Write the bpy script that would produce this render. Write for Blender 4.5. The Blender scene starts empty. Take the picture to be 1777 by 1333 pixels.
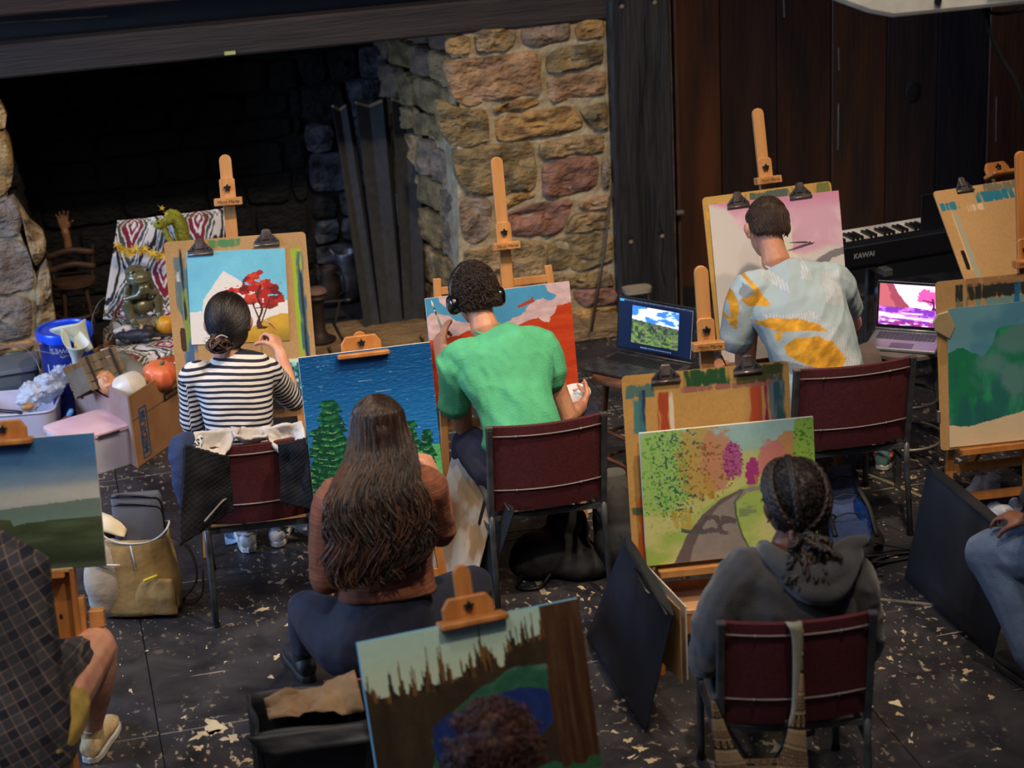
import bpy, bmesh, math, random
import numpy as np
from math import sin, cos, pi, radians, degrees, atan2, sqrt
from mathutils import Vector, Matrix, Quaternion
random.seed(7)
SC = bpy.context.scene
COL = SC.collection

# ------------------------------------------------------------------ camera
CF, CP, CR, CY, CH = 3470.0, radians(20.5), radians(3.16), radians(13), 3.6
fw = np.array([sin(CY)*cos(CP), cos(CY)*cos(CP), -sin(CP)])
_r0 = np.array([cos(CY), -sin(CY), 0.0]); _u0 = np.cross(_r0, fw)
c_up = _u0*cos(CR) + _r0*sin(CR); c_rt = _r0*cos(CR) - _u0*sin(CR)
CAM = np.array([0.0, 0.0, CH])
cam = bpy.data.cameras.new('camera'); camo = bpy.data.objects.new('camera', cam); COL.objects.link(camo)
cam.sensor_width = 36.0; cam.lens = CF/1777*36.0; cam.clip_end = 100
mw = Matrix.Identity(4)
for i in range(3):
    mw[i][0] = c_rt[i]; mw[i][1] = c_up[i]; mw[i][2] = -fw[i]; mw[i][3] = CAM[i]
camo.matrix_world = mw
SC.camera = camo
cam.dof.use_dof = True; cam.dof.focus_distance = 8.1; cam.dof.aperture_fstop = 2.4

# ------------------------------------------------------------------ world, lights, exposure
SC.view_settings.view_transform = 'Standard'; SC.view_settings.look = 'None'
SC.view_settings.gamma = 1.0; SC.view_settings.use_curve_mapping = False
SC.view_settings.exposure = 0.55
wd = bpy.data.worlds.new('world'); SC.world = wd; wd.use_nodes = True
wd.node_tree.nodes['Background'].inputs[0].default_value = (0.55, 0.65, 1.0, 1)
wd.node_tree.nodes['Background'].inputs[1].default_value = 0.035

def area_light(name, loc, target, size, power, color, size_y=None, spread=None):
    l = bpy.data.lights.new(name, 'AREA'); l.energy = power; l.color = color; l.size = size
    if size_y: l.shape = 'RECTANGLE'; l.size_y = size_y
    if spread: l.spread = radians(spread)
    o = bpy.data.objects.new(name, l); COL.objects.link(o); o.location = loc
    o.rotation_euler = (Vector(target)-Vector(loc)).to_track_quat('-Z', 'Y').to_euler()
    return o
def spot_light(name, loc, target, power, color, angle=50, blend=.6, radius=.08):
    l = bpy.data.lights.new(name, 'SPOT'); l.energy = power; l.color = color
    l.spot_size = radians(angle); l.spot_blend = blend; l.shadow_soft_size = radius
    o = bpy.data.objects.new(name, l); COL.objects.link(o); o.location = loc
    o.rotation_euler = (Vector(target)-Vector(loc)).to_track_quat('-Z', 'Y').to_euler()
    return o
WARM = (1.0, .80, .58)
spot_light('ceiling_spot_key', (2.6, 5.0, 6.2), (1.9, 8.0, .6), 620, WARM, 62, .8, .12)
spot_light('ceiling_spot_right', (4.4, 5.4, 6.2), (3.0, 7.9, .6), 300, WARM, 55, .8, .12)
spot_light('ceiling_spot_left', (.6, 5.6, 6.0), (.7, 8.4, .7), 260, WARM, 50, .8, .12)
spot_light('ceiling_spot_front', (1.8, 3.2, 6.0), (1.6, 5.4, .5), 330, WARM, 60, .9, .12)
spot_light('added_fill_left_front', (-.8, 4.2, 6.0), (-.1, 6.4, .5), 170, WARM, 50, .9, .12)  # lamp added to brighten the plaid sitter's bare legs
area_light('daylight_left', (-4.5, 7.6, 2.4), (1.0, 8.6, .3), 2.6, 230, (.42, .62, 1.0), 1.8)
area_light('daylight_high', (-1.0, 3.0, 6.5), (2.0, 8.0, .5), 3.5, 60, (.85, .88, 1.0))

# ------------------------------------------------------------------ pixel helpers: real points at a known height / depth
def ray(x, y): return fw*CF + c_rt*(x-888.5) - c_up*(y-666.5)
def G(x, y, z=0.0):
    d = ray(x, y); return CAM + d*((z-CH)/d[2])
def S(x, y, Y):
    d = ray(x, y); return CAM + d*(Y/d[1])
def V3(p): return Vector((float(p[0]), float(p[1]), float(p[2])))

# ------------------------------------------------------------------ numpy noise
def _h(ix, iy, iz, s):
    n = (ix*374761393 + iy*668265263 + iz*2147483647 + s*974711) & 0xffffffff
    n = ((n ^ (n >> 13))*1274126177) & 0xffffffff
    return ((n ^ (n >> 16)) & 0xffff)/65535.0
def vnoise(x, y, z=None, s=0):
    x = np.asarray(x, float); y = np.asarray(y, float)
    z = np.zeros_like(x) if z is None else np.asarray(z, float)
    ix, iy, iz = np.floor(x).astype(np.int64), np.floor(y).astype(np.int64), np.floor(z).astype(np.int64)
    fx, fy, fz = x-ix, y-iy, z-iz
    fx, fy, fz = fx*fx*(3-2*fx), fy*fy*(3-2*fy), fz*fz*(3-2*fz)
    r = 0
    for a in (0, 1):
        for b in (0, 1):
            for c_ in (0, 1):
                w = (fx if a else 1-fx)*(fy if b else 1-fy)*(fz if c_ else 1-fz)
                r = r + w*_h(ix+a, iy+b, iz+c_, s)
    return r
def fbm(x, y, z=None, s=0, o=4):
    x = np.asarray(x, float); y = np.asarray(y, float)
    z = np.zeros_like(x) if z is None else z
    t, a, n = 0, .5, 0
    for k in range(o):
        t = t + a*vnoise(x*2**k, y*2**k, z*2**k, s+k*17); n += a; a *= .5
    return t/n
def lin(c):
    c = np.asarray(c, float)/255.0
    return np.where(c <= .04045, c/12.92, ((c+.055)/1.055)**2.4)
def C4(r, g, b): 
    l = lin((r, g, b)); return (float(l[0]), float(l[1]), float(l[2]), 1)

# ------------------------------------------------------------------ materials
MATS = {}
def mat(name, rgb, rough=.6, metal=0, rgb2=None, scale=6, stretch=(1, 1, 1), mix=(.35, .65), bump=0, bscale=None,
        spec=.5, sheen=0, trans=0, alpha=None, detail=4, coat=0, bdist=.01):
    if name in MATS: return MATS[name]
    m = bpy.data.materials.new(name); m.use_nodes = True; nt = m.node_tree; N = nt.nodes; L = nt.links
    b = N['Principled BSDF']; b.inputs['Base Color'].default_value = C4(*rgb)
    b.inputs['Roughness'].default_value = rough; b.inputs['Metallic'].default_value = metal
    b.inputs['Specular IOR Level'].default_value = spec
    if sheen: b.inputs['Sheen Weight'].default_value = sheen
    if trans: b.inputs['Transmission Weight'].default_value = trans
    if coat: b.inputs['Coat Weight'].default_value = coat
    if alpha is not None: b.inputs['Alpha'].default_value = alpha
    tc = N.new('ShaderNodeTexCoord'); mp = N.new('ShaderNodeMapping'); mp.inputs['Scale'].default_value = stretch
    L.new(tc.outputs['Object'], mp.inputs[0])
    nz = N.new('ShaderNodeTexNoise'); nz.inputs['Scale'].default_value = scale; nz.inputs['Detail'].default_value = detail
    L.new(mp.outputs[0], nz.inputs[0])
    if rgb2 is None: rgb2 = tuple(v*.82 for v in rgb)
    cr = N.new('ShaderNodeValToRGB'); cr.color_ramp.elements[0].position = mix[0]; cr.color_ramp.elements[1].position = mix[1]
    cr.color_ramp.elements[0].color = C4(*rgb); cr.color_ramp.elements[1].color = C4(*rgb2)
    L.new(nz.outputs[0], cr.inputs[0]); L.new(cr.outputs[0], b.inputs['Base Color'])
    if bump:
        n2 = N.new('ShaderNodeTexNoise'); n2.inputs['Scale'].default_value = bscale or scale*3; n2.inputs['Detail'].default_value = 5
        L.new(mp.outputs[0], n2.inputs[0])
        bp = N.new('ShaderNodeBump'); bp.inputs['Strength'].default_value = bump; bp.inputs['Distance'].default_value = bdist
        L.new(n2.outputs[0], bp.inputs['Height']); L.new(bp.outputs[0], b.inputs['Normal'])
    MATS[name] = m
    return m
def mat_vcol(name, rough=.6, bump=0, bscale=200, emit=0, spec=.4, attr='Col', stretch=(1, 1, 1)):
    if name in MATS: return MATS[name]
    m = bpy.data.materials.new(name); m.use_nodes = True; nt = m.node_tree; N = nt.nodes; L = nt.links
    b = N['Principled BSDF']; b.inputs['Roughness'].default_value = rough; b.inputs['Specular IOR Level'].default_value = spec
    a = N.new('ShaderNodeAttribute'); a.attribute_name = attr
    if emit:
        b.inputs['Base Color'].default_value = (0, 0, 0, 1)
        L.new(a.outputs['Color'], b.inputs['Emission Color']); b.inputs['Emission Strength'].default_value = emit
    else: L.new(a.outputs['Color'], b.inputs['Base Color'])
    if bump:
        tc = N.new('ShaderNodeTexCoord'); mp = N.new('ShaderNodeMapping'); mp.inputs['Scale'].default_value = stretch
        L.new(tc.outputs['Object'], mp.inputs[0])
        n2 = N.new('ShaderNodeTexNoise'); n2.inputs['Scale'].default_value = bscale; n2.inputs['Detail'].default_value = 4
        L.new(mp.outputs[0], n2.inputs[0])
        bp = N.new('ShaderNodeBump'); bp.inputs['Strength'].default_value = bump; bp.inputs['Distance'].default_value = .004
        L.new(n2.outputs[0], bp.inputs['Height']); L.new(bp.outputs[0], b.inputs['Normal'])
    MATS[name] = m
    return m

# ------------------------------------------------------------------ things, parts
WM = {}          # world matrices of empties / roots
def setp(o, label=None, cat=None, group=None, kind=None):
    if label: o['label'] = label
    if cat: o['category'] = cat
    if group: o['group'] = group
    if kind: o['kind'] = kind
    return o
def thing(name, label, cat, M=None, group=None):
    o = bpy.data.objects.new(name, None); COL.objects.link(o)
    o.empty_display_size = .1
    M = Matrix.Identity(4) if M is None else (M if isinstance(M, Matrix) else Matrix.Translation(V3(M)))
    o.matrix_world = M; WM[o.name] = M.copy()
    return setp(o, label, cat, group)
def structure(o): o['kind'] = 'structure'; return o
def T(x=0, y=0, z=0): return Matrix.Translation((x, y, z))
def RZ(d): return Matrix.Rotation(radians(d), 4, 'Z')
def RX(d): return Matrix.Rotation(radians(d), 4, 'X')
def RY(d): return Matrix.Rotation(radians(d), 4, 'Y')

class MB:
    def __init__(s): s.v = []; s.f = []; s.n = 0
    def add(s, vs, fs, M=None):
        vs = np.asarray(vs, float).reshape(-1, 3)
        if M is not None:
            A = np.array(M); vs = vs @ A[:3, :3].T + A[:3, 3]
        s.v.append(vs); k = s.n; s.f += [tuple(i+k for i in f) for f in fs]; s.n += len(vs); return s
    def box(s, c, d, M=None):
        x, y, z = d[0]/2, d[1]/2, d[2]/2
        v = [(c[0]+a*x, c[1]+b*y, c[2]+e*z) for a in (-1, 1) for b in (-1, 1) for e in (-1, 1)]
        return s.add(v, [(0, 1, 3, 2), (4, 6, 7, 5), (0, 4, 5, 1), (2, 3, 7, 6), (0, 2, 6, 4), (1, 5, 7, 3)], M)
    def bar(s, a, b, w, t, up=(0, 0, 1)):            # rectangular bar from a to b, w along side, t along the other
        a, b = Vector(a), Vector(b); d = (b-a); L = d.length; d.normalize(); up = Vector(up)
        side = d.cross(up)
        if side.length < 1e-4: side = d.cross(Vector((0, 1, 0)))
        side.normalize(); o = side.cross(d)
        v = []
        for p in (a, b):
            for x, y in ((-1, -1), (1, -1), (1, 1), (-1, 1)): v.append(tuple(p + side*(x*w/2) + o*(y*t/2)))
        return s.add(v, [(3, 2, 1, 0), (4, 5, 6, 7), (0, 1, 5, 4), (1, 2, 6, 5), (2, 3, 7, 6), (3, 0, 4, 7)])
    def tube(s, pts, r, n=8, up=None, cap=True, flat=1.0, closed=False, round_=False):
        P = [np.array(p, float) for p in pts]; m = len(P)
        R = [r]*m if np.isscalar(r) else list(r)
        if round_:            # hemispherical ends
            d0 = P[0]-P[1]; d0 /= np.linalg.norm(d0)+1e-9; d1 = P[-1]-P[-2]; d1 /= np.linalg.norm(d1)+1e-9
            a = [P[0]+d0*R[0]*.97, P[0]+d0*R[0]*.75]; b = [P[-1]+d1*R[-1]*.75, P[-1]+d1*R[-1]*.97]
            R = [R[0]*.25, R[0]*.68]+R+[R[-1]*.68, R[-1]*.25]; P = a+P+b; m = len(P)
        tg = []
        for i in range(m):
            t = P[(i+1) % m]-P[i-1] if closed else P[min(i+1, m-1)]-P[max(i-1, 0)]
            tg.append(t/(np.linalg.norm(t)+1e-12))
        if up is None: up = (0, 0, 1) if abs(tg[0][2]) < .9 else (0, 1, 0)
        u = np.array(up, float); u = u-tg[0]*(u@tg[0]); u /= np.linalg.norm(u)+1e-12
        vs = []
        for i in range(m):
            u = u-tg[i]*(u@tg[i]); u /= np.linalg.norm(u)+1e-12; w = np.cross(tg[i], u)
            for k in range(n):
                an = 2*pi*k/n; vs.append(P[i]+(w*cos(an)+u*sin(an)*flat)*R[i])
        fs = []
        for i in range(m if closed else m-1):
            j = (i+1) % m
            for k in range(n):
                l = (k+1) % n; fs.append((i*n+k, i*n+l, j*n+l, j*n+k))
        if cap and not closed:
            fs.append(tuple(range(n-1, -1, -1))); fs.append(tuple((m-1)*n+k for k in range(n)))
        return s.add(vs, fs)
    def ell(s, c, r, M=None, nu=16, nv=10):
        r = (r, r, r) if np.isscalar(r) else r
        vs = [(c[0], c[1], c[2]+r[2])]; fs = []
        for j in range(1, nv):
            t = pi*j/nv
            for i in range(nu):
                p = 2*pi*i/nu; vs.append((c[0]+r[0]*sin(t)*cos(p), c[1]+r[1]*sin(t)*sin(p), c[2]+r[2]*cos(t)))
        vs.append((c[0], c[1], c[2]-r[2])); e = len(vs)-1
        for i in range(nu):
            k = (i+1) % nu; fs.append((0, 1+i, 1+k)); fs.append((e, 1+(nv-2)*nu+k, 1+(nv-2)*nu+i))
            for j in range(nv-2): fs.append((1+j*nu+i, 1+(j+1)*nu+i, 1+(j+1)*nu+k, 1+j*nu+k))
        return s.add(vs, fs, M)
    def lathe(s, prof, n=24, M=None, cap=True):
        vs = []; fs = []
        for r, z in prof:
            for k in range(n): a = 2*pi*k/n; vs.append((r*cos(a), r*sin(a), z))
        for i in range(len(prof)-1):
            for k in range(n):
                l = (k+1) % n; fs.append((i*n+k, i*n+l, (i+1)*n+l, (i+1)*n+k))
        if cap: fs.append(tuple(range(n-1, -1, -1))); fs.append(tuple((len(prof)-1)*n+k for k in range(n)))
        return s.add(vs, fs, M)
    def prism(s, poly, t0, t1, M=None):              # polygon in local XY, extruded along Z
        n = len(poly); vs = [(x, y, t0) for x, y in poly]+[(x, y, t1) for x, y in poly]
        fs = [tuple(range(n-1, -1, -1)), tuple(range(n, 2*n))]+[(i, (i+1) % n, n+(i+1) % n, n+i) for i in range(n)]
        return s.add(vs, fs, M)
    def loft(s, rings, n=20, cap=True):              # rings: (centre, axis a, axis b[, exponent])
        vs = []; fs = []
        for rg in rings:
            c, a, b = [np.array(q, float) for q in rg[:3]]; e = rg[3] if len(rg) > 3 else 2.0
            for k in range(n):
                t = 2*pi*k/n; x, y = cos(t), sin(t)
                x = math.copysign(abs(x)**(2/e), x); y = math.copysign(abs(y)**(2/e), y); vs.append(c+a*x+b*y)
        for i in range(len(rings)-1):
            for k in range(n):
                l = (k+1) % n; fs.append((i*n+k, i*n+l, (i+1)*n+l, (i+1)*n+k))
        if cap: fs.append(tuple(range(n-1, -1, -1))); fs.append(tuple((len(rings)-1)*n+k for k in range(n)))
        return s.add(vs, fs)
    def grid(s, fn, nu, nv, M=None, thick=0, nrm=None):
        vs = []; fs = []
        for j in range(nv+1):
            for i in range(nu+1): vs.append(fn(i/nu, j/nv))
        for j in range(nv):
            for i in range(nu):
                a = j*(nu+1)+i; fs.append((a, a+1, a+nu+2, a+nu+1))
        return s.add(vs, fs, M)
    def verts(s): return np.concatenate(s.v) if s.v else np.zeros((0, 3))
    def build(s, name, m, parent=None, smooth=None, bevel=0, world=False, solid=0, sub=0, M=None, segs=1):
        vs = s.verts()
        if world and parent is not None:
            A = np.array(WM[parent.name].inverted()); vs = vs @ A[:3, :3].T + A[:3, 3]
        if world and parent is None and M is not None:
            A = np.array(M.inverted()); vs = vs @ A[:3, :3].T + A[:3, 3]
        me = bpy.data.meshes.new(name); me.from_pydata(vs.tolist(), [], s.f); me.validate(); 
        o = finish(name, me, m, parent, smooth)
        if parent is None and M is not None: o.matrix_world = M; WM[o.name] = M.copy()
        if bevel:
            b = o.modifiers.new('bevel', 'BEVEL'); b.width = bevel; b.segments = segs; b.limit_method = 'ANGLE'; b.angle_limit = radians(40)
        if solid:
            b = o.modifiers.new('solid', 'SOLIDIFY'); b.thickness = solid; b.offset = 0
        if sub:
            b = o.modifiers.new('sub', 'SUBSURF'); b.levels = sub; b.render_levels = sub
        return o
def finish(name, me, m, parent, smooth=None):
    if m is not None: me.materials.append(m)
    if smooth is not None:
        if smooth >= 180: me.polygons.foreach_set('use_smooth', [True]*len(me.polygons))
        else:
            me.polygons.foreach_set('use_smooth', [True]*len(me.polygons))
            try: me.set_sharp_from_angle(angle=radians(smooth))
            except Exception: pass
    me.update()
    o = bpy.data.objects.new(name, me); COL.objects.link(o)
    if parent is not None:
        o.parent = parent; WM[o.name] = WM.get(parent.name, Matrix.Identity(4)).copy()
    else: WM[o.name] = Matrix.Identity(4)
    return o
def remeshed(mb, voxel, smooth=4, disp=None, fac=.5):
    me = bpy.data.meshes.new('tmp'); me.from_pydata(mb.verts().tolist(), [], mb.f); me.validate()
    o = bpy.data.objects.new('tmp', me); COL.objects.link(o)
    r = o.modifiers.new('r', 'REMESH'); r.mode = 'VOXEL'; r.voxel_size = voxel; r.adaptivity = 0
    if smooth:
        k = o.modifiers.new('s', 'SMOOTH'); k.iterations = smooth; k.factor = fac
    dg = bpy.context.evaluated_depsgraph_get(); dg.update()
    out = bpy.data.meshes.new_from_object(o.evaluated_get(dg))
    bpy.data.objects.remove(o); bpy.data.meshes.remove(me)
    if disp is not None:
        n = len(out.vertices); co = np.empty(n*3); out.vertices.foreach_get('co', co); co = co.reshape(-1, 3)
        nr = np.empty(n*3); out.vertex_normals.foreach_get('vector', nr); nr = nr.reshape(-1, 3)
        co = co + nr*disp(co)[:, None]; out.vertices.foreach_set('co', co.ravel()); out.update()
    return out
def blob(name, mb, m, parent, voxel=.008, smooth=4, disp=None, colfn=None, fac=.5, world=True, attr=None):
    me = remeshed(mb, voxel, smooth, disp, fac)
    n = len(me.vertices); co = np.empty(n*3); me.vertices.foreach_get('co', co); co = co.reshape(-1, 3)
    if colfn is not None:
        rgb = colfn(co); a = me.color_attributes.new('Col', 'FLOAT_COLOR', 'POINT')
        a.data.foreach_set('color', np.concatenate([rgb, np.ones((n, 1))], 1).astype(np.float32).ravel())
    if attr is not None:
        a = me.attributes.new('band', 'FLOAT', 'POINT'); a.data.foreach_set('value', attr(co).astype(np.float32))
    if world and parent is not None:
        A = np.array(WM[parent.name].inverted()); co = co @ A[:3, :3].T + A[:3, 3]; me.vertices.foreach_set('co', co.ravel())
    me.update()
    return finish(name, me, m, parent, 180)
def painted(name, w, h, th, fn, parent=None, M=None, m=None, side=(225, 220, 208), px=.0028, bend=None, zoff=0, radius=0):
    """flat picture: X right, Y up, Z to the front; fn(U,V) -> sRGB 0..255 (V downwards)"""
    nu, nv = max(4, int(w/px)), max(4, int(h/px))
    u = np.linspace(0, 1, nu+1); v = np.linspace(0, 1, nv+1); U, V_ = np.meshgrid(u, v)
    rgb = lin(np.clip(fn(U, V_), 0, 255))
    X = (U-.5)*w; Y = (.5-V_)*h; Z = np.full_like(X, th/2+zoff)
    if radius:          # rounded corners
        for sx in (-1, 1):
            for sy in (-1, 1):
                cx, cy = sx*(w/2-radius), sy*(h/2-radius)
                k = ((X-cx)*sx > 0) & ((Y-cy)*sy > 0)
                dx, dy = X-cx, Y-cy; d = np.hypot(dx, dy); mx = np.maximum(abs(dx), abs(dy)); f = np.where(d > 1e-9, mx/np.maximum(d, 1e-9), 1)
                X = np.where(k, cx+dx*f, X); Y = np.where(k, cy+dy*f, Y)
    if bend is not None: Z = Z+bend(U, V_)
    top = np.stack([X, Y, Z], -1).reshape(-1, 3)
    n = len(top); idx = np.arange(n).reshape(nv+1, nu+1)
    q = np.stack([idx[:-1, :-1], idx[1:, :-1], idx[1:, 1:], idx[:-1, 1:]], -1).reshape(-1, 4)
    bd = np.concatenate([idx[0, :], idx[1:, -1], idx[-1, -2::-1], idx[-2:0:-1, 0]])
    b1 = top[bd]; b2 = b1.copy(); b2[:, 2] -= th
    nb = len(bd); s1 = n+np.arange(nb); s2 = n+nb+np.arange(nb)
    q2 = np.stack([s1, np.roll(s1, -1), np.roll(s2, -1), s2], -1)
    verts = np.concatenate([top, b1, b2])
    faces = q.tolist()+q2.tolist()+[s2.tolist()]
    me = bpy.data.meshes.new(name); me.from_pydata(verts.tolist(), [], faces)
    col = np.ones((len(verts), 4)); col[:n, :3] = rgb.reshape(-1, 3); col[n:, :3] = lin(side)
    a = me.color_attributes.new('Col', 'FLOAT_COLOR', 'POINT'); a.data.foreach_set('color', col.astype(np.float32).ravel())
    if bend is not None: me.polygons.foreach_set('use_smooth', [i < len(q) for i in range(len(faces))])
    o = finish(name, me, m or mat_vcol('painted_surface', .55, .25, 400), parent)
    if parent is None and M is not None: o.matrix_world = M; WM[o.name] = M.copy()
    return o
def text_mb(s, size, align='CENTER', ext=.0006, shear=0, bold=0):
    cu = bpy.data.curves.new('t', 'FONT'); cu.body = s; cu.size = size; cu.align_x = align; cu.align_y = 'CENTER'; cu.extrude = ext
    cu.resolution_u = 2; cu.shear = shear; cu.offset = bold
    o = bpy.data.objects.new('t', cu); COL.objects.link(o)
    dg = bpy.context.evaluated_depsgraph_get(); dg.update()
    me = bpy.data.meshes.new_from_object(o.evaluated_get(dg))
    b = MB(); b.add([tuple(v.co) for v in me.vertices], [tuple(p.vertices) for p in me.polygons])
    bpy.data.objects.remove(o); bpy.data.meshes.remove(me); bpy.data.curves.remove(cu)
    return b
def bez(pts, n=8):            # Catmull-Rom through points
    P = [np.array(p, float) for p in pts]; out = []
    for i in range(len(P)-1):
        p0 = P[i-1] if i else 2*P[0]-P[1]; p3 = P[i+2] if i+2 < len(P) else 2*P[-1]-P[-2]
        for k in range(n):
            t = k/n; out.append(.5*((2*P[i])+(P[i+1]-p0)*t+(2*p0-5*P[i]+4*P[i+1]-p3)*t*t+(-p0+3*P[i]-3*P[i+1]+p3)*t**3))
    out.append(P[-1]); return out
def interp(vals, n=8):
    return [float(x[0]) for x in bez([(v, 0, 0) for v in vals], n)]

class Fr:         # a tilted rectangle: centre, yaw, tilt back, in-plane turn.  local X right, Y up, Z to the front
    def __init__(s, c, yaw, tilt, g=0):
        a, t, g = radians(yaw), radians(tilt), radians(g)
        n = np.array([-sin(a), cos(a), 0]); u0 = np.array([cos(a), sin(a), 0]); v0 = np.array([0, 0, 1])*cos(t)+n*sin(t)
        s.u = u0*cos(g)+v0*sin(g); s.v = v0*cos(g)-u0*sin(g); s.n = np.cross(s.u, s.v); s.c = np.array(c, float)
        s.u0, s.v0 = u0, v0
    def pt(s, a, b, c=0): return s.c+s.u*a+s.v*b+s.n*c
    def M(s, a=0, b=0, c=0):
        m = Matrix.Identity(4); p = s.pt(a, b, c)
        for i in range(3): m[i][0] = s.u[i]; m[i][1] = s.v[i]; m[i][2] = s.n[i]; m[i][3] = p[i]
        return m
    def uv(s, x, y, c=0):
        d = ray(x, y); p0 = s.c+s.n*c; t = ((p0-CAM)@s.n)/(d@s.n); q = CAM+d*t-p0; return float(q@s.u), float(q@s.v)

# ================================================================== SETTING
YW = 10.1          # front plane of the fireplace wall
M_floor = mat('floor_black_paint', (26, 27, 31), .42, 0, (40, 42, 48), 3.0, (1, 1, 1), (.35, .7), .25, 30)
def floor_material():
    m = bpy.data.materials.new('worn_black_floor'); m.use_nodes = True; nt = m.node_tree; N = nt.nodes; L = nt.links
    b = N['Principled BSDF']
    tc = N.new('ShaderNodeTexCoord')
    def noise(sc, det=4, st=(1, 1, 1), dist=0, off=(0, 0, 0)):
        mp = N.new('ShaderNodeMapping'); mp.inputs['Scale'].default_value = st; mp.inputs['Location'].default_value = off
        L.new(tc.outputs['Object'], mp.inputs[0])
        n = N.new('ShaderNodeTexNoise'); n.inputs['Scale'].default_value = sc; n.inputs['Detail'].default_value = det
        n.inputs['Distortion'].default_value = dist; L.new(mp.outputs[0], n.inputs[0]); return n.outputs[0]
    def ramp(src, a, c, ca=(0, 0, 0, 1), cb=(1, 1, 1, 1)):
        r = N.new('ShaderNodeValToRGB'); r.color_ramp.elements[0].position = a; r.color_ramp.elements[1].position = c
        r.color_ramp.elements[0].color = ca; r.color_ramp.elements[1].color = cb; L.new(src, r.inputs[0]); return r.outputs[0]
    def mixc(f, a, bb):
        x = N.new('ShaderNodeMix'); x.data_type = 'RGBA'; L.new(f, x.inputs[0])
        for s_, v in ((6, a), (7, bb)):
            if isinstance(v, tuple): x.inputs[s_].default_value = v
            else: L.new(v, x.inputs[s_])
        return x.outputs[2]
    def mul(a, bb):
        x = N.new('ShaderNodeMath'); x.operation = 'MULTIPLY'; L.new(a, x.inputs[0]); L.new(bb, x.inputs[1]); return x.outputs[0]
    base = ramp(noise(5, 6, (1, 1, 1), .6), .3, .75, C4(26, 26, 30), C4(64, 61, 64))
    rough_wear = ramp(noise(1.1, 3, (1, 1, 1), 0, (3, 1, 0)), .45, .62)
    fine = ramp(noise(38, 5, (1, .6, 1), .4), .60, .64)
    c1 = mixc(mul(fine, rough_wear), base, C4(168, 152, 128))
    blob_ = ramp(noise(9, 3, (1, .8, 1), .9, (7, 2, 0)), .70, .71)
    c2 = mixc(mul(blob_, ramp(noise(1.4, 2, (1, 1, 1), 0, (9, 4, 0)), .5, .54)), c1, C4(205, 190, 160))
    specks = ramp(noise(60, 2, (1, 1, 1), 0, (1, 8, 0)), .735, .745)
    c3 = mixc(specks, c2, C4(190, 190, 190))
    scr = ramp(noise(14, 6, (.12, 2.6, 1), .3, (5, 5, 0)), .68, .70)
    c4 = mixc(mul(scr, ramp(noise(2.3, 2, (1, 1, 1), 0, (2, 6, 0)), .5, .6)), c3, C4(150, 138, 118))
    L.new(c4, b.inputs['Base Color'])
    rr = ramp(noise(8, 4), .3, .7, (.28, .28, .28, 1), (.55, .55, .55, 1)); L.new(rr, b.inputs['Roughness'])
    bp = N.new('ShaderNodeBump'); bp.inputs['Strength'].default_value = .35; bp.inputs['Distance'].default_value = .004
    L.new(noise(45, 5, (1, 1, 1), .5), bp.inputs['Height']); L.new(bp.outputs[0], b.inputs['Normal'])
    return m
MF = floor_material()
M_dark = mat('dark_recess', (10, 9, 9), .9)
# floor: painted hardboard sheets with thin gaps on a sub-floor
fb = MB().box((2.5, 5.4, -.03), (17, 14, .03)).build('floor', M_dark); structure(fb)
for i in range(-4, 8):
    for j in range(-1, 10):
        x0 = -1.1+i*1.22; y0 = .3+j*1.22
        if y0+1.22 > 12.4: continue
        MB().box((x0+.61, y0+.61, -.0075), (1.217, 1.217, .015)).build('floor_panel', MF, fb, bevel=.003)
# large chips and splashes of old cream paint, thin raised films on the floor
M_chip = mat('cream_paint_chip', (196, 178, 142), .6, 0, (170, 150, 118), 14, bump=.3)
chips = [(372, 1260, 1.9), (352, 1275, 1.4), (345, 1298, 1.2), (400, 1282, 1.5), (320, 1245, .5), (455, 1058, .9), (488, 1010, 1.1), (470, 1010, .7), (480, 1140, .7), (500, 1085, .6),
         (1680, 1165, .9), (1672, 1180, .6), (1640, 1117, .5), (1545, 1143, .6), (1720, 1210, .6), (1090, 1285, .8), (1065, 1270, .6), (1110, 1300, .8), (1085, 1215, .6), (1170, 1160, .8), (1070, 1165, .5),
         (1330, 1290, .8), (1450, 1255, .7), (1560, 1240, .6), (1530, 1160, .5), (1633, 798, .6), (1583, 830, .8), (1590, 850, .5), (930, 1005, .5), (905, 1008, .8), (895, 960, .5), (950, 1030, .6), (1010, 1020, .6),
         (1545, 965, 1.0), (1500, 1000, .6), (1655, 845, .5), (740, 665, .4), (240, 900, .6), (205, 905, .6), (470, 1175, .6), (505, 1195, .5), (255, 1130, .3), (650, 690, .5), (1130, 1320, .9), (1180, 1330, .8), (1730, 1300, .5), (430, 1320, .7)]
for cx, cy, sz in chips:
    p = G(cx, cy, 0); rr = random.Random(cx*7+cy); n = 18; a0 = rr.random()*6
    st = 1+rr.random()*1.2; an = rr.random()*3
    poly = []
    for k in range(n):
        t = 2*pi*k/n; r = .02*sz*(.45+.5*sin(3*t+a0)*rr.random()+rr.random()*.6)
        x, y = r*cos(t)*st, r*sin(t)
        poly.append((x*cos(an)-y*sin(an), x*sin(an)+y*cos(an)))
    b = MB().prism(poly, 0, .0012, T(p[0], p[1], 0.0)); o = b.build('paint_chip', M_chip, fb)
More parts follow.
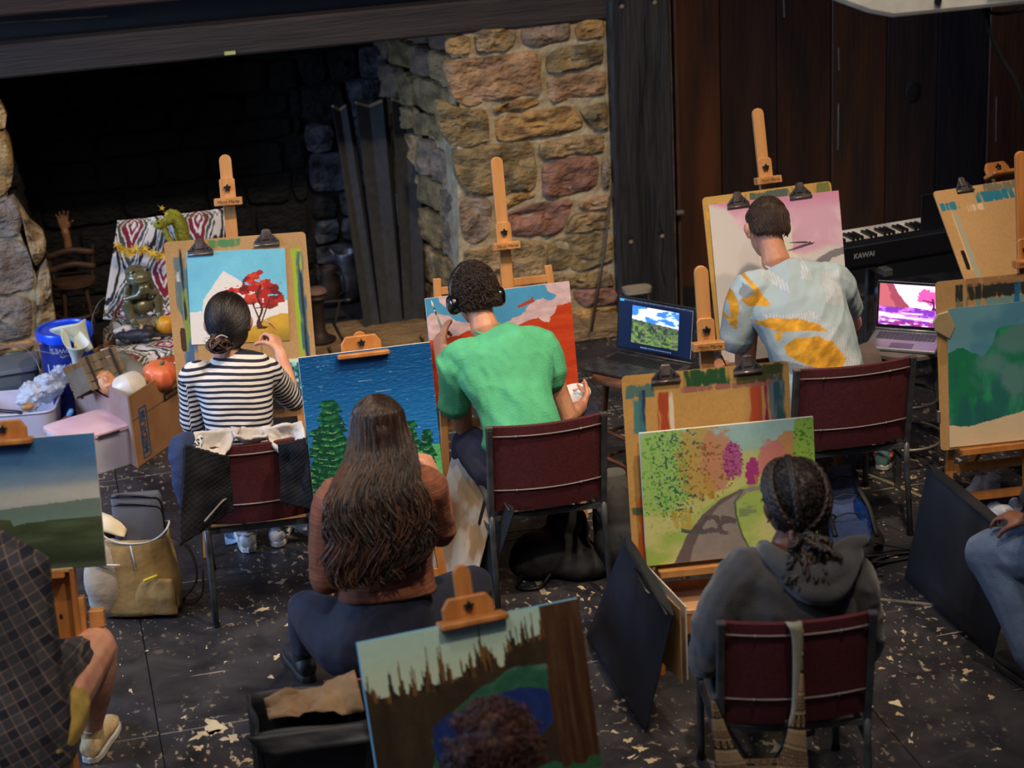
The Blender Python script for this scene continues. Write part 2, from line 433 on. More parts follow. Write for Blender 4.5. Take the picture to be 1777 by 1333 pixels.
# masking tape marks and cable tracks on the floor
M_tape = mat('worn_tape', (150, 140, 112), .7, 0, (110, 102, 84), 20)
def tape(pts, w, label):
    P = [G(x, y, 0) for x, y in pts]; c = P[0]
    b = MB()
    for a, d in zip(P[:-1], P[1:]): b.bar(tuple(a+np.array([0, 0, .001])), tuple(d+np.array([0, 0, .001])), w, .0015)
    o = b.build('floor_tape', M_tape, M=T(c[0], c[1], 0), world=True); setp(o, label, 'tape'); return o
tape([(930, 1003), (945, 1032)], .025, 'short strip of worn cream tape on the floor below the black bag heap')
tape([(870, 940), (960, 920)], .022, 'grey tape line on the floor under the green shirt man\'s chair')
tape([(1475, 1035), (1625, 1050)], .02, 'pale tape line on the floor between the hooded sitter\'s chair and the large black portfolio')
tape([(1490, 815), (1600, 862)], .02, 'pale tape line on the floor running towards the top corner of the large black portfolio')

# ---- stone masonry
def stone_mat(name, a, b, sc=9):
    return mat(name, a, .85, 0, b, sc, (1, 1, 1.6), (.34, .66), 1.0, 26, detail=10, bdist=.03)
SM = {'tan': stone_mat('stone_tan', (184, 152, 106), (112, 92, 64)), 'gold': stone_mat('stone_gold', (194, 152, 90), (120, 90, 54)),
      'red': stone_mat('stone_red', (160, 112, 90), (104, 76, 62)), 'olive': stone_mat('stone_olive', (156, 132, 88), (92, 78, 54)),
      'grey': stone_mat('stone_grey', (158, 132, 108), (98, 84, 72)), 'pink': stone_mat('stone_pink', (190, 148, 108), (122, 94, 66)),
      'soot': stone_mat('stone_soot', (18, 17, 17), (8, 8, 8)), 'soot_cool_lit': stone_mat('stone_soot_blue', (96, 98, 108), (26, 27, 32)),  # the bluish soot tone holds cool daylight in its colour
      'pale': stone_mat('stone_pale', (150, 134, 118), (112, 98, 84))}
M_mortar = mat('mortar', (186, 170, 138), .95, 0, (150, 134, 104), 18, bump=.8, bscale=60)
M_mortar_soot = mat('mortar_soot', (12, 12, 13), .95, 0, (22, 22, 24), 10, bump=.6)
def stone(poly, frame, m, parent, depth=.05, seed=0, base=-.02):
    """poly in plane coordinates (a,b); frame(a,b,h)->world point; rounded lumpy face"""
    rr = np.random.RandomState(seed); P = np.array(poly, float); out = []
    for i in range(len(P)):
        a, b = P[i], P[(i+1) % len(P)]; L = np.linalg.norm(b-a); k = max(2, int(L/.045))
        for q in range(k): out.append(a+(b-a)*q/k)
    B = np.array(out); c = B.mean(0); n = len(B)
    # round corners a little
    B = .6*B+.2*(np.roll(B, 1, 0)+np.roll(B, -1, 0))
    B = B+rr.uniform(-.004, .004, B.shape)
    size = min(np.ptp(B[:, 0]), np.ptp(B[:, 1])); vs = []; fs = []
    ringdef = [(1.0, base), (.99, depth*.7), (.95, depth*.92), (.82, depth*.98), (.62, depth*1.0), (.4, depth*1.02), (.2, depth*1.02)]
    off = rr.rand(3)*50
    for s_, h in ringdef:
        Q = c+(B-c)*s_
        if s_ > .9 and s_ < 1: Q = c+(B-c)*(1-(1-s_)*.16/max(size, .05))
        z = h
        w = 0 if h <= 0 else 1
        nz = (fbm(Q[:, 0]*16+off[0], Q[:, 1]*20+off[1], s=seed, o=3)-.5)*depth*1.5*w+np.abs(fbm(Q[:, 0]*4+off[1], Q[:, 1]*7+off[2], s=seed+3, o=2)-.5)*depth*-.8*w
        for (a, b), zz in zip(Q, z+nz): vs.append(frame(a, b, zz))
    vs.append(frame(c[0], c[1], depth*1.1)); m_ = len(ringdef)
    for i in range(m_-1):
        for k in range(n):
            l = (k+1) % n; fs.append((i*n+k, i*n+l, (i+1)*n+l, (i+1)*n+k))
    for k in range(n): fs.append(((m_-1)*n+k, (m_-1)*n+(k+1) % n, m_*n))
    return MB().add(vs, fs).build('stone', m, parent, 50)
def coursed(frame, a0, a1, b0, b1, parent, mats, seed, hh=(.12, .26), ww=(.2, .5), gap=.012, depth=.04, xf=None):
    rr = random.Random(seed); b = b0; k = seed*100
    while b < b1-.02:
        h = min(rr.uniform(*hh), b1-b); a = a0-rr.random()*.12
        while a < a1-.02:
            w = rr.uniform(*ww); aa, ab = max(a, a0), min(a+w, a1)
            if ab-aa > .05:
                j = lambda: rr.uniform(-.012, .012)
                poly = [(aa+gap+j(), b+gap+j()), (ab-gap+j(), b+gap+j()), (ab-gap+j(), b+h-gap+j()), (aa+gap+j(), b+h-gap+j())]
                if xf: poly = [xf(*p) for p in poly]
                stone(poly, frame, rr.choice(mats), parent, depth*rr.uniform(.6, 1.3), k); k += 1
            a += w
        b += h
# right pillar: front face traced in metres on the wall plane
pil = structure(MB().prism([(2.06, -.02), (2.10, 1.0), (2.18, 1.69), (2.96, 1.69), (2.96, -.02)], 0, .9, Matrix.Translation((0, YW+.003+.9, 0)) @ RX(90)).build('wall_fireplace_right', M_mortar))
def fr_right(a, b, h): return (a, YW+.03-h, b)
def PP(pts, ox=500, oy=0, sc=2.962):
    o = []
    for x, y in pts:
        q = S(ox+x/sc, oy+y/sc, YW); o.append((q[0], q[2]))
    return o
stones_px = [
 ('gold', [(855,190),(940,175),(940,275),(880,290),(810,280),(815,215)]), ('tan', [(950,150),(1175,140),(1170,245),(1060,272),(962,270)]),
 ('grey', [(1187,145),(1455,108),(1458,210),(1300,238),(1190,248)]), ('gold', [(1470,108),(1628,85),(1628,195),(1478,210)]),
 ('pink', [(800,310),(1050,285),(1270,255),(1300,285),(1300,485),(1100,510),(920,555),(840,505),(810,400)]), ('olive', [(1310,290),(1400,240),(1625,210),(1628,330),(1450,355),(1325,385)]),
 ('pink', [(1325,400),(1480,380),(1628,355),(1640,485),(1350,530),(1322,480)]), ('gold', [(1045,560),(1110,522),(1300,492),(1315,528),(1200,560),(1060,582)]),
 ('gold', [(1050,605),(1100,588),(1300,562),(1460,535),(1530,655),(1320,700),(1060,730)]), ('olive', [(1482,562),(1642,510),(1648,660),(1580,680)]),
 ('olive', [(755,510),(900,560),(1030,560),(1040,725),(900,758),(840,762),(765,650)]), ('olive', [(842,768),(1060,740),(1260,720),(1285,970),(1100,1000),(950,1012),(862,940)]),
 ('tan', [(1280,730),(1450,705),(1632,680),(1632,785),(1450,800),(1290,835)]), ('red', [(1298,850),(1450,805),(1592,798),(1600,965),(1450,1000),(1310,1022)]),
 ('grey', [(1604,820),(1650,812),(1655,970),(1612,980)]), ('gold', [(1105,1012),(1180,985),(1270,975),(1280,1005),(1112,1075)]),
 ('pink', [(1487,1030),(1648,990),(1658,1070),(1495,1087)]), ('grey', [(872,1025),(1030,1012),(1050,1065),(1020,1230),(905,1262),(887,1150)]),
 ('red', [(1110,1095),(1300,1040),(1475,1020),(1440,1120),(1380,1205),(1150,1222),(1100,1150)]), ('tan', [(1450,1098),(1660,1088),(1662,1172),(1410,1203)]),
 ('tan', [(893,1285),(1060,1248),(1300,1230),(1325,1300),(1330,1420),(1100,1460),(900,1470)]), ('olive', [(1322,1255),(1400,1212),(1662,1185),(1680,1330),(1500,1390),(1340,1400)])]
for i, (m_, pts) in enumerate(stones_px): stone(PP(pts), fr_right, SM[m_], pil, .055, 10+i)
low = [('tan', [(792,505),(880,500),(950,497),(985,500),(985,528),(797,545)]), ('olive', [(945,478),(1065,468),(1070,495),(1040,500),(950,495)]), ('red', [(992,502),(1068,496),(1072,524),(1000,532)]),
       ('gold', [(985,538),(1072,528),(1076,548),(1030,556),(988,562)]), ('tan', [(797,552),(982,534),(984,560),(800,575)])]
for i, (m_, pts) in enumerate(low): stone([tuple(q) for q in PP(pts, 0, 0, 1)], fr_right, SM[m_], pil, .06, 60+i)
# flared inner side of the right pillar
def fr_rside(a, b, h):    # a = depth behind the front plane
    bx = 2.10+.10*min(b, 1.2)/1.0
    return (bx-.25*a-h, YW+.05+a, b)
coursed(fr_rside, 0.0, 1.2, 0.02, 1.8, pil, [SM['olive'], SM['olive'], SM['grey'], SM['tan']], 5, (.14, .24), (.18, .34), .01, .05)
# left pillar
pl = structure(MB().prism([(-1.3, -.02), (-.08, -.02), (-.12, .6), (-.22, 1.1), (-.24, 1.69), (-1.3, 1.69)], 0, .9, Matrix.Translation((0, YW+.006+.9, 0)) @ RX(90)).build('wall_fireplace_left', M_mortar))
left_px = [('gold', [(-60,150),(0,165),(12,200),(12,222),(-60,226)]), ('gold', [(-60,232),(14,224),(26,285),(20,325),(0,345),(-60,340)]),
 ('pale', [(-60,350),(0,352),(24,335),(40,370),(38,405),(0,412),(-60,415)]), ('tan', [(30,345),(50,385),(78,400),(82,440),(62,470),(44,405)]),
 ('pale', [(-60,420),(0,418),(35,412),(55,445),(60,500),(35,505),(-60,515)]), ('tan', [(64,478),(82,445),(92,520),(101,568),(62,580),(62,510)]),
 ('pale', [(-60,522),(30,512),(56,520),(58,580),(0,590),(-60,592)]), ('gold', [(-60,598),(0,596),(60,587),(62,603),(0,614),(-60,618)]), ('grey', [(-60,624),(0,620),(70,606),(75,640),(0,660),(-60,664)])]
def fr_left(a, b, h): return (a, YW+.03-h, b)
for i, (m_, pts) in enumerate(left_px): stone([tuple(q) for q in PP(pts, 0, 0, 1)], fr_left, SM[m_], pl, .06, 80+i)
def fr_lside(a, b, h): return (-.24+.10*(1.7-b)/1.0*.9+h, YW+.05+a, b)
coursed(fr_lside, 0.05, 1.1, .02, 1.7, pl, [SM['soot']], 15, (.16, .26), (.2, .36), .008, .03)
# back wall of the hearth, soot black; cool daylight painted onto right end
bk = structure(MB().box((1.1, 11.35, .85), (3.4, .2, 1.9)).build('wall_fireplace_back', M_mortar_soot))
def fr_back(a, b, h): return (a, 11.24-h, b)
coursed(fr_back, -.4, 1.45, 0.03, 1.75, bk, [SM['soot']], 3, (.13, .24), (.22, .5), .008, .03)
coursed(fr_back, 1.45, 2.1, 0.03, 1.75, bk, [SM['soot_cool_lit'], SM['soot_cool_lit'], SM['soot']], 4, (.13, .24), (.16, .34), .008, .045)
# chimney underside so the hearth stays dark
structure(MB().box((1.1, 10.8, 1.76), (3.4, 1.1, .06)).build('ceiling_chimney', M_dark))
# hearth slabs
M_hearth = stone_mat('hearth_slab', (150, 122, 84), (110, 88, 60), 5)
hs = structure(MB().box((1.0, 10.55, .012), (3.3, 1.3, .02)).build('trim_hearth', M_mortar_soot))
x = -.5; rr = random.Random(3)
while x < 2.1:
    w = rr.uniform(.35, .6)
    MB().box((x+w/2, 10.05, .03), (w-.015, .3, .05)).build('hearth_slab', M_hearth, hs, bevel=.008)
    MB().box((x+w/2+.1, 10.4, .026), (w-.015, .38, .045)).build('hearth_slab', M_hearth, hs, bevel=.008)
    x += w
MB().box((2.6, 9.98, .035), (.72, .24, .07)).build('hearth_slab', M_hearth, hs, bevel=.01)

# beams
M_beam = mat('dark_beam', (58, 48, 44), .7, 0, (34, 28, 27), 5, (.25, 5, 5), (.3, .7), .6, 20)
M_beam_b = mat('brown_beam', (72, 48, 36), .65, 0, (44, 28, 22), 4, (.3, 5, 5), (.3, .7), .6, 20)
M_post = mat('black_post', (50, 48, 47), .55, 0, (22, 21, 22), 5, (4, 4, .35), (.3, .7), .9, 16)
bm_ = structure(MB().box((.85, 10.23, 1.77), (4.24, .30, .165)).build('trim_lintel', M_beam, bevel=.012))
structure(MB().box((1.1, 10.34, 1.95), (4.6, .1, .3)).build('trim_above_lintel', mat('gap_shade_black', (16, 15, 16), .8)))  # near-black face paints in the shadow of the gap above the lintel
structure(MB().box((.9, 10.2, 2.17), (4.4, .36, .34)).build('trim_upper_beam', M_beam_b, bevel=.01))
o = MB().box((0, 0, 0), (.055, .004, .018)).build('sticky_note', mat('note_yellow', (206, 210, 120), .7), M=T(*S(399, 92, 10.075)) @ RZ(0)); setp(o, 'small pale yellow paper tag stuck on the dark lintel beam', 'note')
a, b_ = S(-40, 42, 10.2), S(186, 28, 10.2)
o = MB().tube([a, b_], .006, 8).build('metal_rod', mat('steel_dull', (120, 112, 104), .4, .8), M=T(*a), world=True); setp(o, 'thin metal rod lying along the dark gap above the lintel beam', 'rod')
post = structure(MB().box((3.11, 10.2, 1.4), (.33, .36, 2.9)).build('trim_timber_post', M_post, bevel=.015, segs=2))
M_hole = mat('peg_hole_dark', (6, 6, 6), .9); M_raw = mat('raw_wood_chip', (150, 128, 104), .8)
for px_, py_ in ((1077, 5), (1134, -2), (1093, 414), (1147, 404)):
    p = S(px_, py_, 10.02); MB().lathe([(.017, 0), (.017, .004)], 14, T(*p) @ RX(90)).build('peg_hole', M_hole, post)
    MB().lathe([(.013, 0), (.010, .005)], 10, T(p[0]+.006, p[1]-.001, p[2]-.018) @ RX(90)).build('peg_chip', M_raw, post)
for k, (x0, z0, x1, z1) in enumerate(((3.07, .3, 3.09, 1.5), (3.13, .1, 3.16, .8), (3.20, .2, 3.19, .6), (3.10, 1.1, 3.14, 1.7))):
    b = MB(); pts = [(x0+(x1-x0)*t+.008*sin(9*t+k), 10.019, z0+(z1-z0)*t) for t in np.linspace(0, 1, 12)]
    b.tube(pts, [.001]+[.005]*10+[.001], 5); b.build('timber_crack', M_hole, post)
M_strip = mat('grey_strip', (120, 104, 108), .5, 0, (70, 60, 64), 12)
structure(MB().box((3.29, 10.10, 1.4), (.008, .05, 2.9)).build('trim_post_edge', M_strip))
structure(MB().box((3.325, 10.12, 1.4), (.016, .05, 2.9)).build('trim_plank_edge', mat('pipe_brown', (96, 74, 68), .4, .3)))
o = MB().tube([(3.295, 10.06, .60), (3.335, 10.06, .60)], .016, 8).build('pipe_clip', M_strip); setp(o, 'small pale clip holding the strip between the timber post and the plank wall', 'clip')
# plank wall
wl = structure(MB().box((4.9, 10.35, 1.3), (3.4, .08, 2.7)).build('wall_planks', M_dark))
edges = [3.34, 3.63, 3.96, 4.28, 4.61, 4.92, 5.23, 5.55, 5.87, 6.19, 6.5]
pcol = [((88, 50, 28), (44, 28, 22)), ((58, 38, 30), (32, 24, 23)), ((66, 38, 24), (30, 21, 18)), ((44, 34, 30), (84, 48, 24)), ((62, 42, 35), (34, 24, 23)), ((42, 32, 32), (26, 22, 24))]
for i in range(len(edges)-1):
    a, b_ = pcol[i % 6]
    pm = mat('plank_stain_%s' % 'abcdef'[i % 6], a, .5, 0, b_, 3.2, (2.6, 1, .35), (.3, .7), .35, 22)
    w = edges[i+1]-edges[i]-.007
    MB().box(((edges[i]+edges[i+1])/2, 10.28+.003*(i % 3), 1.3), (w, .06, 2.7)).build('plank', pm, wl, bevel=.003)
kn = mat('plank_knot', (28, 20, 18), .6, 0, (18, 13, 12), 30, bump=.4)
p = S(1584, 160, 10.247); MB().ell((0, 0, 0), (.042, .004, .062), T(*p), 16, 8).build('knot', kn, wl, 180)
for (x_, y_, X_, Y_) in ((1455, 83, 1456, 122), (1455, 180, 1454, 260), (1729, 168, 1728, 245), (1360, 0, 1361, 30), (1454, 330, 1453, 470)):
    a, b_ = S(x_, y_, 10.25), S(X_, Y_, 10.25); MB().tube([a, b_], .0022, 5).build('light_gap', mat('pale_crack', (150, 150, 150), .6), wl)
structure(MB().box((4.9, 10.24, .05), (3.3, .03, .12)).build('baseboard_planks', M_dark))

structure(MB().box((-3.1, 10.3, 1.5), (3.7, .3, 3.2)).build('wall_left_stone', stone_mat('rubble_wall', (112, 98, 80), (60, 54, 46), 5)))
structure(MB().box((-.8, 10.42, 2.75), (8.2, .1, 1.2)).build('wall_above_beam', mat('dark_upper_wall', (40, 30, 26), .7, 0, (24, 20, 20), 3)))
structure(MB().box((8.3, 5.4, 1.6), (.12, 14, 3.4)).build('wall_right', mat('dark_upper_wall', (40, 30, 26))))
structure(MB().box((7.4, 10.35, 1.3), (1.8, .08, 2.9)).build('wall_plank_end', mat('dark_upper_wall', (40, 30, 26))))
# projector hanging from the ceiling, top right, with its cables
M_proj = mat('projector_white', (205, 204, 196), .45)
pj = Fr(S(1662, -34, 6.0), -8, 0)
pr = thing('projector', 'white ceiling projector hanging at the top right edge', 'projector', pj.M())
MB().prism([(-.50, .06), (-.47, 0), (-.34, -.055), (-.26, -.075), (.45, -.055), (.5, 0), (.5, .12), (-.42, .12)], -.17, .17).build('housing', M_proj, pr, bevel=.015, segs=2)
MB().box((0, .30, 0), (.05, .4, .05)).build('ceiling_mount', M_proj, pr)
MB().lathe([(.012, 0), (.012, .01)], 12, T(-.12, -.03, .17)).build('screw', mat('black_plastic', (20, 20, 22), .4), pr)
MB().box((.12, -.025, .172), (.16, .012, .004)).build('vent_slot', mat('projector_grey', (120, 120, 118), .5), pr)
M_blk = mat('black_plastic', (20, 20, 22), .4); M_cab = mat('cable_black', (8, 8, 8), .9, spec=.1)
q = [S(1708, 4, 5.9), S(1716, 50, 5.85), S(1740, 105, 5.8), S(1762, 140, 5.75), S(1780, 200, 5.7), S(1800, 300, 5.7)]
o = MB().tube(bez(q, 8), .008, 8).build('projector_cable', M_cab, M=T(*q[0]), world=True, smooth=180); setp(o, 'black cable hanging down from the white projector', 'cable')
q = [S(1706, -4, 5.9), S(1712, 16, 5.85), S(1735, 24, 5.85), S(1790, 14, 5.8)]
o = MB().tube(bez(q, 8), .006, 8).build('projector_cable', M_cab, M=T(*q[0]), world=True, smooth=180); setp(o, 'black cable looping sideways under the white projector', 'cable')

# ================================================================== CHAIRS
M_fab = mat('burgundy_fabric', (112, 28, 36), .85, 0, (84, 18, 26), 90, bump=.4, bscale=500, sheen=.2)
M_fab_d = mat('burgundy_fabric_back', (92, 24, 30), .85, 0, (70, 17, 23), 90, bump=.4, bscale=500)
M_frame = mat('charcoal_metal', (84, 86, 88), .35, .25, (56, 58, 61), 12, bump=.1)
M_pipe = mat('grey_piping', (128, 118, 116), .6)
M_riv = mat('rivet_metal', (150, 146, 140), .35, .8)
def chair(label, c, yaw, w=.46, hz=.79, group='burgundy stacking chairs'):
    """c = floor point under the middle of the backrest top; faces local +y"""
    t = thing('stacking_chair', label, 'chair', T(c[0], c[1], 0) @ RZ(yaw), group)
    hb = hz-.42                                   # backrest panel height
    def bk(u, z, off=0):                          # curved backrest surface, leaning back
        s_ = (u*2-1); return ((u-.5)*(w-.026), -.055*(z-.42)/hb+.06+.035*(s_*s_)-.035+off, z)
    b = MB(); nu, nv = 14, 6; vs = []; fs = []
    for side, off in ((0, -.014), (1, .022)):
        for j in range(nv+1):
            for i in range(nu+1):
                vv = .42+hb*j/nv; e = .012*(1 if j in (0, nv) else 0); vs.append(bk(i/nu, vv, off*(1 if 0 < j < nv and 0 < i < nu else .55)))
    n1 = (nu+1)*(nv+1)
    for j in range(nv):
        for i in range(nu):
            a = j*(nu+1)+i; fs.append((a, a+1, a+nu+2, a+nu+1)); a += n1; fs.append((a, a+nu+1, a+nu+2, a+1))
    ring = [i for i in range(nu+1)]+[(j+1)*(nu+1)+nu for j in range(nv)]+[nv*(nu+1)+i for i in range(nu-1, -1, -1)]+[j*(nu+1) for j in range(nv-1, 0, -1)]
    for a, d in zip(ring, ring[1:]+ring[:1]): fs.append((a, a+n1, d+n1, d))
    b.add(vs, fs); back = b.build('backrest', M_fab_d, t, 60)
    for zz in (.42+hb*.90, .42+hb*.26):
        MB().tube([bk(i/14, zz, -.0165) for i in range(15)], .0032, 6).build('piping', M_pipe, back, 180)
        for u in (.2, .8):
            p = bk(u, zz, -.019); MB().lathe([(.006, 0), (.005, .003), (.001, .004)], 10, T(*p) @ RX(90)).build('rivet', M_riv, back, 60)
    # seat
    b = MB(); b.loft([((0, .30, .405), (w/2-.035, 0, 0), (0, .20, 0), 5), ((0, .30, .425), (w/2-.01, 0, 0), (0, .225, 0), 5),
                      ((0, .30, .455), (w/2-.012, 0, 0), (0, .222, 0), 5), ((0, .30, .468), (w/2-.06, 0, 0), (0, .17, 0), 4)], 32)
    b.build('seat', M_fab, t, 60)
    for sx in (-1, 1):
        x = sx*(w/2)
        # upright along the backrest
        b = MB(); b.bar((x, -.004, hz-.004), (x, .055, .40), .024, .026, up=(0, 1, 0)); b.build('backrest_post', M_frame, t, bevel=.003)
        b = MB(); b.box((x, -.004, hz+.001), (.027, .029, .008)); b.build('end_cap', M_riv, t)
        # rear leg
        b = MB(); b.tube([(x, .055, .42), (x, .045, .30), (x+sx*.004, .0, 0.01)], .0125, 10); b.build('leg', M_frame, t, 180)
        # front leg with the arched side rail
        b = MB(); b.tube(bez([(x, .05, .395), (x, .12, .44), (x, .25, .452), (x, .44, .448), (x, .505, .42), (x, .52, .33), (x, .535, .01)], 5), .0125, 10); b.build('leg', M_frame, t, 180)
        b = MB(); b.bar((x, .07, .32), (x, .50, .31), .018, .018); b.build('side_rail', M_frame, t)
        for y in (.0, .535):
            MB().lathe([(.015, 0), (.015, .018)], 10, T(x+(sx*.004 if y == 0 else 0), y, .0)).build('foot', M_blk, t, 60)
    MB().bar((-w/2, .06, .385), (w/2, .06, .385), .02, .02).build('cross_rail', M_frame, t)
    return t
def midG(a, b, z=.785):
    p, q = G(*a, z), G(*b, z); return (p+q)/2, degrees(atan2(q[1]-p[1], q[0]-p[0])), float(np.hypot(*(q-p)[:2]))
c2, y2, w2 = midG((848, 745), (1047, 720)); chair('burgundy chair behind the painter in the mint green shirt', c2, y2, .45)
c3, y3, w3 = midG((1383, 645), (1583, 622)); chair('burgundy chair behind the painter in the yellow patterned tee', c3, y3, .49)
c4, y4, w4 = midG((1252, 1084), (1513, 1066)); chair('burgundy chair nearest the viewer, with a patterned strap bag over its back', c4, y4, .46)
p1 = G(437, 760, .78); chair('burgundy chair under the striped sitter, draped with quilted jackets', p1, -4, .42, .765)

# ================================================================== EASELS
M_beech = mat('beech_wood', (198, 142, 84), .5, 0, (172, 116, 62), 3.5, (6, .6, 6), (.3, .7), .15, 20)
M_beech_d = mat('beech_wood_orange', (190, 124, 60), .5, 0, (150, 92, 42), 3.5, (6, .6, 6), (.3, .7), .15, 20)
M_ink = mat('burnt_logo_ink', (70, 44, 26), .8)
def logo(parent, M, w):
    b = text_mb('Mont Marte', w*.17, ext=.0004, shear=.35); o = b; 
    vs = b.verts(); A = np.array(M); vs = vs @ A[:3, :3].T+A[:3, 3]
    q = MB().add(vs, b.f); q.tube([tuple((M @ Vector((x*w, -.012-.002*sin(9*x), 0)))) for x in np.linspace(-.36, .36, 8)], .0005, 4)
    return q.build('brand_lettering', M_ink, parent)
def easel(label, f, h, mast_top, holder, kind='plate', wood=None, w_leg=.24, mast_w=.05, tray_w=.34, back=.045, logo_=True, post_r=None, rear=True, twist=0, tray_d=.09):
    """f: frame of the picture it carries (origin = picture centre), h picture height; mast_top / holder = distances up the plane from the picture centre; the easel stands behind the plane"""
    wood = wood or M_beech
    zc = f.c[2]; ct = f.v[2]
    y0 = -h/2                                   # tray height in the plane
    fl = -(zc)/ct                               # plane coordinate of the floor
    t = thing('easel', label, 'easel', f.M())
    d = -back
    mx = holder[0]
    def X(y): return mx*(y-y0)/(max(holder[1]-y0, .01)) if twist else mx
    # mast with a rounded top
    b = MB(); mw_ = mast_w; top = mast_top[1]
    arc = [(mw_/2*cos(a), top-mw_/2+mw_/2*sin(a)) for a in np.linspace(0, pi, 9)]
    poly = [(-mw_/2, y0-.25), (mw_/2, y0-.25)]+arc
    lean = (mast_top[0]-mx)/(top-y0+.25)
    b.prism([(mx+x+lean*(y-y0), y) for x, y in poly], d-.011, d+.011); b.build('mast', wood, t, bevel=.002)
    # sliding holder
    hy = holder[1]; hx = mx+lean*(hy-y0)
    if kind == 'plate':
        pw, ph = .064, .095
        poly = [(-pw/2, 0), (pw/2, 0), (pw/2, ph-.01), (pw/2-.01, ph), (-pw/2+.01, ph), (-pw/2, ph-.01)]
        hd = MB().prism([(hx+x, hy+y) for x, y in poly], d+.011, d+.026).build('holder', wood, t, bevel=.002)
        b = MB().box((hx, hy-.004, d+.04), (.115, .032, .05)); lip = b.build('holder_lip', wood, hd, bevel=.003)
        if logo_: logo(hd, T(hx, hy-.004, d+.0655), .11)
        ky = hy+ph*.55; kz = d+.026
    else:
        pw, ph = .155, .062
        poly = [(-pw/2, 0), (pw/2, 0), (pw/2, ph*.55), (pw/2-.02, ph), (-pw/2+.02, ph), (-pw/2, ph*.55)]
        hd = MB().prism([(hx+x, hy+y) for x, y in poly], d+.011, d+.029).build('holder', wood, t, bevel=.004)
        b = MB().box((hx, hy-.006, d+.05), (.20, .018, .075)); b.build('holder_lip', wood, hd, bevel=.004)
        ky = hy+ph*.55; kz = d+.029
    st = []
    for k in range(10):
        r = .017 if k % 2 == 0 else .009; st.append((hx+r*cos(pi*k/5+pi/2), ky+r*sin(pi*k/5+pi/2)))
    b = MB().prism(st, kz, kz+.012); b.build('star_knob', M_blk, hd, bevel=.001)
    # tray
    tr = MB().box((mx*.3, y0-.012, d+tray_d/2), (tray_w, .022, tray_d)).build('tray', wood, t, bevel=.003)
    MB().box((mx*.3, y0-.001, d+tray_d-.004), (tray_w, .008, .008)).build('tray_lip', wood, tr)
    # uprights, rails and legs
    pr_ = post_r if post_r is not None else y0+.12
    for sx in (-1, 1):
        b = MB().bar((sx*w_leg, fl+.012, d-.02), (sx*w_leg*.8, pr_, d-.02), .032, .022, up=(0, 0, 1)); b.build('leg', wood, t, bevel=.002)
    MB().box((0, y0-.10, d-.022), (w_leg*1.9, .036, .02)).build('crossbar', wood, t, bevel=.002)
    MB().box((0, fl+.16, d-.022), (w_leg*2.0, .036, .02)).build('crossbar', wood, t, bevel=.002)
    if post_r is not None: MB().box((0, pr_-.055, d-.022), (w_leg*1.62, .032, .02)).build('crossbar', wood, t, bevel=.002)
    if rear:     # rear leg: from high on the mast to the floor behind
        a = f.pt(mx, y0+.25, d-.03); q = np.array([a[0]-f.n[0]*.42, a[1]-f.n[1]*.42+.1, .012])
        b = MB().bar(tuple(a), tuple(q), .034, .02, up=(1, 0, 0)); b.build('leg', wood, t, world=True, bevel=.002)
    return t
M_clip = mat('clip_steel', (122, 112, 108), .28, .45, (84, 74, 72), 25)
M_clip2 = mat('clip_steel_bright', (190, 190, 192), .25, .95)
def bulldog(parent, x, y, z, w=.10, rot=0, m=None, name='clip'):
    m = m or M_clip; M = T(x, y, z) @ RZ(rot)
    c = MB().prism([(-w/2, -.014), (w/2, -.014), (w/2, .004), (w*.20, .036), (w*.16, .05), (.008, .055), (-.008, .055), (-w*.16, .05), (-w*.20, .036), (-w/2, .004)], .0, .003, M).build(name, m, parent)
    MB().tube([tuple(M @ Vector((-w/2, -.012, .005))), tuple(M @ Vector((w/2, -.012, .005)))], .006, 8).build('clip_jaw', m, c, 180)
    for sx in (-1, 1):
        MB().prism([(sx*w*.46, .004), (sx*w*.2, .004), (sx*w*.17, .034)], .003, .006, M).build('clip_side', M_clip2, c)
        MB().lathe([(.004, 0), (.004, .003)], 8, M @ T(sx*w*.28, .012, .006)).build('clip_rivet', M_blk, c)
    MB().box((0, .03, .005), (w*.3, .04, .006), M).build('clip_lever', m, c, bevel=.002)
    return c

# ------------------------------------------------------------------ painters (numpy): U right, V down, 0..1
def inpoly(U, V, pts, soft=0, seed=0, wob=.006, fr=18):
    if wob: 
        U = U+(fbm(U*fr, V*fr, s=seed)-.5)*wob*2; V = V+(fbm(U*fr+9, V*fr+4, s=seed+1)-.5)*wob*2
    r = np.zeros(U.shape, bool); n = len(pts)
    for i in range(n):
        x1, y1 = pts[i]; x2, y2 = pts[(i+1) % n]
        if y1 == y2: continue
        c = ((y1 > V) != (y2 > V)) & (U < (x2-x1)*(V-y1)/(y2-y1)+x1); r ^= c
    return r
def mixm(I, m, col, a=1.0):
    m = np.asarray(m, float)*a; return I*(1-m[..., None])+np.asarray(col, float)*m[..., None]
def const(U, col): return np.ones(U.shape+(3,))*np.array(col, float)
def sm(x, a, b): t = np.clip((x-a)/(b-a), 0, 1); return t*t*(3-2*t)
def lines(U, pts): return np.interp(U, [p[0] for p in pts], [p[1] for p in pts])
def canvas_noise(I, U, V, a=6, s=1): return I+((fbm(U*60, V*60, s=s, o=2)-.5)*a*2)[..., None]

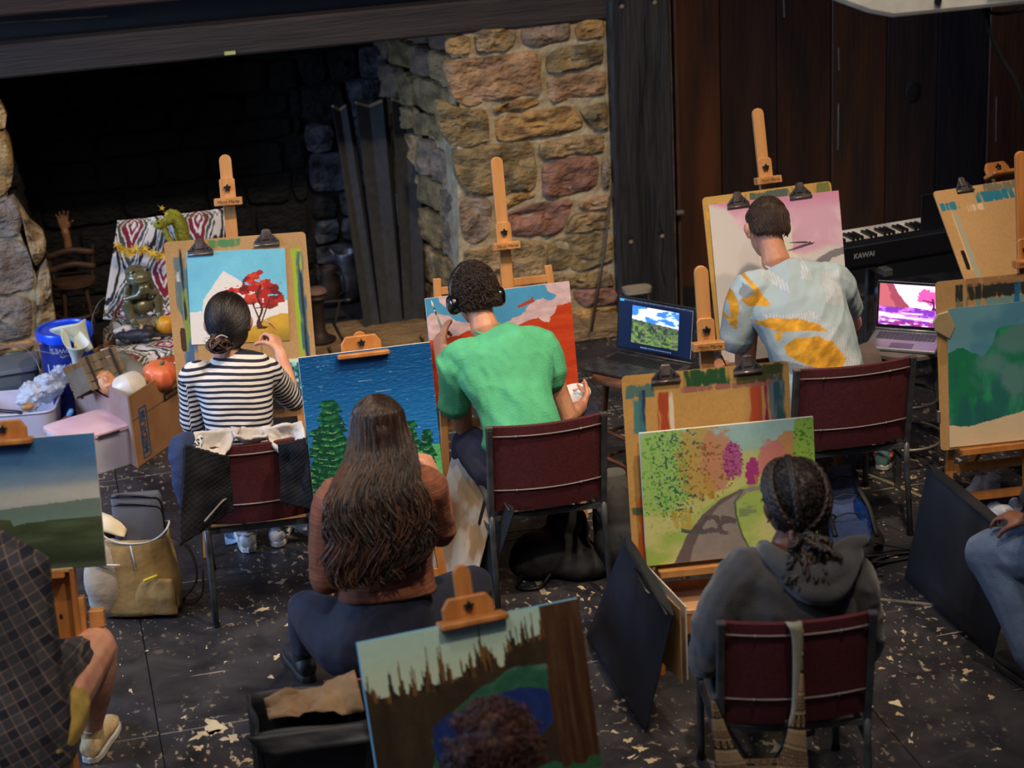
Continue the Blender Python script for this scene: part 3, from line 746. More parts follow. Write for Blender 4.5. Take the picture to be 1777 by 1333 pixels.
def p_redtree(U, V):
    I = const(U, (226, 220, 212))
    sky = const(U, (112, 190, 214))+((fbm(U*5, V*4, s=2)-.5)*28)[..., None]+(V*8)[..., None]
    ms = inpoly(U, V, [(-.1, -.1), (1.1, -.1), (1.1, .57), (.9, .545), (.7, .48), (.50, .31), (.36, .22), (.20, .44), (.15, .52), (.13, .64), (-.1, .66)], wob=.01, seed=4)
    I = np.where(ms[..., None], sky, I)
    hill = inpoly(U, V, [(.44, 1.1), (.50, .94), (.62, .84), (.78, .745), (.92, .70), (1.1, .71), (1.1, 1.1)], wob=.006)
    hc = const(U, (196, 152, 44))+((fbm(U*6, V*9, s=8)-.5)*50)[..., None]; hc = mixm(hc, sm(V-.2*(1-U), .78, 1.0)*sm(U, .6, 1), (130, 112, 40), .8)
    I = np.where(hill[..., None], hc, I)
    cr = np.full(U.shape, -9.0)
    for cx, cy, rx, ry in ((.50, .43, .14, .055), (.60, .42, .12, .07), (.66, .33, .08, .07), (.70, .25, .055, .03), (.74, .40, .14, .09), (.83, .44, .13, .07), (.86, .54, .12, .055), (.70, .52, .15, .09), (.62, .56, .09, .08), (.80, .60, .09, .045), (.90, .47, .06, .03)):
        cr = np.maximum(cr, 1-((U-cx)/rx)**2-((V-cy)/ry)**2)
    crm = (cr+(fbm(U*16, V*30, s=5, o=5)-.5)*3.0) > .12
    cc = const(U, (176, 34, 26)); f = fbm(U*12, V*16, s=6); cc = mixm(cc, sm(f, .5, .62), (206, 66, 36)); cc = mixm(cc, sm(fbm(U*9+3, V*12, s=9), .52, .64), (112, 22, 22))
    cc = mixm(cc, sm(V, .5, .66)*sm(f, .35, .6), (90, 24, 24), .8)
    I = np.where(crm[..., None], cc, I)
    tr = (np.abs(U-(.715+.02*np.sin(V*22))) < .012+.02*sm(V, .74, .84)) & (V > .38) & (V < .85)
    tr |= (np.abs(U-(.72+.38*(.80-V))) < .008) & (V > .54) & (V < .80); tr |= (np.abs(U-(.71-.33*(.78-V))) < .008) & (V > .56) & (V < .80)
    I = mixm(I, tr, (78, 36, 26)); I = mixm(I, inpoly(U, V, [(.66, .86), (.74, .83), (.80, .84), (.76, .86)], wob=.004), (70, 40, 24))
    return canvas_noise(I, U, V, 3)
def pine(I, U, V, u0, top, bot, wd, n, seed, dark=(12, 66, 50), lit=(34, 118, 70), hi=(150, 196, 130)):
    t = (V-top)/(bot-top); s_ = (t*n) % 1.0; k = np.floor(t*n)
    dx = np.abs(U-u0-.012*np.sin(k*2.3+seed))
    w = wd*(.30+.75*np.clip(t, 0, 1)**.45)*(.78+.26*s_)*(1+.25*(fbm(V*30, U*3, s=seed)-.5))
    m = (t > 0) & (t < 1) & (dx < w)
    arc = ((t*n)+dx/wd*.7) % 1.0
    c = const(U, dark); c = mixm(c, sm(arc, .25, .75)*sm(fbm(U*50, V*20, s=seed+2), .35, .6), lit); c = mixm(c, (arc > .86) & (fbm(U*40, V*40, s=seed+3) > .5), hi, .7)
    return np.where(m[..., None], c, I)
def p_pines(U, V):
    a = sm(V, 0, .55)[..., None]; I = const(U, (10, 78, 138))*(1-a)+np.array((34, 116, 186))*a
    st = (fbm(U*5, V*70, s=3) > .72) & (V < .55); I = mixm(I, st, (50, 130, 190), .35); I = mixm(I, (fbm(U*7, V*110, s=11) > .82) & (V < .5), (190, 215, 230), .55)
    land = V > .62+.05*np.sin(U*5); gl = const(U, (96, 180, 116))+((fbm(U*8, V*8, s=5)-.5)*50)[..., None]
    I = np.where(land[..., None], gl, I)
    I = mixm(I, inpoly(U, V, [(.30, .62), (.36, .58), (.44, .58), (.5, .64), (.6, .66), (.6, .86), (.4, .9), (.30, .8)], wob=.01), (206, 192, 160))
    I = mixm(I, inpoly(U, V, [(.26, .78), (.34, .72), (.40, .80), (.36, .95), (.28, .95)], wob=.02), (70, 140, 70))
    for q in ((.90, .48, .96, .085, 12, 7), (.78, .42, .92, .095, 12, 8), (.66, .52, .9, .07, 10, 9), (.09, .40, 1.0, .12, 15, 5), (.19, .25, .97, .16, 19, 6)): I = pine(I, U, V, *q)
    I = mixm(I, (np.abs(U-.16) < .018) & (V > .95), (110, 72, 44))
    return canvas_noise(I, U, V, 4)
def p_mesa(U, V):
    I = const(U, (74, 152, 196))+((fbm(U*6, V*5, s=3)-.5)*22)[..., None]
    cl = const(U, (206, 176, 180))+((fbm(U*22, V*26, s=4)-.5)*50)[..., None]
    c1 = (V > lines(U, [(0, .18), (.06, .14), (.16, .2), (.26, .24), (.36, .30), (.5, .27), (.62, .26), (.72, .17), (.80, .13), (.88, .14), (.94, .10), (1, .05)])+(fbm(U*14, V*10, s=5)-.5)*.09)
    hole = inpoly(U, V, [(.36, .02), (.6, -.05), (.74, .04), (.93, .10), (.72, .15), (.64, .24), (.48, .33), (.4, .3)], wob=.03)
    I = np.where((c1 & ~hole)[..., None], cl, I)
    I = np.where(inpoly(U, V, [(.76, -.1), (1.1, -.1), (1.1, .2), (.93, .12), (.84, .06)], wob=.03)[..., None], cl, I)
    I = np.where(inpoly(U, V, [(.05, -.1), (.2, -.1), (.26, .1), (.12, .1)], wob=.03)[..., None], cl, I)
    I = mixm(I, inpoly(U, V, [(.62, .165), (.72, .12), (.735, .09), (.745, .15), (.63, .185)], wob=.003), (170, 66, 40))
    msk = V > lines(U, [(0, .38), (.2, .37), (.26, .34), (.4, .33), (.52, .335), (.6, .35), (.70, .31), (.76, .30), (.80, .34), (.84, .345), (.845, .30), (.88, .27), (.90, .21), (1, .19)])+(fbm(U*20, V*3, s=12)-.5)*.015
    mc = const(U, (190, 62, 24))+((fbm(U*5, V*16, s=6)-.5)*40)[..., None]
    I = np.where(msk[..., None], mc, I)
    return canvas_noise(I, U, V, 3)
def p_pinkwash(U, V):
    I = const(U, (214, 208, 204))+((fbm(U*3, V*4, s=3)-.5)*14)[..., None]
    edge = lines(U, [(0, .0), (.12, .04), (.22, .16), (.30, .24), (.42, .30), (.55, .36), (.7, .38), (.85, .36), (1, .34)])+(fbm(U*8, V*6, s=4)-.5)*.05
    pk = const(U, (214, 168, 190)); pk = mixm(pk, sm(fbm(U*5, V*7, s=8), .45, .7), (224, 190, 204)); pk = mixm(pk, sm(.12-V, 0, .12), (208, 140, 170))
    I = mixm(I, 1-sm(V, edge-.03, edge+.02), pk)
    br = inpoly(U, V, [(.52, .46), (.60, .44), (.70, .47), (.78, .42), (.90, .37), (1.02, .355), (1.02, .40), (.90, .42), (.84, .47), (.80, .56), (.74, .70), (.66, .70), (.68, .58), (.64, .50), (.60, .52), (.60, .64), (.53, .64)], wob=.004)
    I = mixm(I, br, (128, 126, 132)); I = mixm(I, inpoly(U, V, [(.60, .46), (.73, .465), (.73, .475), (.60, .475)], wob=.002), (60, 96, 66))
    return I
def smear(I, U, V, x0, x1, y0, y1, col, s, a=.9, vert=True):
    n = fbm(U*(40 if vert else 10), V*(9 if vert else 40), s=s); m = (U > x0) & (U < x1) & (V > y0) & (V < y1)
    e = np.minimum(np.minimum(U-x0, x1-U)/(x1-x0)*3, np.minimum(V-y0, y1-V)/(y1-y0)*5)
    return mixm(I, m*sm(n+np.clip(e, 0, 1)*.35, .45, .72), col, a)
def board_base(U, V, col=(186, 142, 86), s=1):
    I = const(U, col)+((fbm(U*4, V*5, s=s)-.5)*18+(fbm(U*90, V*90, s=s+4, o=2)-.5)*14)[..., None]; return I
def p_boardA(U, V):
    I = board_base(U, V, (176, 138, 90), 3)
    for q in ((.07, .17, .12, 1.0, (60, 96, 140), 5), (.05, .14, .1, .45, (88, 110, 112), 6), (.09, .13, .3, .7, (130, 150, 60), 7), (.88, .955, .1, .95, (150, 180, 40), 8), (.91, .97, .12, 1, (50, 90, 120), 9), (.30, .55, .01, .06, (70, 130, 80), 10), (.10, .12, .05, .5, (30, 34, 40), 12), (.06, .10, .18, .26, (220, 214, 205), 14), (.93, .95, .2, .9, (40, 44, 44), 15)):
        I = smear(I, U, V, *q)
    I = mixm(I, ((U-.075)/.018)**6+((V-.62)/.075)**6 < 1, (70, 46, 34)); return I
def p_boardD(U, V):
    I = board_base(U, V, (196, 156, 84), 5)
    for q in ((.33, .70, .01, .12, (76, 92, 92), 5), (.86, .99, .0, .08, (110, 112, 60), 6), (.06, .12, .05, .10, (40, 120, 120), 7), (.02, .16, .10, .16, (214, 176, 50), 8)): I = smear(I, U, V, *q)
    return I
def p_boardE(U, V):
    I = board_base(U, V, (188, 146, 82), 7)
    fr = (U > .13) & (U < .84) & (V > .10) & (V < .42)
    for q in ((.0, .2, .05, .12, (70, 110, 110), 3), (.09, .135, .08, .45, (30, 50, 90), 4), (.05, .13, .12, .3, (60, 120, 130), 5), (.08, .14, .3, .48, (110, 30, 60), 6), (.36, .66, .0, .09, (24, 74, 44), 7), (.20, .27, .1, .42, (160, 60, 34), 8), (.27, .30, .1, .48, (220, 210, 190), 9),
              (.74, .83, .08, .42, (178, 70, 44), 10), (.84, .87, .04, .5, (140, 30, 80), 11), (.87, .97, .05, .55, (96, 112, 128), 12), (.90, .97, .1, .5, (34, 84, 94), 13), (.80, .99, .01, .06, (40, 70, 50), 14), (.3, .9, .085, .115, (150, 96, 90), 15), (.6, .78, .38, .43, (84, 52, 44), 16), (.03, .11, .62, .98, (196, 92, 26), 17), (.0, .1, .68, .72, (60, 90, 60), 18), (.66, .98, .0, .1, (70, 72, 40), 21)):
        I = smear(I, U, V, *q)
    return I
def p_road(U, V):
    I = const(U, (196, 198, 120)); I = mixm(I, sm(.30-V, 0, .25)*sm(U, .3, .5), (156, 196, 196))
    I = mixm(I, (V < .04+.25*sm(U, .35, .8)*0+.16), (160, 198, 196), .8*1)
    I = I+((fbm(U*6, V*6, s=2)-.5)*24)[..., None]
    I = mixm(I, sm(.6-np.hypot((U-.08)/.35, (V-.35)/.6), 0, .3), (150, 190, 90), .8)
    def crown(I, cx, cy, rx, ry, col, s, a=.9, fr=30, th=.30):
        d = 1-((U-cx)/rx)**2-((V-cy)/ry)**2; return mixm(I, sm(d+(fbm(U*fr, V*fr, s=s)-.5)*1.2, .0, th), col, a)
    I = crown(I, .12, .25, .19, .36, (156, 196, 110), 3); I = crown(I, .33, .26, .14, .30, (190, 158, 84), 4); I = crown(I, .44, .25, .11, .26, (196, 140, 110), 5)
    I = crown(I, .84, .25, .09, .16, (196, 138, 88), 6); I = crown(I, .75, .32, .09, .20, (204, 124, 120), 7); I = crown(I, .97, .2, .10, .26, (140, 180, 70), 8)
    I = crown(I, .525, .27, .058, .145, (176, 92, 146), 9, .95, 60, .15); I = crown(I, .635, .38, .042, .12, (166, 52, 128), 10, .95, 60, .15)
    dots = fbm(U*70, V*62, s=20, o=2)
    I = mixm(I, (dots > .66) & (((U-.22)/.17)**2+((V-.33)/.38)**2 < 1), (52, 104, 84)); I = mixm(I, (dots < .33) & (((U-.12)/.15)**2+((V-.38)/.42)**2 < 1), (86, 160, 60))
    I = mixm(I, (dots > .68) & (((U-.40)/.14)**2+((V-.33)/.22)**2 < 1), (150, 100, 50)); I = mixm(I, (dots < .34) & (((U-.97)/.1)**2+((V-.22)/.26)**2 < 1), (70, 140, 40))
    I = mixm(I, (fbm(U*90, V*90, s=22, o=2) > .62) & (((U-.53)/.06)**2+((V-.27)/.15)**2 < 1), (140, 40, 110))
    gr = inpoly(U, V, [(.02, .62), (.2, .66), (.36, .60), (.5, .48), (.78, .44), (1.1, .46), (1.1, 1.1), (-.1, 1.1), (-.1, .62)], wob=.01)
    gc = const(U, (206, 204, 134)); gc = mixm(gc, sm(fbm(U*4, V*5, s=13), .45, .65), (140, 186, 74), .8); I = mixm(I, gr, gc, .75)
    for tx, ty, b_, w in ((.20, .66, .74, .03), (.25, .66, .76, .02), (.375, .42, .54, .012), (.40, .42, .55, .008), (.66, .45, .52, .008), (.69, .44, .53, .008), (.72, .44, .53, .006)):
        I = mixm(I, (np.abs(U-tx-(V-ty)*.1) < w*(1.3-(V-ty)*3)) & (V > ty-.06) & (V < b_) & (fbm(U*60, V*8, s=44) > .42), (196, 156, 60), .6)
    rd = inpoly(U, V, [(.15, 1.02), (.24, .80), (.33, .66), (.44, .55), (.56, .49), (.72, .475), (.72, .50), (.60, .52), (.535, .58), (.53, .68), (.56, .84), (.62, 1.02)], wob=.004)
    rc = const(U, (148, 138, 132))+((fbm(U*10, V*5, s=15)-.5)*30)[..., None]; rc = mixm(rc, U < lines(V, [(.48, .6), (.6, .43), (.75, .33), (.9, .27), (1, .25)]), (104, 90, 92), .85)
    I = np.where(rd[..., None], rc, I)
    I = mixm(I, (fbm(U*16, V*18, s=16) > .55) & (((U-.38)/.17)**2+((V-.75)/.085)**2 < 1) & rd, (98, 84, 88), .9)
    I = mixm(I, np.abs(U-lines(V, [(.5, .575), (.58, .525), (.68, .53), (.84, .56), (1.0, .62)])) < .006*(V > .5), (90, 110, 74), (1.0))
    I = mixm(I, inpoly(U, V, [(.21, .735), (.26, .76), (.36, .78), (.36, .80), (.26, .79), (.21, .77)], wob=.006), (84, 96, 84))
    I = mixm(I, sm(fbm(U*7, V*12, s=30), .5, .6)*((np.abs(U-.6) < .05) & (np.abs(V-.62) < .08)), (120, 130, 110), .7)
    return canvas_noise(I, U, V, 4)
def p_lake(U, V):
    I = const(U, (176, 206, 190)); I = mixm(I, sm(V, .05, .3), (196, 208, 178), .7)
    ground = const(U, (52, 42, 26))+((fbm(U*14, V*4, s=4)-.5)*26)[..., None]
    gt = lines(U, [(0, .33), (.2, .34), (.4, .31), (.55, .29), (.62, .30), (.66, .20), (.8, .16), (1, .16)])
    reed = gt-np.maximum(0, fbm(U*44, U*0, s=5, o=3)-.50)*.42-np.maximum(0, fbm(U*120, U*0+3, s=6, o=2)-.60)*.45
    rc = const(U, (62, 44, 26)); rc = mixm(rc, fbm(U*70, V*5, s=7) > .55, (112, 78, 40)); rc = mixm(rc, fbm(U*60, V*3, s=8) < .42, (36, 34, 24))
    I = np.where((V > reed)[..., None], rc, I)
    gr = inpoly(U, V, [(.36, .50), (.5, .40), (.66, .32), (.82, .34), (.83, .62), (.3, .62), (.2, .9), (.2, 1.2), (1.1, 1.2), (1.1, .92), (.86, .95), (.78, .9), (.6, .98), (.4, .97), (.28, .85), (.26, .62)], wob=.02, fr=10)
    g = const(U, (40, 92, 70))+((fbm(U*9, V*9, s=9)-.5)*50)[..., None]; g = mixm(g, sm(fbm(U*5+7, V*7, s=10), .5, .68), (92, 128, 98), .7)
    low = V > gt+.05*fbm(U*20, V*2, s=3); I = np.where(low[..., None], ground, I); I = np.where((gr & (V > gt+.03))[..., None], g, I)
    lk = inpoly(U, V, [(.26, .66), (.27, .56), (.34, .51), (.46, .50), (.56, .46), (.68, .44), (.78, .47), (.83, .55), (.80, .68), (.70, .78), (.56, .84), (.42, .88), (.32, .84), (.27, .76)], wob=.008)
    lc = const(U, (26, 44, 104)); lc = mixm(lc, np.sin(np.hypot(U-.5, (V-.6)*1.1)*70+fbm(U*6, V*6, s=3)*6) > .3, (34, 62, 128), .3); lc = mixm(lc, sm(V, .5, .9), (30, 46, 84), .5)
    I = np.where(lk[..., None], lc, I)
    tk = U > .815+.008*np.sin(V*9); tc = const(U, (70, 44, 24))+((fbm(U*60, V*3, s=14)-.5)*52)[..., None]
    I = np.where((tk & (V < .93+.1*fbm(U*9, V*3, s=2)))[..., None], tc, I)
    I = mixm(I, (V > .88+.1*fbm(U*12, V*3, s=19)) & (U > .6), (38, 96, 62), .8)
    return canvas_noise(I, U, V, 4)
def p_hills(U, V):
    I = const(U, (58, 104, 150)); I = mixm(I, sm(V, .1, .4), (128, 146, 158)); I = mixm(I, sm(V+.05*(U-.5), .33, .43), (182, 182, 172)); I = mixm(I, sm(V, .46, .58), (140, 150, 140))
    I = I+((fbm(U*6, V*14, s=3)-.5)*22)[..., None]
    I = mixm(I, V > lines(U, [(0, .53), (.4, .52), (.7, .50), (1, .48)])+(fbm(U*30, V*0, s=4)-.5)*.01, (104, 124, 112)); I = mixm(I, sm(V, .53, .66)*1.0, (112, 140, 124), .6)
    h1 = V > lines(U, [(0, .62), (.25, .60), (.42, .58), (.52, .60), (.53, .64), (.4, .66), (1, .9)]); h2 = V > lines(U, [(0, .86), (.15, .80), (.4, .68), (.6, .63), (.8, .62), (1, .62)])
    g1 = const(U, (72, 82, 44))+((fbm(U*4, V*20, s=6)-.5)*40)[..., None]; I = np.where((h1 & (U < .54))[..., None], g1, I)
    g2 = const(U, (66, 78, 50))+((fbm(U*5, V*26, s=7)-.5)*50)[..., None]; g2 = mixm(g2, sm(V-U*.1, .68, .86), (32, 42, 28), .8); I = np.where(h2[..., None], g2, I)
    I = mixm(I, sm(V, .93, .98), (84, 92, 66), .6); return canvas_noise(I, U, V, 3)
def p_tan(U, V):
    I = board_base(U, V, (200, 158, 108), 9)
    for q in ((.02, .24, .09, .15, (40, 130, 160), 3), (.42, .86, .05, .13, (30, 124, 160), 4), (.55, 1.0, .0, .06, (120, 116, 100), 5), (.13, .19, .12, .7, (170, 176, 160), 6), (.11, .13, .1, .6, (222, 196, 150), 7), (.3, .5, .13, .18, (230, 206, 170), 9)): I = smear(I, U, V, *q)
    I = mixm(I, ((U-.085)/.022)**6+((V-.51)/.07)**6 < 1, (34, 28, 26)); return I
def p_tealboard(U, V):
    I = board_base(U, V, (176, 138, 92), 11)
    for q in ((.10, 1.0, .03, .13, (30, 34, 34), 3), (.2, 1.0, .0, .05, (150, 110, 74), 4), (.2, 1.0, .12, .2, (96, 144, 146), 5), (.3, 1.0, .16, .22, (120, 88, 52), 6), (.12, .24, .1, .5, (106, 110, 84), 7), (.0, .14, .2, .5, (150, 120, 70), 8), (.55, .60, .04, .2, (30, 100, 150), 13)): I = smear(I, U, V, *q)
    return I
def p_teal(U, V):
    I = const(U, (92, 142, 158)); I = mixm(I, sm(fbm(U*4, V*5, s=3), .4, .7), (70, 126, 148))
    gm = V > lines(U, [(0, .40), (.06, .38), (.12, .36), (.20, .42), (.27, .46), (.34, .36), (.38, .22), (.5, .19), (.8, .18), (1, .20)])+(fbm(U*14, V*6, s=4)-.5)*.04
    g = const(U, (12, 108, 74)); g = mixm(g, sm(fbm(U*9, V*3, s=5), .42, .62), (30, 142, 88)); g = mixm(g, sm(fbm(U*3+2, V*3, s=6)+.3*U, .66, .86), (76, 122, 118)); g = mixm(g, sm(V-.3*U, .45, .6)*sm(fbm(U*8, V*3, s=7), .4, .6), (22, 86, 88), .8)
    g = mixm(g, sm(U, .75, .95)*sm(.5-V, 0, .2), (24, 84, 92), .8)
    I = np.where(gm[..., None], g, I); I = mixm(I, inpoly(U, V, [(.86, .62), (1.1, .56), (1.1, .9), (.98, .88), (.9, .76)], wob=.03), (214, 190, 150))
    return I
def p_sheet_teal(U, V):       # big paper sheet, painted above, bare below
    I = const(U, (206, 184, 148)); J = p_teal(U, np.clip(V/.80, 0, 1)); m = V < lines(U, [(0, .84), (.15, .86), (.4, .82), (.7, .76), (1, .72)])+(fbm(U*12, V*2, s=3)-.5)*.02
    return np.where(m[..., None], J, I)

M_paint = mat_vcol('painted_surface', .5, .25, 400); M_paper = mat_vcol('painted_paper', .7, .15, 60); M_bd = mat_vcol('drawing_board_surface', .5, .2, 300); M_thick = mat_vcol('thick_paint', .35, .8, 40, stretch=(1, 3, 1), spec=.5)
def canvas(label, f, w, h, fn, name='canvas_painting', th=.018, m=None, cat='painting', px=.0028, **k):
    o = painted(name, w, h, th, fn, None, f.M(0, 0, 0), m or M_paint, px=px, **k); setp(o, label, cat); return o

# 1 striped sitter's easel ------------------------------------------------
fA = Fr((.701, 7.95, 1.044), -8.9, 11.9)
def board(f, w, h, fn, label, clips, th=.005, slot=True, cdx=0, name='drawing_board', z=0, cat='drawing board'):
    t = thing(name, label, cat, f.M(0, 0, z))
    painted('board_panel', w, h, th, fn, t, None, M_bd, side=(150, 112, 70), radius=.018)
    for x, dy, rot in clips: bulldog(t, x, h/2+dy, th/2+.002, .105, rot)
    return t
hA = .66; fA = Fr(fA.pt(0, (.599-hA)/2), -8.9, 11.9)
top = fA.uv(390, 268, -.05); hol = fA.uv(398, 348, -.01)
easel('beech easel holding the red tree painting, in front of the striped sitter', fA, hA, top, (top[0]*.75+hol[0]*.25, hol[1]), 'plate')
cl = [fA.uv(348, 436), fA.uv(463, 420)]
board(fA, .583, hA, p_boardA, 'paint-smeared drawing board behind the red tree painting', [(cl[0][0], cl[0][1]-hA/2, 0), (cl[1][0], cl[1][1]-hA/2, 0)])
q = [fA.uv(x, y) for x, y in ((317, 440), (492, 427), (507, 590), (337, 600))]
cx = sum(a for a, b in q)/4; cy = sum(b for a, b in q)/4
fP = Fr(fA.pt(cx, cy, .0052), -8.9, 11.9, -2.0)
canvas('painting of a red tree and ochre hill under a blue sky, clipped to a board', fP, .405, .385, p_redtree, 'paper_painting', .002, M_paper, px=.0022)
# reference picture on the tray
def p_ref(U, V):
    I = const(U, (190, 226, 190)); m = (U > .12) & (V > .1) & (V < .88); J = const(U, (60, 130, 140)); f_ = fbm(U*16, V*12, s=5); J = mixm(J, f_ > .55, (24, 70, 74)); J = mixm(J, f_ < .4, (170, 214, 214)); return np.where(m[..., None], J, I)
q = S(507, 655, 7.85); o = painted('reference_print', .12, .155, .003, p_ref, None, Fr(q, -9, 14).M(), M_paper, px=.004); setp(o, 'small green tree picture with pale border beside the striped sitter\'s board', 'print')
# 2 long haired painter's easel
fB = Fr((1.08, 7.10, .728), -1.6, 10.4)
hol = fB.uv(631, 613, .03); easel('beech easel with a wide wooden clamp holding the pine tree canvas', fB, .70, (hol[0], hol[1]+.075), hol, 'wide', M_beech_d)
canvas('blue sky canvas with tall green pine trees, before the long haired painter', fB, .509, .70, p_pines, 'canvas_painting', .018, M_thick)
# 3 green shirt painter
fC = Fr((1.758, 7.75, .811), -.8, 11.0)
top = fC.uv(861, 272, -.05); hol = fC.uv(876, 425, -.01)
easel('beech easel with tall mast holding the red mesa canvas', fC, .46, top, hol, 'plate', post_r=fC.uv(963, 459, -.06)[1], w_leg=.30)
canvas('canvas of orange red mesas under a cloudy blue sky', fC, .62, .46, p_mesa, side=(210, 200, 190))
# 4 patterned tee painter
fD = Fr((3.06, 7.95, .96), 2.5, 13.5); hD = .64
tl, tr = fD.uv(1218, 345), fD.uv(1441, 312); fD = Fr(fD.pt((tl[0]+tr[0])/2, (tl[1]+tr[1])/2-hD/2), 2.5, 13.5)
top = fD.uv(1313, 188, -.05); hol = fD.uv(1332, 311, -.01)
easel('beech easel with tall mast holding the pink washed paper', fD, hD+.03, top, hol, 'plate', tray_d=.045)
cl = [fD.uv(1280, 354), fD.uv(1388, 338)]
board(fD, abs(tr[0]-tl[0]), hD, p_boardD, 'yellowish drawing board behind the pink washed paper', [(cl[0][0], cl[0][1]-hD/2, 0), (cl[1][0], cl[1][1]-hD/2, 0)])
q = [fD.uv(x, y) for x, y in ((1225, 362), (1449, 325))]; w_ = q[1][0]-q[0][0]; hp = .70
fP = Fr(fD.pt((q[0][0]+q[1][0])/2+.005, (q[0][1]+q[1][1])/2-hp/2, .006), 2.5, 13.5, -1.2)
canvas('large white paper with a pink wash and grey branches, clipped to a board', fP, w_, hp, p_pinkwash, 'paper_painting', .0015, M_paper, px=.004, bend=lambda U, V: .012*np.sin(V*3)*np.abs(U-.5)+.006*V*np.sin(U*9))
# 5 hooded painter
fE = Fr((2.24, 6.299, .656), -6.8, 8.0); hE = .498
fEb = Fr((2.22, 6.36, .738), -6.8, 9.5)
q = [fEb.uv(1078, 652), fEb.uv(1368, 627)]; hEb = .72
fEb = Fr(fEb.pt((q[0][0]+q[1][0])/2, (q[0][1]+q[1][1])/2-hEb/2), -6.8, 9.5)
top = fEb.uv(1214, 461, -.05); hol = fEb.uv(1232, 598, -.01)
easel('beech easel with tall mast standing before the hooded painter', fEb, hEb, top, hol, 'plate', tray_w=.46, tray_d=.13)
cl = [fEb.uv(1155, 656), fEb.uv(1297, 640)]
board(fEb, q[1][0]-q[0][0], hEb, p_boardE, 'large paint-stained drawing board behind the autumn road canvas', [(cl[0][0], cl[0][1]-hEb/2, 0), (cl[1][0], cl[1][1]-hEb/2, 0)])
canvas('canvas of a grey road curving through pink and green trees', fE, .638, hE, p_road, th=.016)
# 6 canvas nearest the viewer
fF = Fr((1.0, 4.949, .745), 5.0, 16.9); hF = .50
fF = Fr(fF.pt(0, (.484-hF)/2), 5.0, 16.9)
top = fF.uv(798, 980, -.05); hol = fF.uv(817, 1073, .0)
easel('orange beech easel nearest the viewer, holding the blue lake canvas', fF, hF, top, hol, 'wide', M_beech_d)
canvas('canvas of a dark blue lake with brown reeds, nearest the viewer', fF, .662, hF, p_lake, side=(120, 176, 196))
# 7 left landscape
q = S(85, 876, 6.3); fI = Fr(q, -9, 14)
tl, tr, bl, br = [fI.uv(x, y) for x, y in ((0, 768), (162, 752), (0, 1003), (186, 980))]
r_ = (tr[0]+br[0])/2; wI = .62; hI = ((tl[1]-bl[1])+(tr[1]-br[1]))/2
fI = Fr(fI.pt(r_-wI/2, (tr[1]+br[1])/2), -9, 14)
hol = fI.uv(5, 764, .0); easel('orange beech easel at the left edge holding the grey green hill canvas', fI, hI, (hol[0], hol[1]+.06), hol, 'wide', M_beech_d, w_leg=.13)
canvas('canvas of dark green hills under a blue grey sky, at the left edge', fI, wI, hI, p_hills)
# 8 tan board, far right
fG = Fr((4.15, 8.0, .95), 24, 33, -6)
tl, tr, bl = [fG.uv(x, y) for x, y in ((1618, 333), (1765, 311), (1700, 560))]
fG = Fr(fG.pt(tl[0]+.29, tl[1]-.33), 24, 33, -6)
hol = fG.uv(1738, 300, .0); easel('beech easel with a rounded clamp holding the bare tan board, far right', fG, .66, (hol[0]+.01, hol[1]+.05), hol, 'wide', M_beech_d)
cl = fG.uv(1672, 328); board(fG, .58, .66, p_tan, 'bare tan drawing board with blue smears, far right', [(cl[0], cl[1]-.33, 0)])
# 9 teal sheet, right edge
fH = Fr((3.58, 7.0, .735), -4, 9)
tl, tr, br, bl = [fH.uv(x, y) for x, y in ((1614, 495), (1777, 470), (1777, 760), (1641, 778))]
wH = .60; hH = .70; xl = (tl[0]+bl[0])/2; fH = Fr(fH.pt(xl+wH/2, (tl[1]+bl[1])/2), -4, 9, -.3)
top = fH.uv(1770, 262, -.05); hol = fH.uv(1783, 455, -.01)
easel('beech easel with tall mast at the right edge, holding the teal sheet', fH, hH, top, hol, 'plate', M_beech_d, tray_w=.5, w_leg=.27)
tb = board(fH, wH, hH, p_tealboard, 'drawing board at the right edge carrying the teal sheet', [])
for yy in (.0,): pass
bl2 = fH.uv(1640, 722); b2 = fH.uv(1632, 565)
for (x, y, m_) in ((-wH/2-.004, bl2[1], M_riv), ):
    c = MB().box((x, y, 0), (.012, .05, .02)).build('side_clip', M_riv, tb, bevel=.003)
MB().prism([(-wH/2+.0, b2[1]+.05), (-wH/2+.05, b2[1]+.06), (-wH/2+.075, b2[1]-.01), (-wH/2+.05, b2[1]-.06), (-wH/2-.01, b2[1]-.02), (-wH/2-.02, b2[1]+.02)], .003, .016).build('side_clip', mat('clip_plastic_clear', (170, 150, 110), .3), tb, bevel=.004)
q = [fH.uv(x, y) for x, y in ((1655, 535), (1777, 522), (1641, 778))]
hs_ = q[0][1]-q[2][1]+.0; fP = Fr(fH.pt(q[2][0]+.008+.29, (q[0][1]+q[2][1])/2, .006), -4, 9, -.8)
canvas('sheet painted teal above dark green shapes, bare along its bottom', fP, .56, hs_, p_sheet_teal, 'paper_painting', .0015, M_paper, px=.003, bend=lambda U, V: .05*np.clip(.3-U, 0, 1)**1.5*np.clip(.5-V, 0, 1)*2)

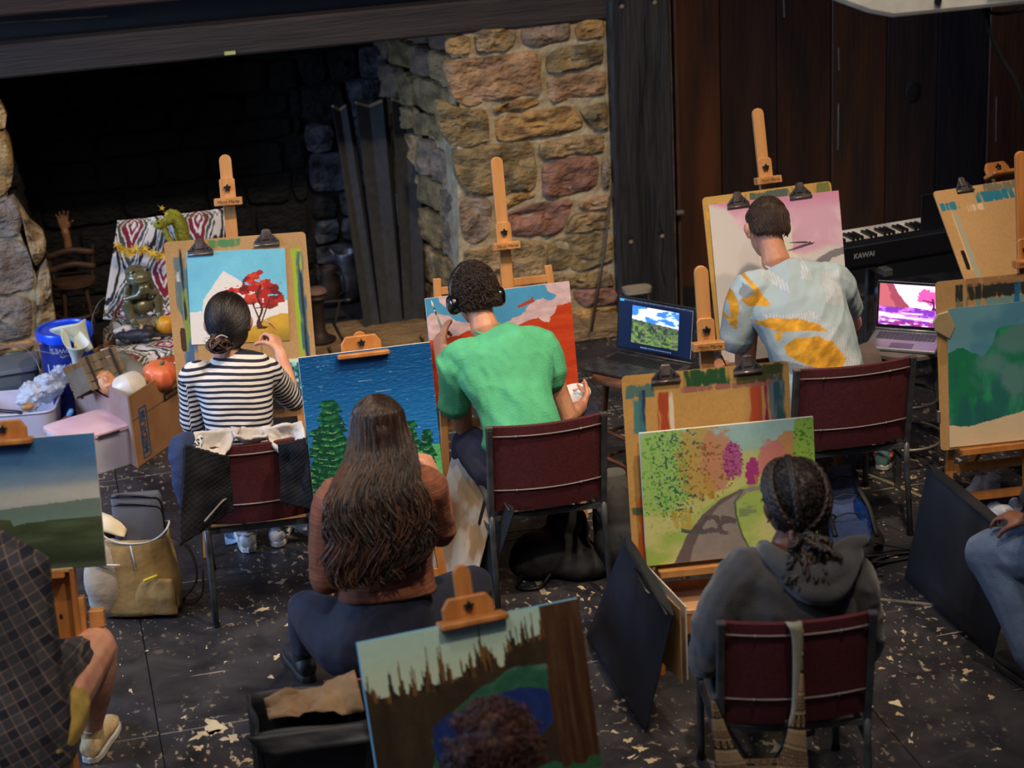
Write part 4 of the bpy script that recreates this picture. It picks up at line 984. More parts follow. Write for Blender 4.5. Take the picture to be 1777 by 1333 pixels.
# ================================================================== PEOPLE
def skin(name, a, b): return mat(name, a, .5, 0, b, 14, (1, 1, 1), (.35, .65), .12, 120, spec=.4)
SK1 = skin('skin_light', (214, 160, 132), (196, 136, 110)); SK2 = skin('skin_tan', (206, 148, 116), (182, 122, 94)); SK3 = skin('skin_brown', (122, 80, 60), (100, 62, 48))
M_eye = mat('eye_white', (225, 222, 215), .25); M_iris = mat('iris_brown', (50, 30, 20), .3); M_lip = mat('lips', (168, 92, 84), .5)
def unit(v): v = np.array(v, float); return v/(np.linalg.norm(v)+1e-12)
def limb(mb, pts, rad, n=12, k=4): mb.tube(bez(pts, k), interp(rad, k), n, round_=True)
def torso(mb, rows, R, n=22, e=2.3):
    """rows: (centre, half width, half depth); R: right vector(s)"""
    cs = [np.array(r[0], float) for r in rows]; rings = []
    for i, r in enumerate(rows):
        t = unit(cs[min(i+1, len(cs)-1)]-cs[max(i-1, 0)]); rv = np.array(R[i] if isinstance(R, list) else R, float)
        rv = unit(rv-t*(rv@t)); d = unit(np.cross(t, rv)); rings.append((cs[i], rv*r[1], d*r[2], e))
    out = []
    for i in range(len(rings)-1):
        for k in range(4):
            t = k/4; t2 = t*t*(3-2*t) if False else t
            out.append(tuple(rings[i][j]*(1-t2)+rings[i+1][j]*t2 for j in range(3))+(e,))
    out.append(rings[-1]); 
    a, z = out[0], out[-1]
    ta = unit(out[0][0]-out[1][0]); tz = unit(out[-1][0]-out[-2][0])
    out = [(a[0]+ta*.012, a[1]*.8, a[2]*.75, e)]+out+[(z[0]+tz*.015, z[1]*.8, z[2]*.75, e)]
    mb.loft(out, n)
def headM(c, fwd, up=(0, 0, 1)):
    f = unit(fwd); u = unit(np.array(up, float)-f*(np.array(up, float)@f)); r = np.cross(f, u); m = Matrix.Identity(4)
    for i in range(3): m[i][0] = r[i]; m[i][1] = f[i]; m[i][2] = u[i]; m[i][3] = c[i]
    return m
def head_prims(mb, M, s=1.0, neck=None):
    e = lambda c, r, N=None: mb.ell((0, 0, 0), tuple(q*s for q in r), M @ T(*(q*s for q in c)) @ (N or Matrix.Identity(4)), 18, 12)
    e((0, -.012, .025), (.074, .094, .092)); e((0, .035, -.03), (.060, .062, .078)); e((0, .045, -.075), (.040, .042, .036))
    e((0, .096, -.012), (.011, .018, .026), RX(-18)); e((0, .106, -.028), (.015, .012, .009)); e((0, .078, .022), (.050, .018, .012)); e((0, .090, -.062), (.026, .010, .010))
    for sx in (-1, 1):
        e((sx*.040, .068, -.022), (.018, .016, .016)); N = RZ(sx*-22)
        e((sx*.082, -.008, -.008), (.008, .020, .033), N); e((sx*.091, -.016, .002), (.007, .018, .024), N)
    if neck is not None:
        a = np.array(M @ Vector((0, -.03*s, -.05*s))); limb(mb, [a, (a+np.array(neck))/2, neck], [.054*s, .053*s, .060*s], 14)
def face_parts(parent, M, s=1.0, hairm=None):
    for sx in (-1, 1):
        b = MB().ell((0, 0, 0), .0115*s, M @ T(sx*.031*s, .080*s, .002*s), 12, 8); e = b.build('eye', M_eye, parent, 180, world=True)
        MB().ell((0, 0, 0), .0055*s, M @ T(sx*.031*s, .0895*s, .002*s), 10, 6).build('iris', M_iris, e, 180, world=True)
        b = MB(); b.tube([tuple(M @ Vector((sx*x*s, y*s, z*s))) for x, y, z in ((.014, .094, .021), (.03, .093, .026), (.048, .08, .022))], [.003*s, .004*s, .002*s], 6)
        b.build('eyebrow', hairm or M_iris, parent, 180, world=True)
    MB().ell((0, 0, 0), (.021*s, .006*s, .0065*s), M @ T(0, .098*s, -.062*s), 12, 6).build('lips', M_lip, parent, 180, world=True)
def hand(mb, wrist, d, n, curl=40, side=1, s=1.0, spread=6, tcurl=25, open_=None):
    """d: direction of the fingers, n: the way the palm faces, side: +1 puts the thumb on cross(d,n)"""
    w0 = np.array(wrist, float); d = unit(d); n = unit(np.array(n, float)-d*(np.array(n, float)@d)); w = np.cross(d, n)*side
    P = lambda a, b, c: w0+(d*a+w*b+n*c)*s
    mb.loft([(P(-.01, 0, 0), w*.026*s, n*.019*s, 2.4), (P(.02, .002, .0), w*.033*s, n*.017*s, 2.6), (P(.05, .001, .0), w*.040*s, n*.0155*s, 2.8), (P(.085, 0, -.001), w*.041*s, n*.0135*s, 2.8), (P(.095, 0, 0), w*.034*s, n*.009*s, 2.6)], 16)
    def rot(v, ax, a): c_, s_ = cos(a), sin(a); return v*c_+np.cross(ax, v)*s_+ax*(ax@v)*(1-c_)
    ax = unit(np.cross(d, n))
    curls = open_ or [curl]*4
    for k, (off, L, r) in enumerate(((.031, .074, .0094), (.0105, .082, .0098), (-.0095, .076, .0094), (-.029, .060, .0084))):
        dd = rot(d, n, radians(spread*(1.5-k)*-.9*side)); p = P(.078, off, 0); pts = [P(.05, off*.9, 0), p]; rr = [r*s, r*1.05*s]; an = 0
        for q, (seg, f) in enumerate(((.46, .55), (.30, 1.0), (.24, .7))):
            an += radians(curls[k]*f); v = rot(dd, ax, an); p = p+v*L*seg*s; pts.append(p); rr.append(r*(.97-.08*q)*s)
        mb.tube(bez(pts, 3), interp(rr, 3), 9, round_=True)
    v = unit(d*.62+w*.72+n*.28); p0 = P(.022, .022, .004); p1 = p0+v*.038*s; v2 = rot(unit(d*.85+w*.35+n*.3), ax, radians(tcurl)); p2 = p1+v2*.033*s; v3 = rot(v2, ax, radians(tcurl*.8)); p3 = p2+v3*.025*s
    mb.tube(bez([p0, p1, p2, p3], 3), interp([.0145*s, .0125*s, .0108*s, .0095*s], 3), 9, round_=True)
    return P
def folds(amp=.004, fx=6, fy=6, fz=18, seed=0, sk=0):
    def f(co):
        x, y, z = co[:, 0], co[:, 1], co[:, 2]+sk*co[:, 0]
        n = fbm(x*fx+3, y*fy+5, z*fz, s=seed, o=3); n2 = fbm(x*fx*2.2, y*fy*2.2, z*fz*.9+x*6, s=seed+5, o=2)
        return amp*((1-np.abs(n*2-1)*2.2)*.8+(n2-.5)*1.2)
    return f
def cloth(name, rgb, rgb2, rough=.9, bs=180, bump=.5, sheen=.04, sc=12): return mat(name, rgb, rough, 0, rgb2, sc, (1, 1, 1), (.35, .65), bump, bs, sheen=sheen)
def hair_mat(name, a, b, rough=.38): return mat(name, a, rough, 0, b, 30, (1, 1, 1), (.3, .7), .3, 200, spec=.5)
H_black = hair_mat('hair_black', (20, 16, 15), (38, 28, 24)); H_dark = hair_mat('hair_dark_brown', (48, 34, 26), (28, 20, 16), .5); H_brown = hair_mat('hair_long_brown', (52, 34, 25), (30, 20, 15), .42); H_braid = hair_mat('hair_braids', (26, 19, 16), (44, 32, 25), .5); H_red = hair_mat('hair_auburn', (84, 44, 32), (48, 26, 20), .55)
def slerp_cap(M, s, a, b, n=8, lift=1.0, ax=(.090, .110, .107), c0=(0, -.016, .024)):
    a, b = unit(a), unit(b); w = math.acos(max(-1, min(1, float(a@b))))+1e-6; out = []
    for t in np.linspace(0, 1, n):
        d = (a*sin((1-t)*w)+b*sin(t*w))/sin(w); out.append(np.array(M @ Vector(((c0[0]+d[0]*ax[0]*lift)*s, (c0[1]+d[1]*ax[1]*lift)*s, (c0[2]+d[2]*ax[2]*lift)*s))))
    return out
def strands(mb, P, r=.0012, n=3):
    m = len(P); mb.tube(P, [r*.7]+[r]*(m-2)+[r*.25], n, cap=False)
def shell_hair(parent, M, s, m, back_low=-.055, front=.05, thick=.012, seed=0, amp=.004, fr=60, count=900, slen=.02, curl=False, up_=0.0, sides=-.02):
    """short hair: a remeshed cap over the skull plus many small strands"""
    b = MB(); b.ell((0, 0, 0), ((.074+thick)*s, (.094+thick)*s, (.092+thick)*s), M @ T(0, -.014*s, .028*s), 28, 20)
    b.ell((0, 0, 0), ((.066+thick)*s, .060*s, .06*s), M @ T(0, -.052*s, (back_low+.035)*s), 24, 14)
    me = remeshed(b, .0055, 3)
    n = len(me.vertices); co = np.empty(n*3); me.vertices.foreach_get('co', co); co = co.reshape(-1, 3)
    nr = np.empty(n*3); me.vertex_normals.foreach_get('vector', nr); nr = nr.reshape(-1, 3)
    A = np.array(M.inverted()); L = co @ A[:3, :3].T+A[:3, 3]; L = L/s
    # hairline: keep above a slanted line; elsewhere sink into the head
    line = np.where(L[:, 1] > 0, sides+(L[:, 1])*1.25, np.where(L[:, 1] > -.04, sides+(-L[:, 1]/.04)*(back_low-sides)*.6, back_low+.0*L[:, 1]))
    dd = L[:, 2]-line; sink = np.clip(dd/.02, -1, 1)
    nz = fbm(L[:, 0]*fr, L[:, 1]*fr, L[:, 2]*fr, s=seed, o=2)-.5
    co = co+nr*((nz*amp*2*s)*(sink > 0)+np.where(sink < 1, (sink-1)*(thick+.006)*s*.7, 0))[:, None]
    me.vertices.foreach_set('co', co.ravel()); 
    A2 = np.array(WM[parent.name].inverted()); me.vertices.foreach_set('co', (co @ A2[:3, :3].T+A2[:3, 3]).ravel()); me.update()
    h = finish('hair', me, m, parent, 180)
    ok = np.where(sink > .3)[0]; rs = np.random.RandomState(seed); b = MB()
    up = np.array(M.to_3x3() @ Vector((0, 0, 1))); bk = np.array(M.to_3x3() @ Vector((0, -1, 0))); rt_ = np.array(M.to_3x3() @ Vector((1, 0, 0)))
    for i in rs.choice(ok, min(count, len(ok)), replace=False):
        p, nn = co[i], nr[i]
        if curl:
            t1 = unit(np.cross(nn, rs.randn(3))); t2 = np.cross(nn, t1); r_ = .0045*s*(1+rs.rand()*.8)
            pts = [p+nn*(.001+.0025*k*slen/.02)+(t1*cos(k*1.3)+t2*sin(k*1.3))*r_ for k in range(6)]; strands(b, pts, .0016*s, 3)
        else:
            g = unit(-up*.9+bk*.2+rs.randn(3)*.25); g = unit(g-nn*(g@nn)); 
            if L[i, 2] > .085: g = unit((np.array(M.to_3x3() @ Vector((.35, .9, 0))))+rs.randn(3)*.35); g = unit(g-nn*(g@nn))
            pts = [p-nn*.002, p+g*slen*.5+nn*slen*(.12+up_), p+g*slen+nn*slen*(.05+up_*.6)]; strands(b, pts, .0011*s, 3)
    b.build('hair_strands', m, h, 180, world=True)
    return h
def shoe(parent, ank, toe_dir, m, m_sole, L=.27, name='shoe'):
    f = unit((toe_dir[0], toe_dir[1], 0)); r = np.array([f[1], -f[0], 0]); a = np.array([ank[0], ank[1], 0.0]); z = np.array([0, 0, 1.0])
    P = lambda y, h, x=0: a+f*y+z*h+r*x
    b = MB(); b.loft([(P(-.065, .045), r*.026, z*.022), (P(-.05, .052), r*.036, z*.034), (P(-.01, .058), r*.039, z*.042), (P(.05, .052), r*.041, z*.036), (P(.10, .044), r*.046, z*.028), (P(.16, .038), r*.046, z*.022), (P(.195, .034), r*.034, z*.016), (P(.207, .030), r*.015, z*.008)], 18)
    b.tube([P(0, .06), P(-.005, .115)], [.040, .041], 16)
    s_ = b.build(name, m, parent, 60, world=True)
    out = [(-.07, .0), (-.06, .028), (-.02, .038), (.06, .042), (.12, .05), (.17, .047), (.205, .028), (.213, 0), (.205, -.028), (.17, -.047), (.12, -.05), (.06, -.042), (-.02, -.038), (-.06, -.028)]
    Mx = Matrix.Identity(4)
    for i in range(3): Mx[i][0] = f[i]; Mx[i][1] = -r[i]; Mx[i][2] = z[i]; Mx[i][3] = a[i]
    MB().prism(out, .002, .028, Mx).build('sole', m_sole, s_, world=True, bevel=.004)
    return s_
def brush(label, a, b, col=(196, 60, 50), handle=(190, 170, 130)):
    a, b = np.array(a), np.array(b); d = unit(b-a); L = np.linalg.norm(b-a); up = Vector(d)
    M = Matrix.Translation(V3(a)) @ Vector((0, 0, 1)).rotation_difference(up).to_matrix().to_4x4()
    t = thing('paintbrush', label, 'paintbrush', M)
    MB().lathe([(.0015, 0), (.0035, L*.3), (.0042, L*.62), (.003, L*.74)], 10).build('handle', mat('brush_handle_%s' % ('abcdefgh'[handle[0] % 8]), handle, .35), t, 180)
    MB().lathe([(.0034, L*.72), (.0042, L*.86)], 10).build('ferrule', M_clip2, t, 180)
    MB().lathe([(.0042, L*.85), (.0048, L*.92), (.001, L)], 10).build('bristles', mat('bristles', (206, 196, 170), .8), t, 180)
    return t
def person(label, base): return thing('person', label, 'person', T(base[0], base[1], 0))
def stool(label, c, h=.46, r=.17, wood=None, name='stool'):
    wood = wood or M_beech_d
    t = thing(name, label, 'stool', T(c[0], c[1], 0) @ RZ(20))
    MB().lathe([(r*.9, h-.03), (r, h-.024), (r, h-.006), (r*.96, h), (.001, h)], 28).build('seat', wood, t, 60)
    for k in range(4):
        a = pi/4+k*pi/2; b = MB(); b.tube([(r*.62*cos(a), r*.62*sin(a), h-.03), (r*1.0*cos(a), r*1.0*sin(a), 0.002)], [.015, .013], 10); b.build('leg', wood, t, 60)
    for hz, f in ((.18, .90), (.30, .78)):
        for k in range(4):
            a, a2 = pi/4+k*pi/2, pi/4+(k+1)*pi/2; MB().tube([(r*f*cos(a), r*f*sin(a), hz+.02*(k % 2)), (r*f*cos(a2), r*f*sin(a2), hz+.02*(k % 2))], .008, 8).build('rung', wood, t)
    return t
Rg = np.array([cos(radians(-6)), sin(radians(-6)), 0])      # right direction of people facing the wall
def Z(p, z): return np.array([p[0], p[1], z])

# ---- 1 striped sitter ------------------------------------------------------
def person_striped():
    nk, hc = S(393, 615, 7.43), S(396, 561, 7.48)
    pel = Z(S(425, 790, 7.36), .50)
    P = person('person in a navy and white striped top with a low black hair bun', pel)
    M = headM(hc, (.1, 1, -.12), (0, 0, 1)); s = .97
    b = MB(); head_prims(b, M, s, nk)
    lsh, rsh = S(335, 655, 7.42), S(468, 648, 7.42); 
    lel, rel = S(334, 735, 7.44), S(508, 694, 7.52)
    rwr = S(486, 612, 7.68); lwr = S(372, 772, 7.66)
    torso(b, [(pel+[0, 0, -.02], .12, .09), (S(410, 700, 7.38), .12, .085), (S(403, 650, 7.42), .14, .085), (nk+[0, 0, -.05], .09, .06)], Rg)
    limb(b, [lsh, lel], [.045, .036]); limb(b, [lel, (lel+lwr)/2, lwr], [.036, .034, .024]); limb(b, [rsh, rel], [.045, .036]); limb(b, [rel, (rel+rwr)/2, rwr], [.034, .033, .024])
    hd = S(471, 570, 7.78)-rwr
    hand(b, rwr, hd, (-.5, .35, -.3), 62, 1, .92, tcurl=35); hand(b, lwr, (.5, .7, -.1), (0, 0, -1), 30, 1, .92)
    blob('body', b, SK1, P, .0058, 2, fac=.35); face_parts(P, M, s, H_black)
    # striped top: the stripe coordinate runs down the torso and along the sleeves
    b = MB(); torso(b, [(S(418, 762, 7.38), .135, .105), (S(416, 735, 7.36), .13, .10), (S(410, 690, 7.38), .140, .098), (S(404, 655, 7.40), .165, .092), (S(400, 634, 7.42), .150, .075), (nk+[0, 0, -.012], .072, .055)], Rg)
    limb(b, [S(352, 652, 7.41), lsh, (lsh+lel)/2, lel], [.06, .058, .05, .047]); limb(b, [lel, (lel*.5+lwr*.5)], [.046, .038])
    limb(b, [S(460, 642, 7.41), rsh, (rsh+rel)/2, rel], [.06, .056, .05, .046])
    segs = [(lsh, lel), (rsh, rel)]
    def band(co):
        z = co[:, 2]*46.0+.8*np.sin(co[:, 0]*9)
        for a, e in segs:
            d = e-a; L = np.linalg.norm(d); t = ((co-a)@d)/(L*L); q = a+d*np.clip(t, 0, 1)[:, None]; r = np.linalg.norm(co-q, axis=1)
            inside = (t > .04) & (r < .066) & (np.abs((co-nk)@Rg) > .165)
            z = np.where(inside, -t*L*46.0+float(a[2]*46)+.3, z)
        return z
    m = bpy.data.materials.new('navy_white_stripes'); m.use_nodes = True; nt = m.node_tree; N = nt.nodes; L_ = nt.links; bs = N['Principled BSDF']; bs.inputs['Roughness'].default_value = .8
    at = N.new('ShaderNodeAttribute'); at.attribute_name = 'band'
    fr_ = N.new('ShaderNodeMath'); fr_.operation = 'FRACT'; L_.new(at.outputs['Fac'], fr_.inputs[0])
    gt = N.new('ShaderNodeMath'); gt.operation = 'GREATER_THAN'; gt.inputs[1].default_value = .54; L_.new(fr_.outputs[0], gt.inputs[0])
    mx = N.new('ShaderNodeMix'); mx.data_type = 'RGBA'; mx.inputs[6].default_value = C4(214, 208, 204); mx.inputs[7].default_value = C4(20, 22, 44); L_.new(gt.outputs[0], mx.inputs[0]); L_.new(mx.outputs[2], bs.inputs['Base Color'])
    blob('striped_top', b, m, P, .0065, 5, folds(.006, 7, 7, 12, 3), attr=band)
    cuff = MB(); limb(cuff, [rel+(rsh-rel)*.10, rel+(rwr-rel)*.10], [.049, .049]); cf = blob('cuff', cuff, cloth('black_cuff', (18, 18, 22), (30, 30, 34)), P, .008, 2)
    # trousers
    b = MB(); TR = cloth('black_trousers', (22, 22, 26), (34, 34, 40))
    hips = [(pel-Rg*.09, Z(S(400, 800, 7.80), .50), Z(G(430, 950, 0), .12)), (pel+Rg*.09, Z(S(478, 800, 7.82), .50), Z(G(484, 940, 0), .12))]
    torso(b, [(pel+[0, 0, -.05], .15, .11), (pel+[0, 0, .10], .15, .11)], Rg)
    for h, k, a in hips: limb(b, [h, (h+k)/2, k], [.085, .078, .058]); limb(b, [k, (k+a)/2, a], [.056, .052, .040])
    blob('trousers', b, TR, P, .010, 4, folds(.004, 6, 6, 10, 9))
    for h, k, a in hips: 
        s_ = shoe(P, a, (.05 if a is hips[0][2] else .25, 1), mat('silver_white_sneaker', (206, 206, 210), .4, 0, (150, 152, 160), 30), mat('sole_white', (226, 224, 220), .5))
        for zz in (.05, .075, .10):
            f = unit((.1, 1, 0)); b = MB().tube([(a[0]-.04, a[1]-.03, zz), (a[0], a[1]-.062, zz+.006), (a[0]+.04, a[1]-.03, zz)], .004, 6); b.build('heel_panel', mat('sneaker_grey', (120, 122, 130), .5), s_, 180, world=True)
        b = MB().tube([(a[0], a[1], .10), (a[0], a[1]+.01, .17)], [.034, .036], 14); b.build('sock', mat('sock_white', (210, 206, 200), .9), s_, 60, world=True)
    # hair: smooth cap of long strands gathered in a low bun
    b = MB(); b.ell((0, 0, 0), (.088*s, .108*s, .106*s), M @ T(0, -.016*s, .026*s), 30, 22); b.ell((0, 0, 0), (.078*s, .06*s, .07*s), M @ T(0, -.055*s, -.03*s), 24, 16)
    cut = M.inverted()
    me = remeshed(b, .006, 4); n = len(me.vertices); co = np.empty(n*3); me.vertices.foreach_get('co', co); co = co.reshape(-1, 3); A = np.array(cut); L = (co @ A[:3, :3].T+A[:3, 3])/s
    face = (L[:, 1] > .045) & (L[:, 2] < .085); cn = np.array(M.translation); co = np.where(face[:, None], cn+(co-cn)*.72, co)
    A2 = np.array(WM[P.name].inverted()); me.vertices.foreach_set('co', (co @ A2[:3, :3].T+A2[:3, 3]).ravel()); me.update(); h = finish('hair', me, H_black, P, 180)
    bun = np.array(S(380, 597, 7.36)); b = MB(); rs = np.random.RandomState(4)
    Mi = lambda x, y, z: np.array(M @ Vector((x*s, y*s, z*s)))
    lb = np.array(M.inverted() @ V3(bun))/s; gd = unit((lb-np.array([0, -.016, .024]))/np.array([.088, .108, .106]))
    for k in range(900):
        th = rs.uniform(-2.6, 2.6); st = np.array([sin(th)*.95, cos(th)*.6+.1, rs.uniform(.1, 1.1)]) if rs.rand() < .75 else np.array([rs.uniform(-.2, .2), rs.uniform(.2, .9), 1.0])
        c_ = slerp_cap(M, s, st, gd+rs.randn(3)*.10, 10, 1.012+.018*rs.rand()); strands(b, c_+[bun+rs.randn(3)*.012], .0017, 3)
    b.build('hair_strands', H_black, h, 180, world=True)
    b = MB()
    for k in range(46):     # bun: looped locks
        ax = unit(rs.randn(3)*.5+np.array([.3, -.8, .1])); t1 = unit(np.cross(ax, (0, 0, 1))); t2 = np.cross(ax, t1); r = rs.uniform(.014, .040); ph = rs.rand()*6; c = bun+rs.randn(3)*.006
        b.tube([c+(t1*cos(a+ph)*1.25+t2*sin(a+ph)*.85)*r+ax*.012*sin(2*a+k) for a in np.linspace(0, 2*pi*.93, 16)], [.001]+[.0042]*14+[.001], 5)
    for k in range(14):
        d = unit(np.array([-1, -.3, .1])+rs.randn(3)*.35); b.tube([bun+d*.03, bun+d*.045+rs.randn(3)*.004, bun+d*.06+rs.randn(3)*.008], [.0012, .001, .0004], 3)
    b.build('hair_bun', mat('hair_bun_brown', (40, 26, 20), .45, 0, (78, 48, 34), 30), h, 180, world=True)
    tie = MB(); c = bun+np.array([.01, -.012, .028])
    for k in range(9): tie.ell(tuple(c+np.array([-.022+.0055*k, -.002, .010*sin(k*.4)])), .0036, None, 8, 6)
    tie.build('hair_tie', mat('pearl_beads', (190, 188, 190), .3), h, 180, world=True)
    br = brush('short paintbrush held by the striped sitter against the red tree trunk', S(479, 572, 7.79), S(462, 556, 7.88), handle=(160, 60, 50))
    return P
person_striped()

# ---- 2 green shirt painter with headphones ---------------------------------
def person_green():
    nk, hc = S(842, 572, 7.40), S(823, 514, 7.50); pel = Z(S(905, 800, 7.14), .50)
    P = person('person in a mint green t-shirt with short dark curly hair, leaning towards the mesa canvas', pel)
    M = headM(hc, (-.15, 1, -.35), (-.05, .25, 1)); s = 1.0; R = np.array([.99, -.05, .10])
    lsh, rsh = S(790, 635, 7.36), S(935, 597, 7.34); lel, rel = S(804, 740, 7.46), S(984, 722, 7.30); lwr, rwr = S(766, 628, 7.52), S(1008, 706, 7.46)
    b = MB(); head_prims(b, M, s, nk)
    torso(b, [(pel+[0, 0, -.02], .13, .09), (S(895, 690, 7.22), .13, .09), (S(868, 620, 7.32), .15, .09), (nk+[0.01, -.01, -.05], .10, .06)], R)
    limb(b, [lsh, (lsh+lel)/2, lel], [.055, .047, .040]); limb(b, [lel, (lel*.6+lwr*.4), lwr], [.041, .040, .027]); limb(b, [rsh, (rsh+rel)/2, rel], [.055, .047, .041]); limb(b, [rel, (rel*.6+rwr*.4), rwr], [.041, .040, .028])
    hand(b, lwr, S(762, 566, 7.58)-lwr, (.75, .35, .1), 30, -1, 1.12, open_=[18, 22, 55, 60], tcurl=30)
    hand(b, rwr, S(1013, 688, 7.56)-rwr, (-.6, .1, .6), 35, 1, .95)
    blob('body', b, SK2, P, .0058, 2, fac=.35); face_parts(P, M, s, H_dark)
    b = MB(); torso(b, [(S(906, 772, 7.14), .155, .115), (S(903, 740, 7.15), .15, .112), (S(893, 690, 7.21), .158, .110), (S(878, 640, 7.29), .19, .108), (S(864, 606, 7.35), .175, .092), (S(851, 588, 7.39), .085, .062)], R)
    ls, rs_ = S(790, 700, 7.42), S(952, 650, 7.31)
    limb(b, [S(825, 618, 7.35), lsh, ls], [.075, .072, .064]); limb(b, [S(905, 600, 7.34), rsh, rs_], [.075, .073, .068])
    GR = cloth('mint_green_cotton', (84, 182, 130), (74, 166, 118), .8, 160, .35)
    blob('t_shirt', b, GR, P, .0065, 4, folds(.016, 5, 5, 6, 21, 1.2))
    cl_ = MB().tube([nk+np.array([.062*cos(a)+.012, .058*sin(a), .006+.016*sin(a)-.012*cos(a)]) for a in np.linspace(0, 2*pi, 28)[:-1]], .006, 8, closed=True); cl_.build('collar', GR, P, 180, world=True)
    JN = cloth('navy_jeans', (26, 36, 66), (18, 26, 48), .85, 300, .4)
    b = MB(); torso(b, [(pel+[0, 0, -.06], .16, .12), (pel+[0, 0, .12], .15, .11)], R)
    kl, kr = S(812, 768, 7.50), S(1014, 722, 7.58); al, ar = Z(S(812, 860, 7.62), .12), Z(S(1010, 870, 7.75), .12)
    for h, k, a in ((pel-R*.09, kl, al), (pel+R*.09, kr, ar)): limb(b, [h, (h+k)/2+[0, 0, .01], k], [.10, .092, .070]); limb(b, [k, (k+a)/2, a], [.068, .062, .050])
    blob('jeans', b, JN, P, .009, 4, folds(.006, 5, 5, 10, 33))
    for a in (al, ar): shoe(P, a, (0, 1), mat('dark_sneaker', (40, 42, 50), .6), mat('sole_white', (226, 224, 220), .5))
    shell_hair(P, M, s, hair_mat('hair_curly_brown', (66, 46, 34), (34, 24, 18), .55), -.060, .05, .013, 5, .007, 42, 1700, .022, True)
    # headphones
    H = thing('headphones', 'black over-ear headphones worn by the painter in the green t-shirt', 'headphones', M @ T(0, 0, 0))
    pts = [(.098*cos(a), -.012, .02+.116*sin(a)) for a in np.linspace(-.12, pi+.12, 26)]
    MB().tube(pts, .011, 8, up=(0, 1, 0), flat=1.5).build('headband', M_blk, H, 180)
    for sx in (-1, 1):
        cm = T(sx*.097, -.010, -.018) @ RY(90*sx)
        MB().lathe([(.030, -.016), (.040, -.012), (.042, .0), (.040, .012), (.034, .020), (.020, .024), (.001, .025)], 26, cm).build('ear_cup', mat('glossy_black', (14, 14, 17), .22, coat=.5), H, 180)
        MB().lathe([(.024, -.026), (.036, -.022), (.038, -.014)], 24, cm).build('ear_cushion', mat('cushion_black', (24, 24, 26), .8), H, 180)
        MB().lathe([(.011, .0250), (.011, .027)], 14, cm).build('cup_ring', mat('ring_green', (60, 110, 90), .3), H, 60)
    brush('pale green paintbrush held up by the painter in the green t-shirt', S(782, 612, 7.52), S(748, 521, 7.64), handle=(150, 176, 130))
    pc = S(997, 685, 7.56); t = thing('palette_plate', 'white paint plate in the green shirted painter\'s right hand', 'palette', Matrix.Translation(V3(pc)) @ RX(14) @ RY(-10))
    MB().lathe([(.03, -.006), (.05, -.004), (.068, .006), (.070, .007), (.066, .008), (.048, -.001), (.001, -.002)], 32).build('plate', mat('plate_white', (228, 226, 224), .35), t, 60)
    for k, (x, y, c) in enumerate(((.01, .01, (150, 196, 220)), (-.02, .02, (216, 190, 196)), (.02, -.02, (222, 222, 226)), (-.02, -.02, (170, 200, 214)), (.03, .02, (190, 120, 100)))):
        MB().ell((x, y, 0), (.014, .010, .003), RZ(40*k), 12, 6).build('paint_dab', mat('dab_%s' % 'abcde'[k], c, .25), t, 180)
person_green()

